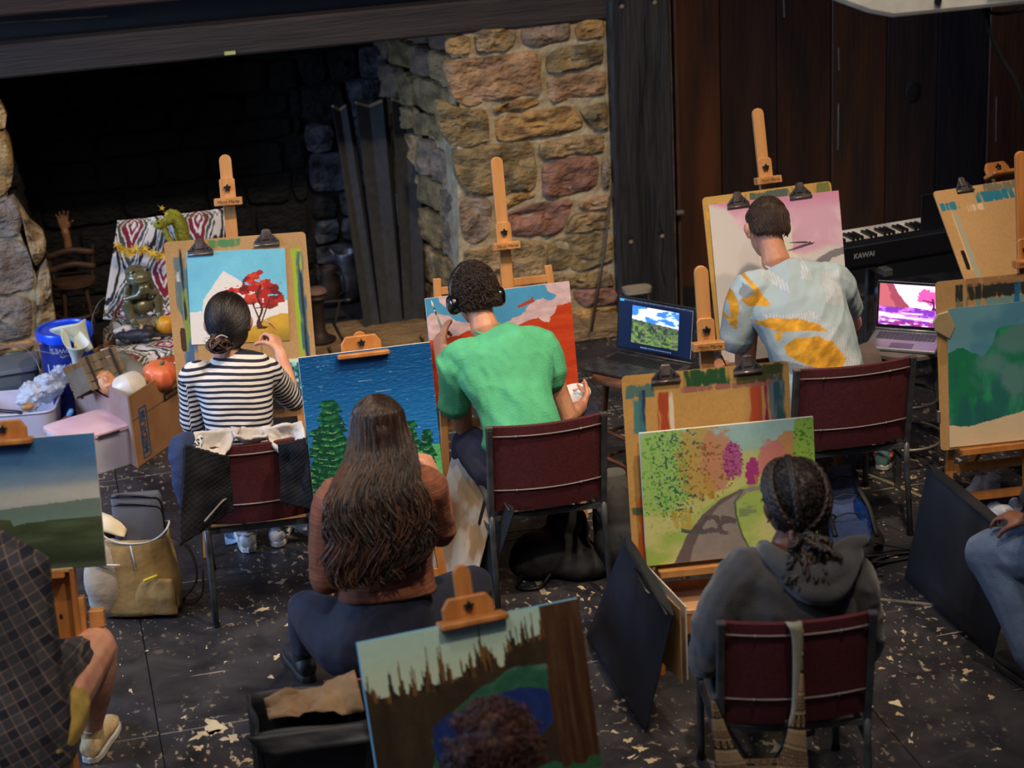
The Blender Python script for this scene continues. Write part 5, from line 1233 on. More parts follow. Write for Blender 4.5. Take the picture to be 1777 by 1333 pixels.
# ---- 3 patterned tee painter ------------------------------------------------
def person_pattern():
    nk, hc = S(1347, 455, 7.56), S(1331, 397, 7.66); pel = Z(S(1425, 715, 7.30), .50)
    P = person('person in a pale blue tee with yellow print, leaning towards the pink paper', pel)
    M = headM(hc, (.03, 1, -.45), (.10, .35, 1)); s = 1.03; R = np.array([.99, -.05, .06])
    lsh, rsh = S(1298, 515, 7.50), S(1447, 492, 7.48); lel, rel = S(1292, 650, 7.56), S(1480, 560, 7.66); lwr, rwr = S(1270, 640, 7.78), S(1410, 480, 7.86)
    b = MB(); head_prims(b, M, s, nk)
    torso(b, [(pel+[0, 0, -.02], .13, .09), (S(1405, 600, 7.36), .13, .09), (S(1375, 520, 7.46), .15, .09), (nk+[0.01, -.01, -.05], .10, .06)], R)
    limb(b, [lsh, (lsh+lel)/2, lel], [.055, .050, .042]); limb(b, [lel, (lel*.6+lwr*.4), lwr], [.042, .040, .028]); limb(b, [rsh, (rsh+rel)/2, rel], [.055, .048, .041]); limb(b, [rel, (rel*.6+rwr*.4), rwr], [.041, .038, .027])
    hand(b, lwr, S(1246, 632, 7.84)-lwr, (.2, .1, -1), 38, 1, 1.0); hand(b, rwr, S(1376, 440, 7.93)-rwr, (-.7, .2, -.2), 50, 1, .98)
    blob('body', b, SK2, P, .0058, 2, fac=.35); face_parts(P, M, s, H_dark)
    b = MB(); torso(b, [(S(1428, 690, 7.30), .19, .13), (S(1420, 645, 7.31), .185, .125), (S(1402, 580, 7.37), .185, .118), (S(1384, 530, 7.44), .205, .112), (S(1368, 492, 7.50), .185, .094), (S(1354, 470, 7.54), .09, .064)], R)
    ls, rs_ = S(1278, 585, 7.52), S(1469, 535, 7.56)
    limb(b, [S(1325, 500, 7.50), lsh, ls], [.078, .078, .070]); limb(b, [S(1420, 490, 7.49), rsh, rs_], [.078, .076, .068])
    # printed pattern, laid out across the back in shirt coordinates (metres from the nape: right, down)
    o = S(1354, 462, 7.45)
    def sc(px_, py_):
        q = S(px_, py_, 7.38); return float((q-o)@R), float(o[2]-q[2])
    polys_y = [[(1295,480),(1302,478),(1337,528),(1328,532)], [(1271,502),(1296,484),(1302,490),(1279,508)], [(1292,527),(1322,512),(1337,528),(1304,538)], [(1370,461),(1380,453),(1402,455),(1396,463),(1372,467)],
               [(1310,562),(1330,548),(1372,542),(1405,548),(1418,560),(1380,558),(1345,566),(1325,564)], [(1336,568),(1348,568),(1342,582),(1336,580)], [(1348,588),(1362,572),(1400,566),(1425,574),(1445,600),(1436,612),(1410,616),(1372,610),(1350,600)],
               [(1370,633),(1440,628),(1475,616),(1476,636),(1400,650),(1370,645)], [(1278,530),(1284,506),(1290,540),(1286,580),(1278,575)], [(1250,552),(1262,550),(1280,565),(1277,570),(1262,558),(1249,560)]]
    polys_w = [[(1330,478),(1352,480),(1372,498),(1372,508),(1352,500),(1335,492)], [(1400,470),(1412,462),(1412,488),(1392,486)], [(1432,478),(1462,474),(1462,524),(1426,520)], [(1320,545),(1400,530),(1440,560),(1470,610),(1440,600),(1400,560),(1340,562)], [(1400,600),(1450,590),(1490,640),(1440,640)]]
    polys_g = [[(1340,610),(1380,612),(1470,612),(1470,632),(1380,632),(1350,628)], [(1300,500),(1322,512),(1300,528),(1292,520)]]
    def col(co):
        d = co-o; X = d@R; Y_ = -d[:, 2]; U, V = X, Y_
        I = np.ones((len(co), 3))*np.array((172, 190, 194.))+((fbm(X*9, Y_*9, s=3)-.5)*22)[:, None]
        front = co[:, 1] > 7.56
        for p in polys_w:
            m = inpoly(U, V, [sc(*q) for q in p], wob=.008, fr=30) & ~front; st = np.sin(X*520+Y_*60) > -.2; I = mixm(I, m & st, (206, 204, 210), .85)
        for p in polys_g: I = mixm(I, inpoly(U, V, [sc(*q) for q in p], wob=.006, fr=30) & ~front, (134, 142, 146))
        for p in polys_y: I = mixm(I, inpoly(U, V, [sc(*q) for q in p], wob=.004, fr=30) & ~front, (222, 160, 44))
        yel = I[:, 0]-I[:, 2] > 120; I = np.where(yel[:, None], I*(.72+.5*fbm(X*34, Y_*50+X*20, s=8, o=3))[:, None], I)
        return lin(np.clip(I, 0, 255))
    mt = mat_vcol('printed_tee', .8, .35, 160); blob('t_shirt', b, mt, P, .0055, 5, folds(.013, 5, 5, 6, 41, -1.0), colfn=col)
    MB().tube([nk+np.array([.060*cos(a)+.008, .056*sin(a)-.005, -.004+.022*sin(a)-.004*cos(a)]) for a in np.linspace(0, 2*pi, 28)[:-1]], .006, 8, closed=True).build('collar', cloth('collar_white', (206, 212, 214), (190, 196, 200)), P, 180, world=True)
    TR = cloth('taupe_trousers', (112, 98, 88), (88, 76, 68), .85, 200, .4)
    b = MB(); torso(b, [(pel+[0, 0, -.06], .17, .12), (pel+[0, 0, .12], .16, .12)], R)
    kl, kr = S(1330, 655, 7.78), S(1508, 622, 7.66); al, ar = Z(S(1345, 740, 7.85), .12), Z(G(1532, 805, 0)+[0, -.02, 0], .12)
    for h, k, a in ((pel-R*.09, kl, al), (pel+R*.09, kr, ar)): limb(b, [h, (h+k)/2+[0, 0, .01], k], [.10, .092, .070]); limb(b, [k, (k+a)/2, a], [.068, .058, .048])
    blob('trousers', b, TR, P, .009, 4, folds(.006, 5, 5, 10, 53))
    for a in (al, ar):
        sh = shoe(P, a, (.75, 1), mat('teal_sneaker', (86, 122, 122), .6), mat('sole_pale', (200, 196, 190), .5))
        b = MB(); f = unit((.75, 1, 0)); r = np.array([f[1], -f[0], 0])
        for sx in (-1, 1): b.tube([np.array([a[0], a[1], 0])+f*y+r*x*sx+np.array([0, 0, z]) for y, x, z in ((-.05, .036, .065), (0, .0405, .07), (.05, .042, .055), (.10, .047, .045))], [.006, .010, .009, .004], 8)
        b.build('orange_stripe', mat('orange_red', (214, 84, 44), .5), sh, 180, world=True)
    shell_hair(P, M, s, hair_mat('hair_brown_short', (76, 54, 40), (44, 31, 24), .55), -.034, .05, .008, 15, .004, 50, 3000, .022, False, .16, .016)
    brush('thin dark green paintbrush touching the pink paper', S(1370, 421, 7.93), S(1413, 420, 7.96), handle=(50, 90, 66))
    brush('white handled brush held low by the painter in the yellow patterned tee', S(1262, 638, 7.80), S(1246, 606, 7.72), handle=(216, 208, 196))
person_pattern()

# ---- 4 long haired painter ---------------------------------------------------
def person_longhair():
    hc = S(657, 757, 6.20); nk = S(660, 806, 6.14); pel = Z(S(660, 1105, 6.02), .44); R = np.array([.985, .02, .10])
    P = person('person with very long wavy brown hair in a rust knitted top and navy leggings', pel)
    M = headM(hc, (.08, 1, -.25), (.02, .2, 1)); s = 1.02
    lsh, rsh = S(583, 872, 6.10), S(738, 846, 6.10); lel, rel = S(566, 1002, 6.06), S(764, 925, 6.20); lwr, rwr = S(600, 985, 6.36), S(760, 838, 6.38)
    b = MB(); head_prims(b, M, s, nk)
    torso(b, [(pel, .13, .09), (S(664, 960, 6.05), .13, .09), (S(662, 870, 6.08), .15, .09), (nk+[0, -.01, -.05], .09, .06)], R)
    limb(b, [lsh, lel], [.045, .038]); limb(b, [lel, lwr], [.036, .025]); limb(b, [rsh, rel], [.045, .038]); limb(b, [rel, rwr], [.036, .025])
    hand(b, rwr, S(738, 796, 6.42)-rwr, (-.6, .4, .1), 58, 1, 1.1, tcurl=40); hand(b, lwr, (.5, .8, .1), (0, .1, -1), 45, 1, .95)
    blob('body', b, SK1, P, .0065, 3); face_parts(P, M, s, H_brown)
    KN = mat('rust_knit', (138, 82, 56), .9, 0, (112, 64, 44), 4, (1, 1, 60), (.35, .65), .5, 3)
    b = MB(); torso(b, [(S(672, 1030, 6.02), .165, .125), (S(670, 1008, 6.03), .162, .12), (S(667, 950, 6.05), .155, .112), (S(664, 890, 6.08), .180, .108), (S(662, 846, 6.10), .165, .088), (S(661, 822, 6.12), .085, .062)], R)
    limb(b, [S(610, 862, 6.10), lsh, (lsh+lel)/2-R*.01, lel], [.075, .074, .064, .056]); limb(b, [lel, lwr], [.054, .038]); limb(b, [S(715, 845, 6.10), rsh, (rsh+rel)/2, rel], [.074, .070, .060, .054]); limb(b, [rel, rwr], [.052, .036])
    blob('sweater', b, KN, P, .0068, 4, folds(.007, 6, 6, 10, 61, .3))
    LG = cloth('navy_leggings', (20, 26, 54), (14, 18, 38), .75, 200, .2)
    b = MB(); torso(b, [(pel+[0, 0, -.06], .175, .135), (pel+[0, 0, .03], .19, .14), (S(673, 1040, 6.02), .155, .12), (S(671, 1020, 6.02), .145, .11)], R)
    kl, kr = S(532, 1058, 6.42), S(822, 1015, 6.50); al, ar = Z(G(530, 1172, 0), .12), Z(G(835, 1120, 0), .12)
    for h, k, a in ((pel-R*.10, kl, al), (pel+R*.10, kr, ar)): limb(b, [h, (h+k)/2+[0, 0, .0], k], [.125, .108, .075]); limb(b, [k, (k+a)/2+[0, -.02, 0], a], [.070, .062, .042])
    blob('leggings', b, LG, P, .009, 5, folds(.0025, 5, 5, 8, 71))
    for a in (al, ar): shoe(P, a, (-.1, 1), mat('black_shoe', (24, 24, 28), .6), mat('sole_dark', (40, 40, 42), .7))
    # hair
    b = MB(); b.ell((0, 0, 0), (.092*s, .112*s, .108*s), M @ T(0, -.016*s, .022*s), 30, 22); me = remeshed(b, .007, 3); n = len(me.vertices); co = np.empty(n*3); me.vertices.foreach_get('co', co); co = co.reshape(-1, 3); A = np.array(M.inverted()); L = (co @ A[:3, :3].T+A[:3, 3])/s
    face = (L[:, 1] > .05) & (L[:, 2] < .075); cn = np.array(M.translation); co = np.where(face[:, None], cn+(co-cn)*.72, co); A2 = np.array(WM[P.name].inverted()); me.vertices.foreach_set('co', (co @ A2[:3, :3].T+A2[:3, 3]).ravel()); me.update(); h = finish('hair', me, H_brown, P, 180)
    Mi = lambda x, y, z: np.array(M @ Vector((x*s, y*s, z*s))); rs = np.random.RandomState(9)
    # mass of the hair down the back
    b = MB(); b.loft([(S(656, 785, 6.13), R*.07, np.array([0, .04, 0]), 2), (S(655, 815, 6.09), R*.105, np.array([0, .05, 0]), 2.2), (S(652, 865, 6.03), R*.13, np.array([0, .045, .01]), 2.2), (S(656, 920, 5.97), R*.145, np.array([0, .05, 0]), 2.2), (S(660, 970, 5.93), R*.13, np.array([0, .045, 0]), 2), (S(668, 1000, 5.92), R*.06, np.array([0, .02, 0]), 2)], 28)
    me = remeshed(b, .008, 3, lambda c_: .012*(fbm(c_[:, 0]*40, c_[:, 1]*20, c_[:, 2]*7, s=3, o=2)-.5)); co = np.empty(len(me.vertices)*3); me.vertices.foreach_get('co', co); co = co.reshape(-1, 3); me.vertices.foreach_set('co', (co @ A2[:3, :3].T+A2[:3, 3]).ravel()); me.update(); finish('hair_mass', me, H_brown, h, 180)
    for grp in range(3):
        b = MB()
        for k in range(330):
            u = rs.uniform(-1, 1); ang = u*1.5; wv = rs.uniform(.005, .014); ph = rs.rand()*6; L_ = rs.uniform(.7, 1.08)
            cap = slerp_cap(M, s, np.array([.015*np.sign(u), rs.uniform(-.9, .8), 1.0]), np.array([sin(ang), -cos(ang)*.9, .45]), 7, 1.045+.05*rs.rand())
            row = [(656, 764, 6.135, .106, .062), (655, 800, 6.075, .126, .058), (651, 850, 6.0, .150, .055), (655, 910, 5.955, .168, .052), (660, 960, 5.925, .165, .045), (664, 1003, 5.905, .125, .03)]
            pts = []
            for j, (X_, Y_, yy, hw, hd) in enumerate(row):
                c = S(X_, Y_, yy); q = c+R*(hw*sin(ang*.95)*rs.uniform(.96, 1.04))+np.array([0, -hd*cos(ang)*rs.uniform(.6, 1.1), 0]); pts.append(q)
            pts = cap+pts[:max(4, int(round(6*L_)))]
            C_ = bez(pts, 4); out = []
            for i, c in enumerate(C_):
                a = max(0, i-26)/max(1, len(C_)-26)*1.2; out.append(np.array(c)+R*wv*3.0*a*sin(i*.6+ph*.35+grp)+np.array([0, wv*1.6*a*cos(i*.6+ph), 0]))
            strands(b, out, .0019+.0012*rs.rand(), 3)
        b.build('hair_locks', [H_brown, hair_mat('hair_long_dark', (34, 23, 17), (22, 15, 11)), hair_mat('hair_long_light', (80, 52, 35), (52, 34, 24))][grp], h, 180, world=True)
    b = MB().bar(tuple(S(684, 712, 6.24)), tuple(S(699, 732, 6.22)), .012, .012); b.build('hair_clip', mat('clip_ivory', (214, 204, 196), .4), h, world=True, bevel=.003)
    brush('pale paintbrush in the hand of the painter with very long hair', S(744, 822, 6.40), S(724, 788, 6.52), handle=(206, 190, 150))
    stool('low wooden stool under the painter with very long hair', pel, .36, .16)
person_longhair()

# ---- 5 hooded painter ------------------------------------------------------
def person_hoodie():
    hc = S(1374, 872, 5.32); nk = S(1372, 948, 5.26); pel = Z(S(1372, 1200, 5.24), .50); R = np.array([.99, -.06, .05])
    P = person('person with dark braided hair tied back, in a charcoal hooded sweatshirt', pel)
    M = headM(hc, (-.16, 1, -.10), (0, .12, 1)); s = 1.04
    lsh, rsh = S(1272, 1020, 5.24), S(1466, 1004, 5.22); lel, rel = S(1232, 1140, 5.28), S(1492, 1120, 5.30); lwr, rwr = S(1262, 1110, 5.56), S(1450, 1085, 5.62)
    b = MB(); head_prims(b, M, s, nk); torso(b, [(pel, .13, .09), (S(1370, 1050, 5.22), .14, .09), (nk+[0, -.01, -.06], .10, .06)], R)
    limb(b, [lsh, lel], [.045, .04]); limb(b, [lel, lwr], [.038, .026]); limb(b, [rsh, rel], [.045, .04]); limb(b, [rel, rwr], [.038, .026])
    hand(b, lwr, (.3, .9, 0), (0, 0, -1), 40, 1); hand(b, rwr, (-.3, .9, 0), (0, 0, -1), 40, -1)
    blob('body', b, SK3, P, .0065, 3); face_parts(P, M, s, H_black)
    HD = cloth('charcoal_fleece', (62, 62, 64), (50, 50, 52), .9, 220, .35, .3)
    b = MB(); torso(b, [(S(1374, 1195, 5.24), .185, .13), (S(1374, 1150, 5.24), .19, .13), (S(1372, 1090, 5.23), .195, .125), (S(1370, 1035, 5.23), .205, .12), (S(1368, 990, 5.24), .195, .10), (S(1370, 962, 5.25), .10, .075)], R)
    limb(b, [S(1300, 992, 5.25), lsh, (lsh+lel)/2-R*.012, lel], [.080, .080, .074, .068]); limb(b, [lel, (lel+lwr)/2, lwr], [.070, .06, .042]); limb(b, [S(1440, 985, 5.23), rsh, (rsh+rel)/2+R*.01, rel], [.080, .080, .074, .068]); limb(b, [rel, (rel+rwr)/2, rwr], [.070, .06, .042])
    blob('hoodie', b, HD, P, .0085, 5, folds(.018, 4, 4, 6, 81, .8))
    b = MB()      # hood lying behind the neck
    limb(b, [S(1326, 950, 5.30), S(1340, 968, 5.20), S(1400, 1000, 5.13), S(1452, 985, 5.14), S(1482, 950, 5.20)], [.026, .036, .046, .044, .030], 14)
    limb(b, [S(1336, 975, 5.20), S(1395, 1022, 5.11), S(1450, 1022, 5.11), S(1486, 965, 5.16)], [.02, .036, .038, .024], 14)
    limb(b, [S(1440, 960, 5.20), S(1476, 945, 5.18), S(1500, 938, 5.18)], [.02, .026, .018], 12)
    blob('hood', b, HD, P, .0085, 5, folds(.005, 5, 5, 6, 91, -.6))
    TR = cloth('dark_trousers', (34, 34, 38), (24, 24, 28)); b = MB(); torso(b, [(pel+[0, 0, -.05], .17, .12), (pel+[0, 0, .1], .16, .12)], R)
    kl, kr = pel+np.array([-.05, .46, .02]), pel+np.array([.15, .47, .02]); al, ar = Z(G(1300, 1250, 0), .12), Z(G(1390, 1262, 0), .12)
    for h, k, a in ((pel-R*.09, kl, al), (pel+R*.09, kr, ar)): limb(b, [h, (h+k)/2, k], [.10, .09, .068]); limb(b, [k, (k+a)/2, a], [.064, .058, .045])
    blob('trousers', b, TR, P, .010, 4, folds(.005, 5, 5, 9, 95))
    for a in (al, ar): shoe(P, a, (0, 1), mat('black_shoe', (24, 24, 28), .6), mat('sole_dark', (40, 40, 42), .7))
    # braided hair: rows of plaits running back to a tie, then a loose bunch
    h0 = shell_hair(P, M, s, H_braid, -.07, .05, .016, 25, .004, 34, 500, .012, True, sides=-.03)
    rs = np.random.RandomState(2); tie = S(1388, 934, 5.20); ob = MB(); lb = np.array(M.inverted() @ V3(tie))/s; gd = unit((lb-np.array([0, -.016, .024]))/np.array([.088, .108, .106]))
    for k in range(23):
        th = (k/22-.5)*3.3; st = np.array([sin(th)*1.0, .75*cos(th)**2+.1, .55+.6*cos(th)**2]); c_ = bez(slerp_cap(M, s, st, gd+np.array([.22*sin(th), 0, 0]), 8, 1.11)+[tie+rs.randn(3)*.006], 4)
        c_ = [np.array(q) for q in c_]; R2 = unit(np.cross(c_[5]-c_[0], c_[0]-np.array(M.translation)))
        for q_ in range(3): ob.tube([p+R2*.0065*sin(i*1.15+q_*2*pi/3)+unit(p-np.array(M.translation))*.004*sin(2*(i*1.15+q_*2*pi/3)) for i, p in enumerate(c_)], .0066, 6)
    ob.build('braid', H_braid, h0, 180, world=True)
    b = MB(); MB().tube([tie+np.array([.030*cos(a), .012*sin(a), .022*sin(a)-.010*cos(a)]) for a in np.linspace(0, 2*pi, 20)[:-1]], [.007+.0025*sin(k*2.6) for k in range(19)], 8, closed=True).build('hair_tie', mat('tie_brown_pink', (120, 84, 74), .7), h0, 180, world=True)
    for k in range(70):
        d = unit(np.array([.28, -.85, -.5])+rs.randn(3)*.42); L_ = rs.uniform(.06, .13); p = [tie, tie+d*L_*.4+rs.randn(3)*.01, tie+d*L_*.8+np.array([0, 0, -.02])+rs.randn(3)*.012, tie+d*L_+np.array([0, -.005, -.05])+rs.randn(3)*.012]; c_ = bez(p, 6)
        for st in (0, pi): b.tube([np.array(q)+R*.006*sin(i*.9+st)+np.array([0, .005, .004])*cos(i*.9+st) for i, q in enumerate(c_)], [.0075]*(len(c_)-1)+[.001], 5)
    b.build('hair_bunch', H_braid, h0, 180, world=True)
    for z_ in (-.032, -.045): MB().ell((0, 0, 0), .0045, M @ T(-.087, .0, z_), 10, 8).build('earring', M_clip2, P, 180, world=True)
person_hoodie()

# ---- 6 plaid sitter, left edge ------------------------------------------------
def person_plaid():
    pel = Z(S(12, 1245, 5.72), .50); R = np.array([.97, -.22, 0]); ch = S(-18, 1080, 5.78); nk = S(-40, 925, 5.86); hc = S(-62, 858, 5.95)
    P = person('person at the left edge in a dark plaid shirt and yellow shorts, bare legged', pel)
    M = headM(hc, (.0, 1, -.2)); b = MB(); head_prims(b, M, 1, nk); lsh, rsh = S(-130, 985, 5.80), S(8, 1000, 5.80)
    lel, rel = S(-140, 1130, 5.85), S(42, 1095, 5.86); lwr, rwr = S(-60, 1130, 6.1), S(70, 1085, 6.08)
    torso(b, [(pel, .15, .11), (ch, .14, .1), (nk+[0, 0, -.06], .1, .06)], R)
    limb(b, [lsh, lel], [.045, .04]); limb(b, [lel, lwr], [.038, .026]); limb(b, [rsh, rel], [.045, .04]); limb(b, [rel, rwr], [.038, .026]); hand(b, rwr, (-.2, .9, .2), (-.8, 0, -.3), 45, -1); hand(b, lwr, (.3, .9, .1), (.8, 0, -.3), 45, 1)
    kr = S(168, 1122, 6.20); ar = Z(G(166, 1310, 0), .10); hp = pel+R*.10
    limb(b, [hp, (hp+kr)/2+[0, 0, .01], kr], [.105, .096, .070]); limb(b, [kr, kr*.62+ar*.38+[0, -.015, 0], ar*.85+kr*.15, ar], [.070, .068, .042, .037]); limb(b, [ar, ar+[.01, .05, -.04]], [.034, .034])
    kl, al = pel+np.array([-.15, .46, .02]), Z(pel+np.array([-.18, .5, 0]), .1); hl = pel-R*.10; limb(b, [hl, kl], [.10, .062]); limb(b, [kl, al], [.06, .034])
    blob('body', b, SK1, P, .0075, 4); face_parts(P, M, 1, H_dark); shell_hair(P, M, 1, H_dark, -.06)
    # plaid shirt
    m = bpy.data.materials.new('navy_plaid'); m.use_nodes = True; nt = m.node_tree; N = nt.nodes; L = nt.links; bs = N['Principled BSDF']; bs.inputs['Roughness'].default_value = .85
    tc = N.new('ShaderNodeTexCoord'); mp = N.new('ShaderNodeMapping'); mp.inputs['Rotation'].default_value = (.3, .35, .2); L.new(tc.outputs['Object'], mp.inputs[0]); sx = N.new('ShaderNodeSeparateXYZ'); L.new(mp.outputs[0], sx.inputs[0])
    def wave(src, fr, th):
        a = N.new('ShaderNodeMath'); a.operation = 'MULTIPLY'; a.inputs[1].default_value = fr; L.new(src, a.inputs[0]); f = N.new('ShaderNodeMath'); f.operation = 'FRACT'; L.new(a.outputs[0], f.inputs[0])
        g = N.new('ShaderNodeMath'); g.operation = 'LESS_THAN'; g.inputs[1].default_value = th; L.new(f.outputs[0], g.inputs[0]); return g.outputs[0]
    def ov(base, fac, col, a):
        k = N.new('ShaderNodeMath'); k.operation = 'MULTIPLY'; k.inputs[1].default_value = a; L.new(fac, k.inputs[0]); x = N.new('ShaderNodeMix'); x.data_type = 'RGBA'; L.new(k.outputs[0], x.inputs[0])
        if isinstance(base, tuple): x.inputs[6].default_value = base
        else: L.new(base, x.inputs[6])
        x.inputs[7].default_value = col; return x.outputs[2]
    c = ov(C4(24, 28, 44), wave(sx.outputs[0], 15, .5), C4(80, 78, 80), .42); c = ov(c, wave(sx.outputs[2], 15, .5), C4(84, 80, 78), .38); c = ov(c, wave(sx.outputs[0], 30, .12), C4(158, 130, 110), .36); c = ov(c, wave(sx.outputs[2], 30, .12), C4(158, 130, 110), .36); c = ov(c, wave(sx.outputs[1], 11, .4), C4(18, 22, 34), .4)
    L.new(c, bs.inputs['Base Color'])
    b = MB(); torso(b, [(pel+[0, -.03, -.10], .20, .17), (pel+[0, -.02, .02], .20, .165), (S(0, 1170, 5.74), .19, .15), (ch, .20, .13), (S(-30, 985, 5.82), .20, .11), (nk+[0, 0, -.02], .09, .07)], R)
    limb(b, [S(-20, 985, 5.82), rsh, (rsh+rel)/2, rel], [.08, .078, .068, .062]); limb(b, [rel, rwr], [.058, .040]); limb(b, [lsh, lel], [.078, .06])
    q = S(146, 1150, 6.12); limb(b, [pel+R*.06+[0, 0, .08], (pel+q)/2+[0.02, 0, .06], q], [.12, .112, .088])
    blob('plaid_shirt', b, m, P, .0085, 4, folds(.006, 5, 5, 8, 111, .4))
    b = MB(); limb(b, [pel+R*.06+[0, -.05, -.03], hp+[0.02, .02, -.01], hp*.70+kr*.30+[0, 0, -.012]], [.13, .118, .102]); limb(b, [hl, (hl+kl)/2], [.12, .1]); blob('shorts', b, cloth('yellow_shorts', (196, 166, 78), (170, 140, 62)), P, .009, 3, folds(.005, 6, 6, 9, 121))
    s_ = shoe(P, ar, (.35, 1), mat('cream_canvas_shoe', (204, 182, 138), .8, 0, (176, 150, 108), 60), mat('sole_white', (226, 224, 220), .5)); shoe(P, al, (0, 1), mat('cream_canvas_shoe', (204, 182, 138), .8), mat('sole_white', (226, 224, 220), .5))
    # wooden crate seat
    c = G(28, 1360, 0)+np.array([-.02, -.12, 0]); t = thing('wooden_crate', 'orange wooden crate seat under the sitter in the plaid shirt', 'crate', T(c[0], pel[1], 0) @ RZ(-8))
    w_, d_, h_ = .42, .34, .38
    for sx in (-1, 1): MB().box((sx*(w_/2-.01), 0, h_/2), (.02, d_, h_)).build('side_panel', M_beech_d, t, bevel=.003)
    MB().box((0, 0, h_-.01), (w_-.04, d_, .02)).build('seat_panel', M_beech_d, t, bevel=.003); MB().box((0, 0, .02), (w_-.04, d_, .02)).build('base_panel', M_beech_d, t); MB().box((0, d_/2-.01, h_/2), (w_-.04, .018, h_-.04)).build('back_panel', M_beech_d, t)
person_plaid()

# ---- 7 curly head, bottom edge ------------------------------------------------
def person_curly():
    hc = S(857, 1300, 4.30); nk = hc+np.array([.0, -.03, -.14]); pel = np.array([hc[0], hc[1]-.12, .45]); R = np.array([1, 0, 0.])
    P = person('person at the bottom edge, only curly auburn hair showing before the lake canvas', pel)
    M = headM(hc, (.05, 1, -.1)); s = .92; b = MB(); head_prims(b, M, s, nk); torso(b, [(pel, .11, .07), (pel+[0, 0, .3], .10, .06), (nk+[0, -.0, -.08], .07, .04)], R)
    ls, rs_ = nk+np.array([-.17, 0, -.06]), nk+np.array([.17, 0, -.06]); le, re_ = ls+np.array([-.03, .04, -.25]), rs_+np.array([.03, .04, -.25]); lw, rw = le+np.array([.05, .22, -.0]), re_+np.array([-.05, .22, .0])
    for a, e, w_, sd in ((ls, le, lw, 1), (rs_, re_, rw, -1)): limb(b, [a, e], [.045, .038]); limb(b, [e, w_], [.036, .025]); hand(b, w_, (0, 1, 0), (0, 0, -1), 40, sd)
    blob('body', b, SK1, P, .0075, 3); face_parts(P, M, s, H_red)
    b = MB(); torso(b, [(pel+[0, 0, -.03], .17, .13), (pel+[0, 0, .25], .16, .12), (nk+[0, 0, -.09], .18, .11), (nk+[0, 0, -.03], .10, .075)], R)
    for a, e, w_ in ((ls, le, lw), (rs_, re_, rw)): limb(b, [a, e], [.07, .06]); limb(b, [e, w_], [.055, .04])
    blob('sweater', b, cloth('dark_green_sweater', (30, 36, 32), (22, 26, 24)), P, .010, 3)
    b = MB()
    for sx in (-1, 1):
        k = pel+np.array([sx*.14, .42, .02]); a = np.array([k[0], k[1]+.03, .1]); limb(b, [pel+R*sx*.09, k], [.09, .065]); limb(b, [k, a], [.06, .042]); shoe(P, a, (0, 1), mat('black_shoe', (24, 24, 28), .6), mat('sole_dark', (40, 40, 42), .7))
    blob('trousers', b, cloth('dark_trousers', (34, 34, 38), (24, 24, 28)), P, .012, 3)
    h = shell_hair(P, M, s, H_red, -.08, .05, .014, 35, .008, 30, 500, .03, True, sides=-.05)
    rs = np.random.RandomState(5); b = MB()
    for k in range(420):
        th, el = rs.uniform(0, 2*pi), rs.uniform(-.55, 1.35); d = np.array([cos(th)*cos(el), sin(th)*cos(el), sin(el)])
        if d[1] > .55 and el < .5: continue
        Ld = np.array(M.to_3x3() @ Vector(tuple(d))); p = np.array(M.translation)+Ld*(.098+.02*rs.rand())*s; t1 = unit(np.cross(Ld, rs.randn(3))); t2 = np.cross(Ld, t1); r = rs.uniform(.006, .013)
        b.tube([p+Ld*.0035*i+(t1*cos(i*.9)+t2*sin(i*.9))*r for i in range(10)], [.0012]+[.0026]*7+[.0018, .0006], 4)
    b.build('curls', H_red, h, 180, world=True)
    stool('low wooden stool under the curly haired sitter at the bottom edge', pel, .36, .16)
person_curly()

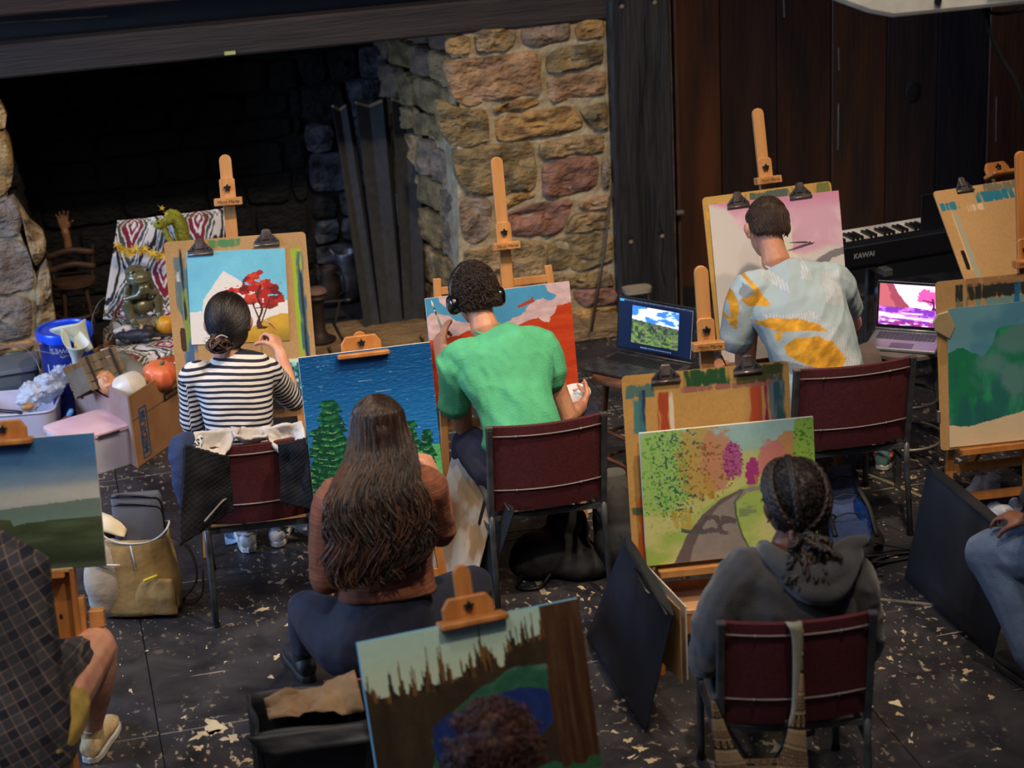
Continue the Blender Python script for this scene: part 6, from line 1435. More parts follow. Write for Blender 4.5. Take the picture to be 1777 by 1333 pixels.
# ---- 8 jeans sitter, right edge ------------------------------------------------
def person_jeans():
    pel = np.array([3.52, 5.50, .50]); R = np.array([.85, -.5, 0]); F_ = np.array([-.5, .85, 0]); nk = pel+np.array([-.0, .03, .55]); hc = nk+np.array([0, .05, .15])
    P = person('person at the right edge in blue jeans and dark boots, one knee raised', pel)
    M = headM(hc, F_+[0, 0, -.2]); b = MB(); head_prims(b, M, 1, nk); torso(b, [(pel, .14, .1), (pel+[0, 0, .3], .14, .1), (nk+[0, 0, -.05], .09, .06)], R)
    kr = S(1722, 962, 5.92); ls, rs_ = nk-R*.17+[0, 0, -.06], nk+R*.17+[0, 0, -.06]; le = S(1800, 860, 5.70); re_ = rs_+np.array([.02, .05, -.26]); lw, rw = S(1786, 905, 5.80), re_+F_*.2
    for a, e, w_, sd in ((ls, le, lw, 1), (rs_, re_, rw, -1)): limb(b, [a, e], [.045, .038]); limb(b, [e, w_], [.036, .025]); hand(b, w_, F_, (0, 0, -1), 35, sd)
    blob('body', b, SK3, P, .0075, 3); face_parts(P, M, 1, H_dark); shell_hair(P, M, 1, H_dark, -.06)
    b = MB(); torso(b, [(pel+[0, 0, -.03], .18, .14), (pel+[0, 0, .25], .17, .13), (nk+[0, 0, -.07], .18, .11), (nk+[0, 0, -.02], .08, .06)], R)
    for a, e, w_ in ((ls, le, lw), (rs_, re_, rw)): limb(b, [a, e], [.075, .062])
    blob('sweater', b, cloth('black_sweater', (26, 26, 28), (18, 18, 20)), P, .010, 3)
    JN = cloth('blue_jeans', (78, 98, 124), (58, 76, 102), .85, 260, .5, .15, 8)
    hp = pel-R*.09; al = Z(S(1792, 1175, 5.70), .13); b = MB(); torso(b, [(pel+[0, 0, -.05], .18, .13), (pel+[0, 0, .12], .17, .13)], R)
    limb(b, [hp, (hp+kr)/2+[0, 0, .02], kr], [.115, .105, .092]); limb(b, [kr, (kr+al)/2+[.01, 0, 0], al], [.090, .082, .068]); k2 = kr+np.array([.20, -.12, -.05]); a2 = Z(k2+np.array([.12, .05, 0]), .12); limb(b, [pel+R*.08, k2], [.10, .075]); limb(b, [k2, a2], [.07, .058])
    blob('jeans', b, JN, P, .0075, 4, folds(.008, 5, 5, 9, 131, .6))
    sm_ = MB().tube([np.array(q)+np.array([0, -.0, .0]) for q in bez([kr+[-.03, -.05, -.055], (kr+hp)/2+[-.03, -.075, -.055], hp+[-.02, -.09, -.06]], 6)], .0018, 5); sm_.build('seam', mat('seam_thread', (150, 160, 172), .8), P, world=True)
    for a in (al, a2): shoe(P, a, (-.1, 1), mat('dark_boot', (46, 42, 36), .55), mat('sole_dark', (40, 40, 42), .7), name='boot')
    stool('wooden stool under the jeans sitter at the right edge', pel, .40, .16)
person_jeans()

# ================================================================== CLUTTER
def frameM(o, x, y):      # frame from origin, x direction, approximate y direction
    x = unit(x); z = unit(np.cross(x, y)); y = np.cross(z, x); m = Matrix.Identity(4)
    for i in range(3): m[i][0] = x[i]; m[i][1] = y[i]; m[i][2] = z[i]; m[i][3] = o[i]
    return m
def sheetq(mb, c, nu=14, nv=14, amp=.0, seed=0, fr=6, bulge=0):    # bilinear sheet TL,TR,BR,BL with folds
    c = [np.array(q, float) for q in c]; nn = unit(np.cross(c[1]-c[0], c[3]-c[0]))
    def f(u, v):
        p = (c[0]*(1-u)+c[1]*u)*(1-v)+(c[3]*(1-u)+c[2]*u)*v
        k = float(fbm(np.array([u*fr]), np.array([v*fr*.6+u*2]), s=seed, o=3)[0])-.5
        return p+nn*(amp*2*k+bulge*sin(pi*u)*sin(pi*v))
    return mb.grid(f, nu, nv)
M_card = mat('cardboard', (156, 112, 74), .85, 0, (140, 98, 62), 8, bump=.15, bscale=80); M_card_cool = mat('cardboard_cool_lit', (170, 138, 130), .85, 0, (158, 124, 112), 8)
# ---- cardboard box
A_, B_, C_ = G(238, 812, 0), G(137, 748, 0), G(330, 748, 0); hB = .36
e1, e2 = B_-A_, C_-A_; D_ = B_+e2; up3 = np.array([0, 0, 1.0])
bx_ = thing('cardboard_box', 'open brown cardboard box holding pumpkins, a face mask and a basket', 'box', T(*A_))
def wall_(a, b, name, m, t=.006):
    n_ = unit(np.cross(b-a, up3)); mb = MB(); vs = [a, b, b+up3*hB, a+up3*hB]; vs += [v-n_*t for v in vs]; mb.add(vs, [(0, 1, 2, 3), (7, 6, 5, 4), (0, 4, 5, 1), (1, 5, 6, 2), (2, 6, 7, 3), (3, 7, 4, 0)]); return mb.build(name, m, bx_, world=True)
wl1 = wall_(B_, A_, 'side_panel', M_card_cool); wl2 = wall_(A_, C_, 'side_panel', M_card); wall_(C_, D_, 'side_panel', M_card); wall_(D_, B_, 'side_panel', M_card)  # left panel's lilac tone stands for cool daylight on the cardboard
mb = MB(); mb.add([A_, C_, D_, B_, A_+up3*.01, C_+up3*.01, D_+up3*.01, B_+up3*.01], [(3, 2, 1, 0), (4, 5, 6, 7)]); mb.build('base_panel', M_card, bx_, world=True)
n1 = unit(np.cross(A_-B_, up3)); n2 = unit(np.cross(C_-A_, up3)); u2 = unit(C_-A_)
def on1(a, z, o=.001): return B_+(A_-B_)*a+up3*z+n1*o
def on2(a, z, o=.001): return A_+(C_-A_)*a+up3*z+n2*o
M_inkb = mat('print_black', (30, 26, 26), .7); M_inku = mat('print_blue', (44, 84, 130), .7); M_void = mat('hole_dark', (40, 24, 16), .9)
MB().tube([on1(.45, .30), on1(.66, .30)], .012, 8, flat=.1).build('handle_hole', M_void, wl1, world=True)
for a, z_, m_ in ((.08, .33, M_inkb), (.16, .335, M_inkb), (.12, .285, M_inku), (.20, .29, M_inkb)):
    q = on1(a, z_, .0015); MB().lathe([(.013, 0), (.013, .001)], 16, frameM(q, A_-B_, up3)).build('printed_dot', m_, wl1, world=True)
q = on2(.80, .245, .002); mb = MB(); mb.box((0, 0, 0), (.20, .035, .001), frameM(q, u2, up3)); mb.build('printed_label', M_inkb, wl2, world=True)
tm = text_mb('BANKERS BOX', .026, ext=.0003); tm2 = MB(); tm2.add(tm.verts(), tm.f, frameM(q+n2*.002, u2, up3)); tm2.build('lettering', M_card, wl2, world=True)
q = on2(.20, .15, .002); tm = text_mb('MEDIUM', .058, ext=.0005, bold=.0012); tm2 = MB(); tm2.add(tm.verts(), tm.f, frameM(q, up3, -u2)); tm2.build('lettering', M_inku, wl2, world=True)
mb = MB()
for a, b_ in (((-.125, -.03), (.125, -.03)), ((.125, -.03), (.125, .03)), ((.125, .03), (-.125, .03)), ((-.125, .03), (-.125, -.03))):
    Mq = frameM(q, up3, -u2); mb.tube([tuple(Mq @ Vector((a[0], a[1], 0))), tuple(Mq @ Vector((b_[0], b_[1], 0)))], .003, 4)
mb.build('printed_frame', M_inku, wl2, world=True)
mb = MB().tube([on2(0, .235, .001), on2(1, .235, .001)], .0012, 4); mb.build('crease', M_void, wl2, world=True)
# contents
def pumpkin(label, c, r, col, col2, name='pumpkin', ribs=10, squash=.78, cat='pumpkin', tilt=0, stem=True):
    M = T(*c) @ RX(tilt) @ RY(tilt*.6); t = thing(name, label, cat, M); vs = []; fs = []; nu, nv = 60, 18
    for j in range(nv+1):
        th = pi*j/nv
        for i in range(nu):
            a = 2*pi*i/nu; k = 1-.09*abs(cos(a*ribs/2))**.5*sin(th); rr_ = r*k*sin(th)**.85 if 0 < j < nv else .0005
            vs.append((rr_*cos(a), rr_*sin(a), r*squash*cos(th)*(1-.16*math.exp(-((th if th < pi/2 else pi-th)/.35)**2))))
    for j in range(nv):
        for i in range(nu): k = (i+1) % nu; fs.append((j*nu+i, (j+1)*nu+i, (j+1)*nu+k, j*nu+k))
    MB().add(vs, fs).build('rind', mat(name+'_'+'_'.join(label.split()[:2]), col, .4, 0, col2, 10, coat=.2), t, 180)
    if stem: MB().tube([(0, 0, r*squash*.7), (.004, 0, r*squash*1.0), (.016, 0, r*squash*1.15)], [r*.12, r*.08, r*.09], 8).build('stem', mat('stem_green', (110, 116, 60), .7), t, 60)
    return t
def inbox(a, b, z): return A_+(B_-A_)*a+(C_-A_)*b+up3*z
pumpkin('orange pumpkin in front, inside the cardboard box', S(277, 651, 9.22), .088, (238, 130, 86), (222, 104, 62), tilt=14)
pumpkin('darker orange pumpkin behind the front one in the cardboard box', S(297, 636, 9.36), .075, (176, 72, 34), (150, 58, 28), tilt=-8)
t = pumpkin('smooth white gourd in the cardboard box', S(224, 672, 9.16), .092, (224, 214, 200), (208, 196, 180), 'white_gourd', 6, .82, 'gourd', -25, False)
mc = S(184, 664, 9.20); t = thing('face_mask', 'peach coloured face mask half hidden beside the white gourd', 'mask', T(*mc) @ RX(50) @ RZ(20))
b = MB(); b.ell((0, 0, 0), (.05, .065, .045)); b.ell((0, .0, .045), (.012, .022, .018)); b.ell((.02, .03, .035), (.016, .008, .012)); b.ell((-.02, .03, .035), (.016, .008, .012)); b.ell((0, -.032, .038), (.02, .008, .01))
blob('mask_shell', b, mat('mask_peach', (216, 156, 112), .5, 0, (190, 124, 84), 12), t, .005, 2, world=False)
q = S(165, 645, 9.30); t = thing('slatted_basket', 'grey brown slatted wooden basket in the cardboard box', 'basket', T(*q) @ RZ(35) @ RX(-28))
M_slat = mat('grey_slat', (128, 112, 92), .8, 0, (96, 82, 66), 6, (8, 1, 1), bump=.3)
for k in range(4):
    MB().box((0, -.08, -.07+.043*k), (.22, .006, .036)).build('slat', M_slat, t, bevel=.001); MB().box((0, .08, -.07+.043*k), (.22, .006, .036)).build('slat', M_slat, t, bevel=.001)
for sx in (-1, 1):
    MB().box((sx*.10, 0, -.02), (.012, .16, .12)).build('end_panel', M_slat, t, bevel=.001)
    for sy in (-1, 1): MB().box((sx*.07, sy*.086, -.01), (.014, .006, .17)).build('batten', mat('dark_batten', (60, 48, 40), .8), t)
a, b_ = S(206, 628, 9.42), S(262, 668, 9.20); t = thing('grey_vase', 'grey cylindrical vase lying across the cardboard box with green foam inside', 'vase', Matrix.Translation(V3(a)) @ Vector((0, 0, 1)).rotation_difference(V3(b_-a)).to_matrix().to_4x4())
L_ = float(np.linalg.norm(b_-a)); MB().lathe([(.055, 0), (.058, .002), (.056, L_), (.04, L_+.01)], 28, cap=False).build('vase_wall', mat('vase_grey', (128, 124, 112), .35, 0, (110, 106, 96), 4), t, 60, solid=.003)
MB().ell((0, 0, .015), (.052, .052, .014)).build('foam', mat('foam_green', (60, 104, 70), .9), t, 180)
# calla lilies
M_lily = mat('lily_white', (222, 222, 218), .5, 0, (196, 210, 190), 6); M_stem = mat('stem_dark_green', (44, 78, 50), .6)
def lily(label, c, M_, s, stem_to):
    t = thing('calla_lily', label, 'flower', Matrix.Translation(V3(c)) @ M_, 'white calla lilies by the blue bucket')
    def f(u, v):
        a = 2*pi*u*.93; r = s*(.012+.034*v**1.6); h = s*.09*v; lip = s*.035*v**2*max(0, cos(a))
        return (r*cos(a)+lip*.7, r*sin(a), h+lip)
    MB().grid(f, 28, 10).build('petal', M_lily, t, 180, solid=.002)
    MB().tube([(0, 0, s*.01), (.002, 0, s*.075)], [.005*s, .004*s], 8, round_=True).build('spadix', mat('spadix_yellow', (226, 196, 80), .6), t, 180)
    p = np.array(t.matrix_world.inverted() @ V3(stem_to)); MB().tube(bez([(0, 0, s*.02), p*.4+np.array([0, 0, -.02]), p], 6), .005, 8).build('stem', M_stem, t, 180)
st_ = S(200, 625, 9.38)
lily('larger open white calla lily in front of the blue bucket', S(157, 608, 9.45), RZ(200) @ RX(28) @ RY(20), 1.55, st_); lily('smaller closed white calla lily low in front of the blue bucket', S(132, 632, 9.40), RZ(120) @ RY(-14), 1.35, st_)
# ---- blue bucket, upside down
c = S(111, 568, 9.72); hk = float(c[2]); c[2] = 0; bt = thing('blue_bucket', 'large blue bucket with upside down white lettering, by the left stone pillar', 'bucket', T(*c) @ RZ(-8))
MB().lathe([(.118, 0), (.130, hk*.7), (.133, hk-.03)], 40).build('bucket_wall', mat('bucket_navy', (26, 44, 132), .35, 0, (22, 38, 116), 3), bt, 60)
MB().lathe([(.134, hk-.05), (.141, hk-.046), (.142, hk-.008), (.138, hk), (.126, hk), (.122, hk-.008), (.001, hk-.008)], 40).build('lid', mat('lid_blue', (18, 74, 220), .3, 0, (16, 64, 200), 3, coat=.2), bt, 40)
def wrap(txt, size, z, a0, r, m_, parent, flip=True, extra=None):
    tm = text_mb(txt, size, ext=.0); v = tm.verts(); 
    if extra: 
        q = MB(); q.tube([(x, y, 0) for x, y in extra], .0022, 4, closed=True); v = np.concatenate([v, q.verts()]); tm.f += [tuple(i+tm.n for i in f) for f in q.f]
    if flip: v = v*np.array([-1, -1, 1])
    an = a0+v[:, 0]/r; vs = np.stack([(r+.0012)*np.cos(an), (r+.0012)*np.sin(an), z+v[:, 1]], 1); MB().add(vs, tm.f).build('brand_lettering', m_, parent)
M_wht = mat('print_white', (206, 210, 216), .5)
wrap("LOWE'S", .034, hk-.078, radians(-92), .1325, M_wht, bt, extra=[(-.062, -.024), (.062, -.024), (.062, .012), (0, .036), (-.062, .012)][::1]); wrap('RIGHT', .085, hk-.18, radians(-88), .130, M_wht, bt)
# ---- grey tub, wooden stick
c = G(15, 685, 0)+np.array([0, -.25, 0]); t = thing('grey_tub', 'grey plastic storage tub at the left edge under the stone pillar', 'tub', T(*c) @ RZ(4))
M_gt = mat('tub_grey', (104, 110, 118), .5, 0, (88, 94, 102), 3); MB().loft([((0, 0, 0), (.16, 0, 0), (0, .11, 0), 6), ((0, 0, .24), (.175, 0, 0), (0, .125, 0), 6)], 32).build('tub_wall', M_gt, t, 50); MB().loft([((0, 0, .24), (.19, 0, 0), (0, .14, 0), 6), ((0, 0, .262), (.185, 0, 0), (0, .135, 0), 6)], 32).build('lid', M_gt, t, 50, bevel=.003)
a, b_ = S(-30, 606, 9.55), S(72, 596, 9.62); o = MB().bar(tuple(a), tuple(b_), .03, .008).build('wooden_lath', mat('lath_pink', (150, 116, 104), .7), M=T(*a), world=True, bevel=.002); setp(o, 'flat pinkish wooden lath resting on the grey tub', 'lath')
# ---- white tub with bits in it
M_wp = mat('plastic_milky', (206, 200, 214), .35, 0, (188, 184, 204), 3)
def openbox(label, name, cat, M, w, d, h, m, t=.005, taper=.88, lip=True):
    r = thing(name, label, cat, M); mb = MB(); e = 7
    mb.loft([((0, 0, .0), (w/2*taper, 0, 0), (0, d/2*taper, 0), e), ((0, 0, h), (w/2, 0, 0), (0, d/2, 0), e), ((0, 0, h), (w/2-t, 0, 0), (0, d/2-t, 0), e), ((0, 0, t), (w/2*taper-t, 0, 0), (0, d/2*taper-t, 0), e)], 36); mb.build('tub_wall', m, r, 50)
    if lip: MB().tube([(math.copysign(abs(cos(a))**(2/7), cos(a))*w/2, math.copysign(abs(sin(a))**(2/7), sin(a))*d/2, h) for a in np.linspace(0, 2*pi, 41)[:-1]], .006, 6, closed=True).build('rim', m, r, 180)
    return r
c = G(38, 800, 0)+np.array([0, .28, 0]); WT = openbox('open white plastic tub at the left edge holding a crumpled plastic bag', 'white_tub', 'tub', T(c[0], c[1], 0) @ RZ(-10), .42, .34, .20, M_wp)
cz = lambda px_, py_, z: G(px_, py_, z)
b = MB(); rs = np.random.RandomState(3); q0 = cz(75, 672, .26)
for k in range(9): b.ell(tuple(q0+np.array([rs.uniform(-.10, .10), rs.uniform(-.08, .08), rs.uniform(-.05, .05)])), tuple(rs.uniform(.05, .085, 3)), None, 14, 9)
t = thing('plastic_bag', 'crumpled see-through plastic bag in the white tub', 'bag', T(*q0)); M_bag = mat('bag_clear', (226, 230, 242), .15, 0, (206, 212, 232), 5, alpha=.68, bump=1, bscale=40, spec=1, bdist=.02)
blob('bag_film', b, M_bag, t, .007, 0, lambda c_: .045*(np.abs(fbm(c_[:, 0]*22, c_[:, 1]*22, c_[:, 2]*22, s=4, o=3)-.5)*2-.35))
a, b_ = cz(-10, 712, .21), cz(36, 716, .21); o = MB().tube([a, b_], .009, 10, round_=True).build('palette_knife', M_blk, M=T(*a), world=True, smooth=180); setp(o, 'black tool handle lying on the rim of the white tub', 'tool')
o = blob('peeled_gourd', MB().ell(tuple(cz(48, 706, .20)), (.034, .022, .018)), mat('ochre_gourd', (196, 150, 92), .5, 0, (170, 122, 66), 12), None, .005, 2); setp(o, 'small ochre gourd lying in the white tub', 'gourd')
a, b_ = cz(84, 752, .16), cz(120, 722, .20); o = MB().bar(tuple(a), tuple(b_), .035, .006).build('red_brown_strip', mat('red_brown', (112, 52, 38), .5), M=T(*a), world=True); setp(o, 'red brown strip leaning in the corner of the white tub', 'strip')
o = MB().tube([b_+[0, 0, .006], b_+[.012, .01, .02]], .013, 12, round_=True).build('bottle_cap', mat('cap_blue', (70, 140, 200), .3), M=T(*b_), world=True, smooth=180); setp(o, 'small light blue cap at the tip of the red brown strip', 'cap')
# ---- clear box with lid
A2_, = (G(181, 850, 0),); c = G(165, 805, 0); t = openbox('milky storage box with clipped lid and pink contents, before the cardboard box', 'storage_box', 'box', T(c[0], c[1]+.0, 0) @ RZ(24), .36, .29, .19, M_wp, lip=False)
LB = t; MB().loft([((0, 0, .188), (.186, 0, 0), (0, .152, 0), 8), ((0, 0, .204), (.186, 0, 0), (0, .152, 0), 8), ((0, 0, .214), (.165, 0, 0), (0, .13, 0), 8)], 36).build('lid', mat('lid_milky_pink', (226, 190, 198), .35, 0, (216, 168, 176), 5), t, 50)
for sx in (-1, 1): MB().box((sx*.188, 0, .185), (.012, .12, .045)).build('clip_handle', M_wp, t, bevel=.004)
MB().box((.02, -.1505, .19), (.11, .012, .012)).build('dark_latch', mat('latch_dark', (60, 56, 64), .4), t); MB().box((.03, -.139, .12), (.12, .003, .045), RX(-6)).build('blue_label', mat('label_blue', (30, 92, 138), .6), t)
# ---- wires
for k, pts in enumerate(([(0, 598, 9.5), (40, 603, 9.45), (62, 625, 9.35), (70, 645, 9.3)], [(60, 608, 9.4), (120, 618, 9.4), (180, 627, 9.4), (205, 628, 9.4)], [(158, 570, 9.7), (162, 545, 9.7), (172, 525, 9.7), (184, 515, 9.75)], [(180, 604, 9.4), (200, 600, 9.4), (228, 612, 9.35), (236, 618, 9.35)])):
    q = [S(*p) for p in pts]; o = MB().tube(bez(q, 8), .0016, 5).build('florist_wire', mat('wire_grey', (150, 146, 136), .4, .5), M=T(*q[0]), world=True, smooth=180)
    setp(o, ['thin grey wire curving over the grey tub', 'thin straight wire stretched from blue bucket to vase', 'thin wire rising beside the patterned cloth', 'short curled wire in front of the patterned cloth'][k], 'wire')
# ---- patterned cloth over boxes, with the still life
def p_ikat(U, V):
    I = const(U, (214, 206, 202)); X = U*3.3+.02*np.sin(V*60); Y = V*4.6
    X = X+(fbm(U*26, V*40, s=2)-.5)*.10; Y = Y+(fbm(U*40+5, V*30, s=5)-.5)*.10
    cx = np.abs((X % 1)-.5)*2; off = (np.floor(X) % 2)*.5; cy = np.abs(((Y+off) % 1)-.5)*2; d = cx*.95+cy
    col = [(.16, (214, 208, 206)), (.30, (130, 26, 46)), (.40, (216, 208, 204)), (.66, (120, 26, 44)), (.74, (214, 206, 204)), (.92, (70, 74, 64)), (1.02, (218, 212, 208)), (1.10, (34, 32, 34)), (9, (214, 206, 202))]
    lo = 0
    for hi, c in col: I = np.where(((d >= lo) & (d < hi))[..., None], np.array(c, float), I); lo = hi
    ring = (np.abs(np.hypot(((X+.5) % 1)-.5, (((Y+off+.5) % 1)-.5)*.9)-.24) < .035); I = mixm(I, ring & (d > 1.0), (40, 36, 38)); 
    zz = (np.abs(((X*6) % 1)-.5)*2*.12+((Y*1.0+.5) % 1)); I = mixm(I, (zz > .98) & (zz < 1.03), (96, 86, 44)); return I
prof = [(9.98, .935), (9.95, .92), (9.93, .70), (9.91, .50), (9.88, .435), (9.75, .425), (9.55, .42), (9.46, .405), (9.42, .36), (9.41, .22), (9.42, .14)]
pp = bez([(0, y, z) for y, z in prof], 6); 
def cf(u, v):
    k = v*(len(pp)-1); i = min(int(k), len(pp)-2); f_ = k-i; q = pp[i]*(1-f_)+pp[i+1]*f_; xl = np.interp(q[1], [9.41, 9.9, 9.98], [.215, .215, .305]) if q[2] < .45 else np.interp(q[2], [.45, .93], [.17, .305])
    if q[2] < .42 and q[1] > 9.5: xl = .17
    if q[2] < .42: xl = np.interp(q[1], [9.42, 9.55, 9.9], [.14, .13, .17])
    xr = np.interp(q[2], [.15, .93], [.86, .84]); n_ = float(fbm(np.array([u*5+v*2]), np.array([v*7]), s=4, o=3)[0])-.5
    return (xl+(xr-xl)*u, q[1]-.03*n_-(.015*sin(u*14)*max(0, v-.8)*4), q[2]+.022*n_)
nu, nv = 230, 330; uu, vv = np.meshgrid(np.linspace(0, 1, nu+1), np.linspace(0, 1, nv+1)); 
gm = MB(); 
def fast_sheet(name, fn, nu, nv, paint, parent, m):
    us = np.linspace(0, 1, 25); vs_ = np.linspace(0, 1, 61); base = np.array([[fn(u, v) for u in us] for v in vs_])       # coarse shape, resampled
    U, V = np.meshgrid(np.linspace(0, 1, nu+1), np.linspace(0, 1, nv+1)); out = np.zeros(U.shape+(3,))
    fu, fv = U*24, V*60; iu, iv = np.minimum(fu.astype(int), 23), np.minimum(fv.astype(int), 59); a, b = (fu-iu)[..., None], (fv-iv)[..., None]
    out = (base[iv, iu]*(1-a)+base[iv, iu+1]*a)*(1-b)+(base[iv+1, iu]*(1-a)+base[iv+1, iu+1]*a)*b
    idx = np.arange((nu+1)*(nv+1)).reshape(nv+1, nu+1); q = np.stack([idx[:-1, :-1], idx[:-1, 1:], idx[1:, 1:], idx[1:, :-1]], -1).reshape(-1, 4)
    P = out.reshape(-1, 3); A = np.array(WM[parent.name].inverted()); P = P @ A[:3, :3].T+A[:3, 3]
    me = bpy.data.meshes.new(name); me.from_pydata(P.tolist(), [], q.tolist()); ca = me.color_attributes.new('Col', 'FLOAT_COLOR', 'POINT')
    ca.data.foreach_set('color', np.concatenate([lin(np.clip(paint(U, V), 0, 255)).reshape(-1, 3), np.ones((len(P), 1))], 1).astype(np.float32).ravel()); return finish(name, me, m, parent, 180)
CT = thing('patterned_cloth', 'red, white and grey ikat cloth draped over boxes by the fireplace', 'cloth', T(.45, 9.45, 0))
fast_sheet('draped_sheet', cf, nu, nv, p_ikat, CT, mat_vcol('ikat_cloth', .85, .3, 120))
def side(u, v):
    y = 9.45+.52*u; ztop = np.interp(u, [0, .15, .75, .9, 1], [.38, .42, .43, .5, .92]); x = np.interp(u, [0, .7, 1], [.145, .165, .30])-.02*v; return (x, y+.01*sin(v*12), ztop*(1-v)+.03*v)
fast_sheet('side_fall', side, 120, 90, lambda U, V: p_ikat(U*.9+.2, V*.5+.3), CT, mat_vcol('ikat_cloth', .85, .3, 120))
# bronze-green crouching frog-like statue
M_jade = mat('jade_bronze', (108, 104, 74), .3, .25, (84, 84, 62), 9, coat=.4); M_base = mat('carved_base', (128, 118, 92), .45, .1, (96, 86, 66), 20, bump=.4)
c = S(246, 545, 9.72); c[2] = .43; t = thing('frog_statue', 'glossy green bronze statue of a crouching, wide-mouthed frog on a carved base', 'statue', T(*c) @ RZ(18))
b = MB(); e = b.ell
e((0, .01, .20), (.058, .052, .075)); e((0, .0, .13), (.062, .06, .05)); e((0, -.02, .285), (.068, .066, .040)); e((0, -.045, .268), (.060, .045, .026)); e((0, .02, .30), (.055, .05, .035))
for sx in (-1, 1):
    e((sx*.034, -.035, .316), (.020, .020, .018)); b.tube([(sx*.055, .0, .235), (sx*.082, -.02, .18), (sx*.03, -.07, .205), (sx*.012, -.078, .235)], [.024, .020, .017, .016], 10, round_=True); b.tube([(sx*.045, .02, .11), (sx*.085, -.035, .15), (sx*.07, -.05, .08), (sx*.07, -.075, .062)], [.034, .030, .020, .016], 10, round_=True); e((sx*.07, -.085, .060), (.022, .034, .012))
    for k in range(3): b.tube([(sx*.012+.010*(k-1), -.082, .245), (sx*.012+.012*(k-1), -.088, .215)], .006, 6, round_=True)
blob('body', b, M_jade, t, .0045, 2, world=False)
for sx in (-1, 1): MB().ell((sx*.036, -.052, .320), (.009, .007, .009)).build('eye', M_blk, t, 180)
MB().tube([(-.052, -.066, .276), (-.03, -.084, .268), (0, -.092, .272), (.03, -.084, .268), (.052, -.066, .276)], .003, 6).build('mouth_line', mat('groove_dark', (40, 38, 26), .6), t, 180)
b = MB(); b.ell((0, 0, .028), (.10, .088, .034))
for k in range(12): a = 2*pi*k/12; b.ell((.088*cos(a), .078*sin(a), .028), (.022, .022, .03))
b.ell((.05, -.05, .052), (.04, .03, .02)); blob('base', b, M_base, t, .005, 2, world=False)
# animals and gourds on the cloth
c = S(236, 574, 9.55); c[2] = .43; t = thing('rat_figurine', 'dark blue grey rat figurine lying in front of the frog statue', 'figurine', T(*c) @ RZ(-6))
b = MB(); b.ell((0, 0, .03), (.075, .034, .032)); b.ell((-.07, -.004, .036), (.034, .022, .022)); b.ell((-.105, -.008, .032), (.018, .011, .011)); b.ell((.04, 0, .028), (.05, .038, .030))
for sx in (-1, 1): b.ell((-.062, sx*.016, .058), (.010, .004, .012)); b.ell((-.05, sx*.026, .008), (.018, .008, .009)); b.ell((.05, sx*.034, .008), (.022, .010, .009))
b.tube([(.085, 0, .022), (.13, .01, .012), (.17, -.006, .010), (.20, -.02, .010)], [.010, .006, .004, .0025], 8, round_=True); blob('body', b, mat('rat_slate', (42, 46, 62), .5, 0, (30, 32, 44), 14, bump=.3), t, .0045, 2, world=False)
for sx in (-1, 1): MB().ell((-.088, sx*.013, .044), .003).build('eye', M_clip2, t, 180)
c = S(238, 552, 9.64); c[2] = .43; t = thing('animal_skull', 'small pale and dark skull-shaped figurine between the frog statue and the rat', 'figurine', T(*c) @ RZ(-12))
b = MB(); b.ell((-.05, 0, .03), (.06, .026, .026)); b.ell((-.10, 0, .026), (.03, .016, .015)); b.ell((.0, 0, .032), (.03, .03, .028)); blob('skull', b, mat('bone_white', (206, 196, 190), .6, 0, (160, 148, 142), 10), t, .0045, 2, world=False)
b = MB(); b.ell((.045, 0, .026), (.035, .026, .026)); b.tube([(.06, -.02, .012), (.10, -.03, .012)], [.012, .008], 8, round_=True); blob('dark_tail', b, mat('dark_brown', (50, 36, 32), .6), t, .0045, 2, world=False)
c = S(286, 549, 9.60); c[2] = .478; pumpkin('small bumpy yellow gourd on the patterned cloth, left of the drawing board', c, .050, (222, 160, 40), (196, 128, 28), 'yellow_gourd', 12, .95, 'gourd', 12, False)
# garland of yellow leaves
gar = thing('leaf_garland', 'garland of small yellow star flowers strung across the patterned cloth', 'garland', T(*S(205, 428, 9.86)))
M_yel = mat('leaf_yellow', (216, 172, 34), .6, 0, (176, 140, 26), 20); rs = np.random.RandomState(6)
pts = [S(203, 426, 9.86), S(222, 436, 9.85), S(240, 430, 9.85), S(256, 434, 9.85), S(268, 440, 9.85), S(285, 446, 9.84)]; MB().tube(bez(pts, 6), .002, 5).build('string', M_stem, gar, world=True)
gp = bez(pts, 5)
for i, p in enumerate(gp):
    st = []
    for k in range(10): r = (.021 if k % 2 == 0 else .007)*(1+.3*rs.rand()); st.append((r*cos(pi*k/5+i), r*sin(pi*k/5+i)))
    MB().prism(st, 0, .003, T(p[0]+rs.uniform(-.01, .01), p[1]-.012, p[2]+rs.uniform(-.018, .018)) @ RX(70+rs.uniform(-30, 30)) @ RY(rs.uniform(-30, 30))).build('leaf', M_yel, gar, world=True)
c = S(300, 400, 9.80); t = thing('green_dragon_toy', 'yellow green knobbly plush creature behind the drawing board, on the patterned cloth', 'toy', T(*c))
b = MB(); b.tube(bez([S(282, 388, 9.78), S(300, 380, 9.82), S(312, 392, 9.82), S(318, 425, 9.82)], 5), interp([.022, .030, .034, .036], 5), 12, round_=True); b.tube(bez([S(296, 366, 9.84), S(308, 375, 9.84), S(318, 400, 9.84), S(322, 420, 9.84)], 5), interp([.012, .024, .028, .024], 5), 12, round_=True); b.ell(tuple(S(276, 390, 9.77)), (.030, .026, .022)); b.tube(bez([S(285, 398, 9.77), S(292, 412, 9.77), S(300, 424, 9.77)], 4), interp([.014, .016, .018], 4), 10, round_=True)
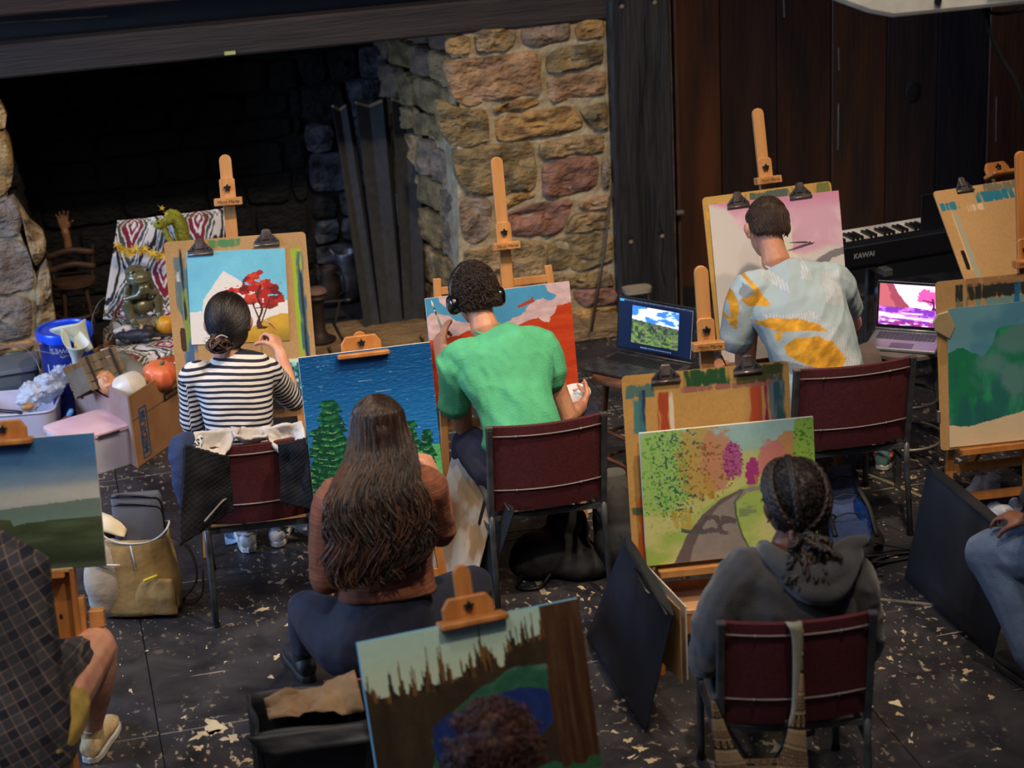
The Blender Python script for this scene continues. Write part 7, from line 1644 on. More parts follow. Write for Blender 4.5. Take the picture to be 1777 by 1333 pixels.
blob('body', b, mat('chartreuse_plush', (150, 148, 30), .7, 0, (104, 106, 22), 60, bump=.8, bscale=120), t, .006, 1, lambda c_: .004*(fbm(c_[:, 0]*90, c_[:, 1]*90, c_[:, 2]*90, s=7, o=2)-.4))
MB().ell(tuple(S(274, 387, 9.745)), .006).build('eye', M_blk, t, 180, world=True)
t = thing('yellow_flower_stalk', 'thin stalk with yellow flowers sticking up above the plush creature', 'flower', T(*S(297, 375, 9.86))); q = [S(297, 378, 9.86), S(288, 367, 9.86), S(273, 356, 9.86)]; MB().tube(bez(q, 5), .0025, 6).build('stem', M_stem, t, world=True)
for px_, py_ in ((281, 361), (289, 371), (294, 368)):
    p = S(px_, py_, 9.85); st = [((.016 if k % 2 == 0 else .006)*cos(pi*k/5), (.016 if k % 2 == 0 else .006)*sin(pi*k/5)) for k in range(10)]; MB().prism(st, 0, .004, T(*p) @ RX(75)).build('petals', M_yel, t, world=True)
# inside the fireplace, left: old stool with a wooden hand
M_old = mat('old_brown_wood', (84, 58, 40), .6, 0, (50, 34, 24), 8, bump=.4)
c = S(135, 540, 10.75); c[2] = .04; t = thing('old_stool', 'old dark wooden stool standing in the shade of the fireplace', 'stool', T(*c))
MB().lathe([(.10, .36), (.12, .37), (.12, .39), (.10, .40), (.001, .40)], 24).build('seat', M_old, t, 60)
for k in range(4): a = pi/4+k*pi/2; MB().tube([(.08*cos(a), .08*sin(a), .37), (.12*cos(a), .12*sin(a), 0)], .012, 8).build('leg', M_old, t)
MB().tube([(.11*cos(a), .11*sin(a), .20) for a in np.linspace(0, 2*pi, 24)[:-1]], .008, 6, closed=True).build('ring', M_old, t)
for z_ in (.47, .55): MB().tube(bez([(-.125, 0, z_-.02), (0, -.02, z_+.01), (.125, 0, z_-.02)], 6), .014, 8, flat=1.3).build('back_rail', M_old, t, 180)
for sx in (-1, 1): MB().tube([(sx*.10, .0, .39), (sx*.125, 0, .57)], .007, 8).build('back_post', M_old, t)
c2_ = np.array([c[0]-.005, c[1]-.0, c[2]+.57]); t = thing('wooden_hand', 'jointed wooden artist hand raised above the old stool in the fireplace', 'hand model', T(*c2_)); b = MB(); b.tube([(0, 0, 0), (0, 0, .04), (-.005, 0, .09)], [.022, .020, .024], 12, round_=True)
hand(b, np.array([-.006, 0, .10]), (-.05, 0, 1), (0, -1, 0), 14, 1, .72, spread=10); blob('carved_hand', b, mat('mannequin_wood', (150, 104, 70), .5), t, .0045, 1, world=False)
# inside the fireplace, right: metal jug, kettle and pipe
M_pew = mat('pewter', (112, 112, 120), .4, .6, (70, 70, 80), 10); M_iron = mat('rusty_iron', (60, 46, 38), .6, .4, (38, 30, 26), 14)
def jug(label, px_, py_, Y, s, m, name='metal_jug'):
    c = S(px_, py_, Y); c[2] = .05; t = thing(name, label, 'jug', T(*c) @ RZ(-40)); MB().lathe([(.05*s, 0), (.065*s, .03*s), (.06*s, .11*s), (.042*s, .17*s), (.05*s, .20*s), (.046*s, .205*s), (.038*s, .17*s), (.01, .12*s)], 28).build('jug_wall', m, t, 60)
    MB().tube(bez([(.045*s, 0, .18*s), (.09*s, 0, .16*s), (.09*s, 0, .08*s), (.06*s, 0, .05*s)], 5), .006*s, 8).build('handle', m, t, 180); MB().prism([(-.045*s, .19*s), (-.075*s, .215*s), (-.04*s, .16*s)], -.012*s, .012*s, RX(90)).build('spout', m, t, bevel=.002)
jug('grey pewter jug standing at the back right of the fireplace', 605, 500, 11.0, 1.35, M_pew); jug('dark iron jug left of the pewter jug in the fireplace', 574, 520, 10.95, 1.05, M_iron)
c = S(556, 590, 10.3); c[2] = .05; t = thing('iron_pedestal', 'rusty iron pedestal with round foot at the front of the fireplace', 'pedestal', T(*c)); MB().lathe([(.085, 0), (.088, .012), (.05, .03), (.034, .06), (.034, .20), (.045, .24), (.06, .25), (.055, .262), (.001, .27)], 28).build('column', M_iron, t, 60); MB().lathe([(.045, .265), (.06, .28), (.05, .30), (.001, .305)], 24).build('cap', mat('pink_clay', (120, 88, 76), .7), t, 60)
q = [S(552, 525, 10.6), S(590, 522, 10.6), S(604, 520, 10.6)]; t = thing('black_tap', 'black tap handle on a horizontal pipe inside the fireplace', 'tap', T(*q[0])); MB().tube(q, .008, 8).build('pipe', M_iron, t, world=True); MB().ell(tuple(q[-1]), (.030, .03, .02), None, 12, 8).build('tap_knob', M_blk, t, 180, world=True); MB().tube([q[1], G(582, 560, .05)], .007, 8).build('pipe_leg', M_iron, t, world=True)
# three black folded foam boards leaning in the fireplace
M_foam = mat('black_foam', (46, 46, 48), .85, 0, (36, 36, 38), 30, bump=.2, bscale=150); M_tanedge = mat('torn_cardboard', (150, 124, 88), .9)
fb_ = [((578, 186), (601, 184), (634, 575), (662, 580)), ((618, 180), (664, 176), (664, 580), (700, 580)), ((681, 174), (726, 172), (703, 581), (738, 578))]
for k, (tl, tr, bl, br) in enumerate(fb_):
    yt, yb = 10.95, 10.42; TL, TR, BL, BR = S(*tl, yt), S(*tr, yt), S(*bl, yb), S(*br, yb)
    t = thing('folded_foam_board', ['leftmost tall black folded board leaning in the fireplace', 'middle tall black folded board leaning in the fireplace', 'rightmost tall black folded board leaning in the fireplace'][k], 'board', T(*BL), 'black folded boards in the fireplace')
    for sx, (a0, b0, a1, b1) in enumerate(((TL, (TL+TR)/2+np.array([0, .02, -.03]), BL, (BL+BR)/2+np.array([0, .02, .0])), ((TL+TR)/2+np.array([0, .02, -.03]), TR, (BL+BR)/2+np.array([0, .02, .0]), BR))):
        d = np.array([0, .018, 0]); mb = MB(); mb.add([a0, b0, b1, a1, a0+d, b0+d, b1+d, a1+d], [(0, 3, 2, 1), (4, 5, 6, 7), (0, 1, 5, 4), (1, 2, 6, 5), (2, 3, 7, 6), (3, 0, 4, 7)]); mb.build('flap', M_foam, t, world=True)
    mid = (TL+TR)/2+np.array([0, .02, -.03]); mb = MB()
    for a, b_ in ((TL, mid), (mid, TR)): mb.bar(tuple(a+[0, .008, .004]), tuple(b_+[0, .008, .004]), .022, .014)
    mb.build('torn_edge', M_tanedge, t, world=True)
    d_ = np.array([.012, .06, 0]); mb = MB(); mb.add([TR, TR+np.array([.03, .12, 0]), BR+np.array([.03, .12, 0]), BR, TR+d_*.3, TR+np.array([.045, .12, 0]), BR+np.array([.045, .12, 0]), BR+d_*.3], [(0, 1, 2, 3), (7, 6, 5, 4), (0, 4, 5, 1), (1, 5, 6, 2), (2, 6, 7, 3), (3, 7, 4, 0)]); mb.build('side_flap', M_foam, t, world=True)
a, b_ = S(1063, 318, 10.0), G(1026, 576, .07); o = MB().tube([a, (a+b_)/2+[.01, 0, 0], b_], [.007, .008, .009], 8).build('iron_rod', mat('rod_brown', (88, 74, 62), .5, .5), M=T(*b_), world=True, smooth=180); setp(o, 'thin iron rod leaning against the right stone pillar', 'rod')
# small pale shelf foot near the post
c = S(1105, 497, 9.9); c[2] = 0; t = thing('small_stool', 'small pale topped stool beside the timber post, behind the black laptop', 'stool', T(*c)); MB().loft([((0, 0, .235), (.075, 0, 0), (0, .05, 0), 4), ((0, 0, .26), (.078, 0, 0), (0, .05, 0), 4)], 24).build('seat', mat('seat_pale', (150, 136, 116), .7), t, 50)
for sx in (-1, 1):
    for sy in (-1, 1): MB().tube([(sx*.055, sy*.03, .24), (sx*.07, sy*.04, 0)], .006, 6).build('leg', mat('leg_grey', (80, 78, 78), .5, .4), t)
# ---- laptops
M_key = mat('key_black', (28, 28, 30), .5); M_lap = mat('laptop_dark', (66, 66, 70), .45, .2, (36, 36, 40), 20); M_sil = mat('laptop_silver', (150, 152, 160), .35, .5, (136, 138, 146), 12)
def laptop(label, HL, HR, fdir, tilt, sh, depth, m_body, m_key, paint, emit, hubz=.0):
    x = unit((HR-HL)*[1, 1, 0]); w = float(np.linalg.norm((HR-HL)[:2])); y = unit(fdir-(x*(fdir@x))); M = frameM(HL, x, -y)     # local y points back, away from the user
    t = thing('laptop', label, 'laptop', M)
    base = MB().box((w/2, -depth/2, -.008), (w, depth, .016)).build('base', m_body, t, bevel=.004)
    kw = (w-.05)/14
    for r in range(5):
        for k in range(14):
            if r == 4 and 4 <= k <= 8:
                if k == 4: MB().box((.025+kw*6.5, -.035-.018*r, .0012), (kw*4.8, .0145, .0024)).build('key', m_key, base)
                continue
            MB().box((.025+kw*(k+.5), -.035-.018*r, .0012), (kw*.86, .0145, .0024)).build('key', m_key, base)
    MB().box((w/2, -depth+.045, .0005), (.10, .06, .001)).build('touchpad', mat('touchpad_grey', (60, 60, 66) if m_body is M_lap else (120, 122, 134), .3), base)
    Ms = T(w/2, .004, .004) @ RX(90-tilt); sc_ = MB().box((0, sh/2, -.004), (w, sh, .008), Ms).build('screen_lid', m_body if m_body is M_sil else M_lap, t, bevel=.003)
    MB().box((0, sh/2, .0005), (w-.004, sh-.004, .001), Ms).build('bezel', mat('bezel_black', (18, 18, 20), .3), sc_)
    p = painted('display', w-.022, sh-.032, .001, paint, sc_, None, mat_vcol('display_%s' % ('a' if m_body is M_lap else 'b'), .3, emit=emit), px=.0018)
    p.matrix_basis = Ms @ T(0, sh/2+.004, .0018); MB().tube([(0, .004, .004), (w, .004, .004)], .006, 8).build('hinge', m_body, t, 180)
    return t, M, w
def p_scr1(U, V):
    I = const(U, (10, 22, 52)); m = (U > .18) & (U < .82) & (V > .10) & (V < .88); u, v = (U-.18)/.64, (V-.10)/.78
    J = const(U, (58, 128, 220)); J = mixm(J, sm(fbm(u*5, v*9, s=3)+.25*(.4-v), .48, .6), (220, 230, 245)); hz = v > .36+.08*u+(fbm(u*20, v*3, s=8)-.5)*.04
    H = const(U, (70, 96, 70)); f = fbm(u*16, v*18, s=5); H = mixm(H, sm(f, .5, .6), (110, 100, 90)); H = mixm(H, sm(fbm(u*12+4, v*12, s=7), .5, .6), (44, 62, 54)); H = mixm(H, sm(v+.3*(1-u), .55, .8)*sm(fbm(u*18, v*18, s=9), .35, .6), (112, 140, 66), .9)
    J = np.where(hz[..., None], H, J); I = np.where(m[..., None], J, I); I = mixm(I, (V < .05) & (U < .06), (60, 160, 220)); I = mixm(I, (V > .94) & (V < .965) & (U > .3) & (U < .75) & (np.sin(U*260) > .2), (120, 140, 190)); return mixm(I, (V < .03) & (U > .06) & (np.sin(U*300) > .6), (90, 110, 150))
def p_scr2(U, V):
    I = const(U, (226, 214, 240)); I = mixm(I, sm(fbm(U*3, V*6, s=2), .4, .7), (232, 190, 236)); I = mixm(I, inpoly(U, V, [(-.1, -.1), (.18, -.1), (.28, .2), (.40, .42), (.5, .58), (-.1, .62)], wob=.01), (150, 66, 84)); I = mixm(I, inpoly(U, V, [(.0, -.1), (.08, -.1), (.2, .4), (.3, .6), (-.1, .6)], wob=.03), (196, 104, 110), .7)
    c = (1-((U-.78)/.22)**2-((V-.28)/.2)**2+(fbm(U*16, V*16, s=4)-.5)*1.8) > .15; I = mixm(I, c, (216, 84, 160)); I = mixm(I, inpoly(U, V, [(.80, .3), (.84, .3), (.86, .5), (.92, .64), (.8, .66), (.83, .5)], wob=.006) | inpoly(U, V, [(.82, .42), (.66, .36), (.66, .34), (.84, .38)], wob=.004), (96, 20, 76))
    g = V > .57+.05*np.sin(U*9)*.4+(U < .3)*-.03; H = const(U, (120, 50, 170)); H = mixm(H, sm(fbm(U*12, V*24, s=6), .5, .62), (196, 110, 216)); H = mixm(H, sm(V, .66, .7)*sm(fbm(U*4, V*20, s=9), .42, .55), (240, 206, 210)); H = mixm(H, sm(V, .8, .95)*sm(fbm(U*14, V*14, s=10), .4, .6), (140, 40, 130)); return np.where(g[..., None], H, I)
zl = .62
HL, HR = G(1068, 608, zl), G(1201, 634, zl); fd = G(1021, 645, zl)-HL
L1, M1_, w1 = laptop('black laptop showing a wooded valley under blue sky, on a stool', HL, HR, fd, 8, .245, .255, M_lap, M_key, p_scr1, 1.0)
HL, HR = G(1519, 571, zl), G(1640, 580, zl); fd = G(1509, 606, zl)-HL
L2, M2_, w2_ = laptop('silver laptop showing a pink tree by purple water, on a dark stool', HL, HR, fd, 10, .215, .235, M_sil, mat('key_grey', (70, 74, 84), .5), p_scr2, 1.15)
q = M2_ @ Vector((w2_/2, 0, 0)); 
c = M1_ @ Vector((w1*.42, -.13, 0)); M_dkw = mat('stool_brown', (112, 70, 46), .5, 0, (78, 48, 32), 6, (1, 1, .3))
stool('brown wooden stool carrying the black laptop', (c.x, c.y), zl-.018, .17, M_dkw)
c = M2_ @ Vector((w2_*.5, -.12, 0)); t = thing('metal_stool', 'dark metal stool with pale round rim carrying the silver laptop', 'stool', T(c.x, c.y, 0) @ RZ(15)); M_rim = mat('rim_pale', (150, 140, 130), .4, .5); hz = zl-.018
MB().lathe([(.15, hz-.028), (.168, hz-.02), (.168, hz-.004), (.155, hz), (.001, hz)], 32).build('seat', M_rim, t, 60)
for k in range(4): a = pi/4+k*pi/2; MB().bar((.12*cos(a), .12*sin(a), hz-.02), (.20*cos(a), .20*sin(a), .0), .026, .02).build('leg', M_frame, t, bevel=.003)
for z_, r_ in ((.17, .178), (.36, .155)): MB().tube([(r_*cos(a), r_*sin(a), z_) for a in np.linspace(0, 2*pi, 33)[:-1]], .007, 8, closed=True).build('foot_ring', M_rim if z_ < .2 else M_frame, t, 180)
# ---- digital piano
zt = .86; p0, p1 = G(1462, 432, zt), G(1640, 402, zt); x_ = unit(p1-p0); M = frameM(p0, x_, np.cross(up3, x_)); t = thing('digital_piano', 'black digital piano on a folding stand before the plank wall', 'piano', M)
W_ = 1.32; M_pk = mat('piano_black', (22, 24, 32), .35, 0, (18, 20, 26), 5)
MB().prism([(0, 0), (.0, -.10), (.03, -.125), (.30, -.125), (.30, -.035), (.10, -.03), (.09, 0)], 0, W_, Matrix(((0, 0, 1, 0), (1, 0, 0, 0), (0, 1, 0, 0), (0, 0, 0, 1)))).build('case', M_pk, t, bevel=.004)
keys = thing  # keys are parts of the piano
M_wk = mat('ivory_key', (222, 218, 210), .35); nW = 52; kw = (W_-.06)/nW
kb = MB().box((W_/2, .20, -.028), (W_-.04, .18, .01)).build('keybed', M_pk, t)
for k in range(nW): MB().box((.03+kw*(k+.5), .205, -.016), (kw*.93, .165, .014)).build('white_key', M_wk, kb)
for k in range(nW-1):
    if (k % 7) in (0, 1, 3, 4, 5): MB().box((.03+kw*(k+1), .165, -.003), (kw*.55, .095, .016)).build('black_key', M_blk, kb, bevel=.001)
for sx in (.0, W_): MB().box((sx+(.012 if sx == 0 else -.012), .20, -.012), (.03, .2, .03)).build('end_block', M_pk, t, bevel=.003)
tm = text_mb('KAWAI', .034, ext=.0004, bold=.0008); v = tm.verts(); b = MB(); b.add(v, tm.f, Matrix.Translation((.115, -.0015, -.048)) @ RX(90)); b.build('brand_lettering', mat('print_grey', (150, 152, 158), .5), t)
MB().box((W_*.55, .055, .085), (.55, .008, .19), RX(0)).build('music_rest', M_pk, t, bevel=.002)
st = np.array(M.translation); zf = -zt+.0
for xx in (.22, W_-.22):
    MB().bar((xx, -.05, -.14), (xx, .32, -.14), .045, .035).build('stand_arm', M_frame, t, bevel=.004)
    MB().bar((xx, .12, -.15), (xx+.0, .16, zf+.02), .04, .03).build('stand_post', M_frame, t, bevel=.004); MB().bar((xx, -.12, zf+.02), (xx, .40, zf+.02), .045, .035).build('stand_foot', M_frame, t, bevel=.004)
MB().ell((.235, .05, -.26), (.028, .028, .03)).build('clamp_knob', mat('knob_blue_grey', (70, 92, 130), .3), t, 180); MB().tube([(.22, .14, -.5), (W_-.22, .14, -.5)], .014, 10).build('cross_tube', M_frame, t, 180)

# ---- portfolios standing on edge
M_nyl = mat('black_nylon', (30, 31, 36), .6, 0, (22, 23, 27), 6, bump=.35, bscale=9); M_nyl_b = mat('navy_nylon', (26, 30, 44), .5, 0, (20, 23, 34), 6, bump=.35, bscale=9)
def bag_from(label, BLp, BRp, TRp, TLp, th, m, board=None, flap=True, name='portfolio_bag', seed=1, bulge=.03):
    t = thing(name, label, 'portfolio', T(*BLp)); c = [TLp, TRp, BRp, BLp]; nn = unit(np.cross(BRp-BLp, TLp-BLp))
    if nn@(CAM-BLp) < 0: nn = -nn
    mb = MB(); vs = []; fs = []; n = 14
    for s_ in (1, -1):
        for j in range(n+1):
            for i in range(n+1):
                u, v = i/n, j/n; p = (TLp*(1-u)+TRp*u)*(1-v)+(BLp*(1-u)+BRp*u)*v
                k = float(fbm(np.array([u*3+s_]), np.array([v*3]), s=seed, o=3)[0])-.5; e = min(1, 8*min(u, 1-u, v+.1, 1-v))
                vs.append(p+nn*s_*(th*.5*e+.002+bulge*sin(pi*u)*sin(pi*v)*.5+.02*k*e))
    N1 = (n+1)**2
    for j in range(n):
        for i in range(n): a = j*(n+1)+i; fs.append((a, a+1, a+n+2, a+n+1)); a += N1; fs.append((a, a+n+1, a+n+2, a+1))
    ring = [i for i in range(n+1)]+[(j+1)*(n+1)+n for j in range(n)]+[n*(n+1)+i for i in range(n-1, -1, -1)]+[j*(n+1) for j in range(n-1, 0, -1)]
    for a, b_ in zip(ring, ring[1:]+ring[:1]): fs.append((a, a+N1, b_+N1, b_))
    mb.add(vs, fs); bd = mb.build('bag_shell', m, t, 50, world=True)
    tp = [TLp*(1-u)+TRp*u+nn*(th*.5+.004) for u in np.linspace(0, 1, 8)]; MB().tube(tp, .004, 6).build('top_binding', mat('binding_black', (18, 18, 20), .6), bd, 180, world=True)
    return t, nn
P_ = lambda x, y, z: G(x, y, z)
t, nn = bag_from('navy black portfolio bag with drawing boards inside, beside the autumn road canvas', P_(1018, 1106, 0), P_(1120, 1272, 0), P_(1168, 1068, .50), P_(1086, 930, .54), .035, M_nyl_b, seed=2)
for k, (col, dz) in enumerate((((176, 134, 84), .0), ((222, 212, 196), .012))):
    a, b_ = P_(1098, 985-8*k, .50), P_(1172, 1060-4*k, .50); d = np.array([.02+.02*k, .0, 0]); mb = MB(); vs = [a, b_, b_-up3*.28, a-up3*.28]; vs = [v+d for v in vs]+[v+d+nn*.005 for v in vs]
    mb.add(vs, [(0, 1, 2, 3), (7, 6, 5, 4), (0, 4, 5, 1), (1, 5, 6, 2), (2, 6, 7, 3), (3, 7, 4, 0)]); o = mb.build('inserted_board', mat('inserted_%d' % k, col, .7), M=T(*(a+d)), world=True); o.name = 'inserted_board'; setp(o, ['tan board sticking out of the navy black portfolio bag', 'thin white board at the open edge of the navy black portfolio bag'][k], 'board')
MB().tube(bez([P_(1102, 985, .5), P_(1112, 1010, .52), P_(1128, 1030, .50), P_(1140, 1020, .5)], 5), .006, 6, flat=.4).build('handle', M_blk, t, 180, world=True)
bag_from('large plain black portfolio standing on edge at the right, beside the jeans sitter', P_(1570, 1003, 0), P_(1722, 1143, 0), P_(1775, 940, .50), P_(1612, 806, .55), .045, M_nyl, seed=5)
# white board and black case behind the long haired painter
a, b_, c_, d_ = P_(748, 962, 0), P_(822, 1042, 0), P_(873, 881, .48), P_(801, 756, .48); nn = unit(np.cross(b_-a, d_-a)); nn = nn if nn@(CAM-a) > 0 else -nn
def p_white(U, V):
    I = const(U, (206, 192, 172)); return mixm(mixm(I, sm(fbm(U*3, V*4, s=3), .5, .62), (180, 150, 112)), ((U-.82)/.035)**6+((V-.30)/.10)**6 < 1, (38, 30, 26))
x_ = unit(b_-a); Mw = frameM((a+b_+c_+d_)/4+nn*.02, x_, d_-a); wB = float(np.linalg.norm(b_-a)); hBd = float(np.linalg.norm((d_-a)-x_*((d_-a)@x_)))
sk_ = float(((d_-a)@x_)/hBd); o = painted('leaning_board', wB, hBd, .006, lambda U, V: p_white(U, V), None, None, M_bd, side=(190, 176, 150), px=.005)
me = o.data; n = len(me.vertices); co = np.empty(n*3); me.vertices.foreach_get('co', co); co = co.reshape(-1, 3); co[:, 0] += sk_*co[:, 1]; me.vertices.foreach_set('co', co.ravel()); me.update(); o.matrix_world = Mw; setp(o, 'pale drawing board with a slot handle standing on edge behind the long haired painter', 'drawing board')
off = -nn*.030-x_*.01; bag_from('black portfolio case standing behind the pale leaning board', a+off+[.0, 0, 0], b_+off+x_*.05, c_+off+[.02, 0, -.02], d_+off, .035, M_nyl, seed=8, bulge=.015)
# open black bag in the lower left foreground
c = G(560, 1420, 0); t = thing('black_tote', 'open black box-shaped bag with brown paper inside, left of the lake canvas', 'bag', T(.58, 5.62, 0) @ RZ(-4)); w_, d_, h_ = .36, .26, .45
for (cx_, cy_, ww, dd) in ((0, -d_/2, w_, .01), (0, d_/2, w_, .01), (-w_/2, 0, .01, d_), (w_/2, 0, .01, d_)):
    mb = MB(); L_ = max(ww, dd); mb.grid(lambda u, v: ((cx_+(u-.5)*ww if ww > dd else cx_+.012*sin(v*6+u*5)), (cy_+(u-.5)*dd if dd > ww else cy_+.012*sin(v*5+u*6)), h_*(1-v)), 10, 10); mb.build('bag_side', M_nyl, t, 60, solid=.008)
MB().box((0, 0, .01), (w_, d_, .02)).build('bag_base', M_nyl, t)
sheetq(MB(), [(-w_/2-.03, -d_/2-.03, h_+.01), (w_/2, -d_/2-.01, h_-.0), (w_/2, -d_/2-.055, h_-.05), (-w_/2+.03, -d_/2-.055, h_-.055)], 10, 5, .01, 3).build('flap', M_nyl, t, 60, solid=.008)
pb = sheetq(MB(), [(-.14, .10, .45), (.16, .12, .49), (.17, -.02, .43), (-.13, -.0, .41)], 16, 12, .05, 4, 5).build('crumpled_paper', mat('kraft_paper', (138, 112, 84), .85, 0, (112, 90, 66), 9), M=t.matrix_world, smooth=40, solid=.003); setp(pb, 'crumpled brown paper sticking out of the open black bag', 'paper')
o = blob('blue_bottle', MB().lathe([(.028, 0), (.030, .01), (.030, .14), (.014, .17), (.014, .19)], 18, T(*G(590, 1345, .12))), mat('bottle_blue', (50, 110, 190), .25), None, .005, 2); setp(o, 'blue bottle in the shade right of the open black bag', 'bottle')
# black sacks and backpacks on the floor
def heap(label, name, parts, m, vox=.012, amp=.02, seed=1, cat='bag'):
    base = parts[0][0]; t = thing(name, label, cat, T(base[0], base[1], 0)); b = MB()
    for c, r, rot in parts: b.ell((0, 0, 0), r, T(*c) @ rot, 18, 12)
    blob('bag_body', b, m, t, vox, 3, lambda c_: amp*((1-np.abs(fbm(c_[:, 0]*9, c_[:, 1]*9, c_[:, 2]*11, s=seed, o=3)*2-1)*2)*.5))
    return t
c = G(975, 1000, 0); M_sack = mat('black_sack', (28, 28, 29), .75, 0, (20, 20, 21), 8, bump=.4)
I4 = Matrix.Identity(4); hp_ = heap('black soft bag slumped on the floor under the green shirt painter\'s chair', 'black_bag', [(c+np.array([-.02, .08, .08]), (.17, .13, .09), RZ(12)), (c+np.array([.06, .12, .16]), (.09, .08, .09), I4), (c+np.array([.10, .0, .05]), (.14, .10, .06), I4), (c+np.array([-.10, .05, .06]), (.10, .09, .06), I4)], M_sack)
MB().tube(bez([c+np.array([-.15, .02, .04]), c+np.array([-.2, -.06, .012]), c+np.array([-.12, -.09, .012]), c+np.array([-.05, -.03, .04])], 5), .008, 6).build('strap', M_blk, hp_, 180, world=True)
c = G(1082, 1000, 0); t = heap('black and grey backpack standing left of the large stained drawing board', 'grey_backpack', [(c+np.array([0, .10, .20]), (.085, .11, .21), RZ(0)), (c+np.array([.0, .06, .12]), (.10, .12, .13), I4)], mat('backpack_charcoal', (50, 50, 50), .8, 0, (34, 34, 35), 8, bump=.3), .011, .012, 4, 'backpack')
MB().tube([c+np.array([-.04, .02, .02]), c+np.array([-.06, .02, .20]), c+np.array([-.05, .06, .38])], .012, 8, flat=.4).build('strap', M_blk, t, 180, world=True); MB().loft([(c+np.array([0, .10, .36]), (.06, 0, 0), (0, .06, 0), 3), (c+np.array([.0, .10, .42]), (.05, 0, 0), (0, .045, 0), 3)], 16).build('top_pocket', mat('backpack_grey', (84, 84, 80), .8), t, 60, world=True)
# blue backpack right of the hooded painter
cb = G(1482, 960, 0)+np.array([0, .05, 0]); t = thing('blue_backpack', 'blue and black backpack lying on the floor right of the hooded painter', 'backpack', T(cb[0], cb[1], 0)); M_bpk = mat('backpack_blue', (60, 78, 122), .7, 0, (46, 60, 98), 8, bump=.4, bscale=60); M_bb = mat('backpack_black', (26, 28, 34), .7, 0, (20, 21, 26), 8, bump=.3)
a, b_, c_, d_ = P_(1428, 815, .16), P_(1478, 808, .16), P_(1512, 935, .14), P_(1442, 945, .14)
b = MB(); ctr = (a+b_+c_+d_)/4; b.ell((0, 0, 0), (.12, .26, .10), T(*(ctr+[0, 0, -.125])) @ RZ(8)); b.ell((0, 0, 0), (.07, .10, .06), T(*(P_(1484, 950, .07))) @ RZ(5)); blob('pack_body', b, M_bb, t, .011, 3, lambda q: .010*(fbm(q[:, 0]*14, q[:, 1]*14, q[:, 2]*14, s=3, o=2)-.5))
mb = sheetq(MB(), [a, b_, c_, d_], 10, 16, .006, 4, 5, .02); mb.build('back_pad', M_bpk, t, 60, world=True, solid=.02)
for k in range(3): v = (k+1)/4; p, q = a*(1-v)+d_*v, b_*(1-v)+c_*v; MB().tube([p+[0, 0, .022], (p+q)/2+[0, 0, .04], q+[0, 0, .022]], .003, 5).build('pad_groove', M_bb, t, world=True)
for pts in ([(1430, 812, .2), (1432, 870, .2), (1450, 930, .16)], [(1478, 808, .2), (1492, 850, .2), (1508, 880, .16), (1522, 930, .08)], [(1510, 940, .10), (1545, 948, .03), (1585, 952, .01)], [(1505, 965, .08), (1540, 962, .02), (1583, 958, .01)], [(1500, 975, .06), (1535, 975, .015), (1583, 966, .01)]):
    MB().tube(bez([P_(*p) for p in pts], 5), .011, 6, flat=.35).build('strap', M_bb, t, 180, world=True)
q = P_(1443, 897, .18); MB().tube([q+np.array([.016*cos(a_), .022*sin(a_), .0]) for a_ in np.linspace(0, 2*pi, 14)[:-1]], .004, 6, closed=True).build('buckle_ring', M_blk, t, 180, world=True)
q = P_(1500, 977, .01); mb = MB().box(tuple(q), (.035, .045, .008)); mb.build('buckle', mat('buckle_grey', (86, 88, 92), .4), t, world=True, bevel=.003)
MB().tube([P_(1505, 985, .006), P_(1508, 1000, .006)], .014, 6, flat=.3).build('loose_strap', M_bb, t, world=True); MB().tube([P_(1508, 998, .006), P_(1532, 996, .006)], .012, 6, flat=.3).build('loose_strap', M_bb, t, world=True)
q0, q1 = P_(1488, 870, .15), P_(1505, 925, .12); o = MB().tube([q0, q0*.7+q1*.3, q0*.3+q1*.7, q1], [.018, .028, .028, .02], 14, round_=True).build('blue_bottle', mat('bottle_foil_blue', (36, 96, 190), .15, .6, (20, 60, 140), 60, bump=.6), M=T(*q0), world=True, smooth=180); setp(o, 'shiny blue bottle tucked in the side of the blue backpack', 'bottle')
o = MB().box(tuple(P_(1421, 905, .14)), (.02, .05, .02)).build('yellow_tag', mat('tag_yellow', (206, 166, 40), .6), M=I4); o.matrix_world = T(0, 0, 0); setp(o, 'small yellow tag behind the ponytail of the hooded painter', 'tag')
# ---- khaki backpack with a grey sleeve
c = G(250, 1055, 0); t = thing('khaki_backpack', 'open khaki backpack with daylight-grey pocket and white zips on the floor at left', 'backpack', T(c[0], c[1], 0) @ RZ(-12)); M_kh = mat('khaki_canvas', (170, 138, 84), .85, 0, (138, 110, 64), 7, bump=.5, bscale=24); M_kg = mat('khaki_cool_lit', (178, 168, 152), .85, 0, (156, 148, 136), 7, bump=.4, bscale=30)  # pocket's grey stands in for bluish daylight on the khaki left side
rings = [(0, .0, .155, .10), (.03, .0, .17, .115), (.12, .0, .165, .11), (.22, -.005, .148, .098), (.30, -.01, .14, .088), (.345, -.012, .142, .080)]
def crump(q, s): return .020*(fbm(q[:, 0]*12, q[:, 1]*12, q[:, 2]*9, s=s, o=3)-.5)*2
mb = MB(); R_ = []
for z_, y_, a_, b2_ in rings: R_.append(((0, y_, z_), (a_, 0, 0), (0, b2_, 0), 3.2))
R_ += [((0, -.012, .345), (.134, 0, 0), (0, .072, 0), 3.2), ((0, -.01, .12), (.12, 0, 0), (0, .07, 0), 3.2)]; mb.loft(R_, 36)
v = mb.verts(); mb.v = [v+np.stack([crump(v, 1), crump(v, 2), v[:, 2]*.0], 1)]; mb.build('pack_body', M_kh, t, 180, sub=1)
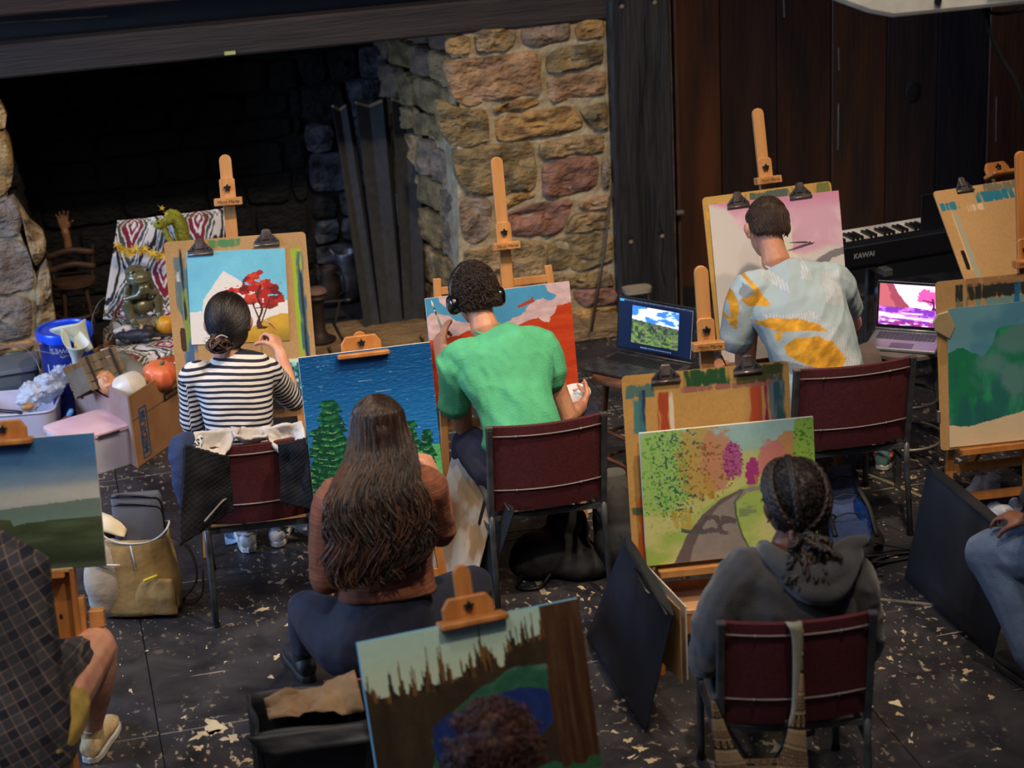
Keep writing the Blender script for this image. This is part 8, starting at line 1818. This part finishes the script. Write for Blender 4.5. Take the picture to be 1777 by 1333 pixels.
b = MB(); b.ell((0, 0, 0), (.12, .055, .165), T(-.095, -.055, .175) @ RZ(24), 22, 14); b.ell((0, 0, 0), (.085, .045, .09), T(-.12, -.06, .09) @ RZ(24), 22, 14); blob('front_pocket', b, M_kg, t, .008, 4, lambda q: .006*(fbm(q[:, 0]*16, q[:, 1]*16, q[:, 2]*12, s=5, o=2)-.5), world=False)
b = MB(); b.loft([((.07, -.10, .02), (.085, -.01, 0), (0, .02, 0), 4), ((.07, -.105, .10), (.085, -.01, 0), (0, .024, 0), 4), ((.075, -.10, .175), (.075, -.01, 0), (0, .016, 0), 4)], 24); blob('side_pocket', b, M_kh, t, .008, 3, lambda q: .007*(fbm(q[:, 0]*16, q[:, 1]*16, q[:, 2]*12, s=6, o=2)-.5), world=False)
M_zip = mat('zip_white', (206, 204, 206), .45)
rim = [(.142*math.copysign(abs(cos(a))**.62, cos(a)), -.012+.080*math.copysign(abs(sin(a))**.62, sin(a)), .347+.02*cos(a*2)+.035*max(0, -cos(a))) for a in np.linspace(0, 2*pi, 49)[:-1]]; MB().tube(rim, .0045, 6, closed=True).build('zip', M_zip, t, 180)
MB().tube(bez([(-.20, -.07, .28), (-.14, -.118, .262), (-.05, -.118, .25)], 6), .0045, 6).build('zip', M_zip, t, 180); MB().tube([(.0, -.115, .33), (.012, -.122, .24)], .0035, 6).build('zip', M_zip, t, 180); 
mb = sheetq(MB(), [(-.17, .03, .44), (-.02, .05, .36), (-.03, -.06, .345), (-.165, -.06, .39)], 10, 10, .004, 3, 4, -.03); mb.build('lining_flap', mat('lining_yellow', (206, 180, 120), .7, 0, (214, 206, 190), 5), t, 60, solid=.004)
b = MB(); b.ell((0, 0, 0), (.028, .006, .045), T(-.145, -.110, .185) @ RZ(24), 18, 10); b.build('silver_patch', mat('patch_silver', (190, 190, 200), .25, .7, (120, 110, 130), 90), t, 180)
for pts in ([(.12, .05, .30), (.20, .06, .22), (.22, .03, .10), (.16, .02, .02)], [(.10, .06, .04), (.18, .0, .012), (.24, -.02, .05), (.25, .03, .14)]): MB().tube(bez(pts, 6), .014, 6, flat=.35).build('strap', mat('strap_dark', (44, 38, 34), .8), t, 180)
mk = t.matrix_world @ Vector((.06, -.13, .185)); o = MB().tube([(mk.x-.018, mk.y, mk.z), (mk.x+.03, mk.y+.01, mk.z+.008)], .007, 8, round_=True).build('yellow_marker', mat('marker_yellow', (220, 196, 40), .35), M=T(*mk), world=True, smooth=180); setp(o, 'yellow marker in the front pocket of the khaki backpack', 'marker')
sv = t.matrix_world @ Vector((.02, .0, .20)); ts = thing('laptop_sleeve', 'grey zipped sleeve with black piping sticking out of the khaki backpack', 'sleeve', T(sv.x, sv.y, .18) @ RZ(-8) @ RX(-6)); b = MB(); b.loft([((0, 0, 0), (.095, 0, 0), (0, .022, 0), 4), ((0, 0, .15), (.098, 0, 0), (0, .026, 0), 4), ((0, 0, .30), (.10, 0, 0), (0, .020, 0), 4), ((.0, 0, .315), (.092, 0, 0), (0, .012, 0), 4)], 28); b.build('sleeve_body', mat('sleeve_grey', (84, 86, 96), .6, 0, (70, 72, 82), 5), ts, 50)
for dz in (0, -.035): MB().tube(bez([(-.097, -.01, .305+dz), (-.05, -.025, .315+dz), (.05, -.022, .30+dz), (.095, -.012, .27+dz), (.103, -.005, .14)], 6), .0045, 6).build('piping', M_blk, ts, 180)
# ---- jackets draped on the striped sitter's chair
qj = thing('quilted_jacket', 'black quilted jacket with white lining draped over the striped sitter\'s chair', 'jacket', T(*G(437, 900, .3)))
M_q = mat('quilt_black', (20, 21, 28), .7, 0, (13, 14, 19), 10, (1, 1, 1), spec=.25); M_wl = mat('lining_white', (196, 190, 184), .6, 0, (170, 164, 160), 9, bump=.4, bscale=18)
def quilt(name, c, seed, m):
    c = [S(*q) for q in c]; nn = unit(np.cross(c[1]-c[0], c[3]-c[0])); nn = nn if nn@(CAM-c[0]) > 0 else -nn; n = 44
    def f(u, v):
        p = (c[0]*(1-u)+c[1]*u)*(1-v)+(c[3]*(1-u)+c[2]*u)*v; k = abs(sin((u*5+v*15)*pi))**.6*.005+abs(sin((u*6-v*3)*pi))**.5*.0; w = float(fbm(np.array([u*3]), np.array([v*3]), s=seed, o=2)[0])-.5
        return p+nn*(k+.03*w)
    return MB().grid(f, n, n).build(name, m, qj, 180, world=True, solid=.014)
quilt('left_front', [(322, 772, 7.06), (396, 792, 7.09), (404, 885, 7.07), (309, 946, 6.98)], 3, M_q); quilt('right_front', [(484, 770, 7.08), (531, 760, 7.04), (546, 884, 6.98), (488, 872, 7.04)], 5, M_q)
for k, c in enumerate(([(336, 752, 7.16), (418, 742, 7.18), (388, 792, 7.08), (340, 800, 7.06)], [(452, 744, 7.16), (524, 731, 7.14), (531, 772, 7.05), (488, 792, 7.08)], [(400, 742, 7.20), (470, 738, 7.20), (462, 757, 7.12), (408, 760, 7.12)])):
    b = MB(); cc = [S(*q) for q in c]; sheetq(b, cc, 26, 18, .016, 20+k, 5, .05); b.build('white_lining', M_wl, qj, 60, world=True, solid=.012)
MB().tube(bez([S(355, 905, 6.98), S(384, 872, 7.02), S(392, 866, 7.04)], 5), .004, 6).build('hem_piping', M_pipe, qj, world=True)
dj = thing('denim_jacket', 'blue denim sleeve bunched on the left side of the draped chair', 'jacket', T(*S(318, 800, 7.12))); b = MB(); limb(b, [S(330, 765, 7.16), S(315, 780, 7.12), S(318, 830, 7.08), S(326, 880, 7.06)], [.035, .045, .04, .03], 14); blob('sleeve', b, cloth('denim_blue', (34, 52, 92), (26, 40, 74), .85, 260, .4), dj, .008, 3, folds(.009, 10, 10, 14, 4)); b = MB(); limb(b, [S(345, 760, 7.16), S(338, 790, 7.08)], [.022, .018]); blob('spotted_cuff', b, mat('spotted_white', (196, 200, 210), .7, 0, (24, 28, 50), 90, mix=(.5, .52)), dj, .007, 1)
# ---- tote with patterned straps on the hooded painter's chair
def p_ethnic(U, V):
    I = const(U, (150, 124, 96)); b_ = (V*9) % 1; k = np.floor(V*9); I = mixm(I, k % 3 == 0, (92, 58, 52)); I = mixm(I, k % 3 == 1, (44, 40, 38)); I = mixm(I, (b_ < .12), (190, 166, 120)); I = mixm(I, (b_ > .88), (28, 24, 24))
    r = np.hypot(((U*3) % 1)-.5, b_-.5); I = mixm(I, (k % 3 == 1) & (r < .30) & (r > .22), (196, 170, 120)); I = mixm(I, (k % 3 == 1) & (r < .16), (150, 76, 40)); I = mixm(I, (k % 3 != 1) & (np.sin(U*80)*np.sin(V*160) > .3), (196, 170, 126)); return I
tb_ = thing('patterned_bag', 'fabric shoulder bag with ethnic pattern hanging from the hooded painter\'s chair back', 'bag', T(*G(1385, 1085, .78))); M_eth = mat_vcol('ethnic_cloth', .85, .3, 200)
yb = lambda px_, py_: S(px_, py_, 4.99)
def ribbon(name, L, Rr, m, paint=None, off=0):
    n = len(L); Lb, Rb = bez(L, 6), bez(Rr, 6); k = len(Lb)-1
    def f(u, v): i = min(int(v*k), k-1); g = v*k-i; l = Lb[i]*(1-g)+Lb[i+1]*g; r = Rb[i]*(1-g)+Rb[i+1]*g; return l*(1-u)+r*u+np.array([0, -.006*sin(pi*u)+off, 0])
    if paint: return fast_sheet(name, f, 40, 160, paint, tb_, m)
    return MB().grid(f, 6, 30).build(name, m, tb_, 60, world=True, solid=.004)
ribbon('plain_strap', [S(1362, 1079, 5.06), S(1366, 1084, 5.0), yb(1374, 1105), yb(1376, 1160), yb(1374, 1230), yb(1366, 1260)], [S(1388, 1077, 5.06), S(1392, 1082, 5.0), yb(1393, 1105), yb(1390, 1160), yb(1384, 1225), yb(1374, 1262)], mat('strap_sage', (150, 148, 128), .8, 0, (132, 130, 112), 9))
ribbon('patterned_strap', [yb(1391, 1090), yb(1389, 1150), yb(1382, 1200), yb(1370, 1250), yb(1360, 1290), yb(1340, 1345), yb(1338, 1372)], [yb(1393, 1090), yb(1393, 1150), yb(1395, 1200), yb(1397, 1250), yb(1399, 1300), yb(1403, 1345), yb(1404, 1372)], M_eth, p_ethnic, -.004)
ribbon('patterned_strap', [yb(1234, 1215), yb(1234, 1250), yb(1238, 1290), yb(1244, 1340), yb(1246, 1372)], [yb(1240, 1215), yb(1255, 1250), yb(1272, 1290), yb(1300, 1335), yb(1310, 1372)], M_eth, p_ethnic, -.004)
ribbon('bag_panel', [yb(1244, 1318), yb(1246, 1372)], [yb(1402, 1314), yb(1404, 1372)], M_eth, p_ethnic, .002)
MB().tube(bez([yb(1240, 1212), yb(1252, 1245), yb(1280, 1290), yb(1306, 1326), yb(1322, 1331), yb(1346, 1312), yb(1362, 1285), yb(1366, 1250)], 6), .006, 8, flat=.5).build('black_binding', M_blk, tb_, 180, world=True)
# ---- wooden bench behind the road canvas; paint box on the left easel
c = G(1192, 1045, .26); t = thing('wooden_bench', 'low light wooden bench behind and below the autumn road canvas', 'bench', T(c[0]+.05, c[1]+.05, 0) @ RZ(-8)); M_lt = mat('light_birch', (206, 160, 116), .5, 0, (186, 138, 96), 4, (.6, 6, 6), bump=.1)
MB().box((0, 0, .25), (.36, .24, .022)).build('bench_top', M_lt, t, bevel=.004); MB().box((0, -.11, .20), (.34, .016, .08)).build('apron', M_beech_d, t, bevel=.002)
for sx in (-1, 1):
    for sy in (-1, 1): MB().bar((sx*.15, sy*.10, .24), (sx*.155, sy*.105, 0), .03, .024).build('leg', M_beech_d, t, bevel=.002)
fX = Fr(S(88, 1052, 6.24), -9, 12); t = thing('paint_box', 'orange wooden paint box hanging open below the left hill canvas', 'box', fX.M()); 
MB().box((-.02, 0, -.01), (.20, .25, .012)).build('back_panel', M_beech_d, t); MB().box((.085, 0, .01), (.016, .26, .05)).build('side_panel', M_beech_d, t, bevel=.002); MB().box((-.125, 0, .01), (.016, .26, .05)).build('side_panel', M_beech_d, t, bevel=.002); MB().box((-.02, .125, .01), (.22, .014, .05)).build('side_panel', mat('box_edge_pale', (190, 160, 110), .7), t, bevel=.002); MB().box((-.02, -.13, .01), (.22, .014, .05)).build('side_panel', M_beech_d, t, bevel=.002)
MB().ell((.03, -.04, -.003), (.006, .009, .002)).build('knot', M_void, t, 180)
o = MB().bar(tuple(fX.pt(.10, -.10, -.02)), tuple(fX.pt(.10, .02, -.02)), .02, .05).build('wood_offcut', M_beech, M=T(*fX.pt(.11, 0, 0)), world=True, bevel=.002); setp(o, 'upright pale wood offcut right of the orange paint box', 'wood block')
o = MB().box((0, 0, 0), (.05, .06, .05), fX.M(.145, -.06, -.03)).build('wood_block', M_beech, bevel=.004); setp(o, 'small square wood block right of the orange paint box', 'wood block')
jc = S(72, 1108, 6.12); t = thing('brush_jar', 'green glass jar with two brushes beside the plaid sitter\'s knee', 'jar', T(*jc)); MB().lathe([(.026, -.05), (.028, 0), (.028, .03), (.025, .035)], 20, cap=True).build('jar_wall', mat('jar_green', (60, 90, 80), .2, trans=.3), t, 60)
brush('pink tipped paintbrush standing in the jar, taller of the two', jc+[0, .0, -.03], S(66, 1028, 6.10), handle=(80, 120, 96)); brush('pink tipped paintbrush standing in the jar, shorter of the two', jc+[-.01, .0, -.03], S(55, 1044, 6.08), handle=(80, 120, 104))
o = MB().box((0, 0, 0), (.045, .008, .07), T(*S(83, 1108, 6.16))).build('dark_painting', mat('panel_dark', (44, 50, 40), .6)); setp(o, 'small dark painted panel leaning in the orange paint box', 'panel')
# ---- plastic wrappings behind the right easel
for k, (px_, py_, r, lab) in enumerate(((1712, 868, .05, 'crumpled white plastic bag on the floor behind the right easel leg'), (1750, 905, .06, 'clear plastic wrapper with pink bits behind the jeans sitter\'s knee'))):
    c = G(px_, py_, 0); b = MB(); rs = np.random.RandomState(k)
    for q in range(6): b.ell(tuple(c+np.array([rs.uniform(-.07, .07), rs.uniform(-.06, .06), .03+rs.uniform(0, .03)])), tuple(rs.uniform(.03, r, 3)), None, 12, 8)
    t = thing('plastic_wrapper', lab, 'plastic bag', T(*c)); blob('bag_film', b, mat('bag_white', (214, 214, 214), .35, 0, (196, 190, 194), 9, bump=.6, bscale=30) if k == 0 else M_bag, t, .008, 1, lambda c_: .018*(np.abs(fbm(c_[:, 0]*24, c_[:, 1]*24, c_[:, 2]*24, s=4, o=3)-.5)*2-.3))
a, b_ = G(1744, 893, .075), G(1762, 890, .075); o = MB().tube([a, b_], .006, 8, round_=True).build('red_marker', mat('marker_red', (206, 40, 56), .35), M=T(*a), world=True, smooth=180); setp(o, 'red marker lying on the clear plastic wrapper at the right edge', 'marker')
# blue white sheets under the striped sitter's chair
for k, (q, lab) in enumerate(([[(386, 912), (412, 905), (420, 940), (392, 946)], 'pale blue paint sheet on the floor left of the white sneakers'], [[(505, 900), (545, 893), (552, 915), (512, 925)], 'pale blue paint sheet on the floor right of the white sneakers'])):
    v = [G(x, y, .004) for x, y in q]; o = sheetq(MB(), v, 8, 8, .004, k, 4).build('paint_sheet', mat('sheet_blue_white', (160, 186, 214), .7, 0, (60, 84, 120), 7, mix=(.5, .56)), M=T(*v[0]), world=True, solid=.002); setp(o, lab, 'paper')
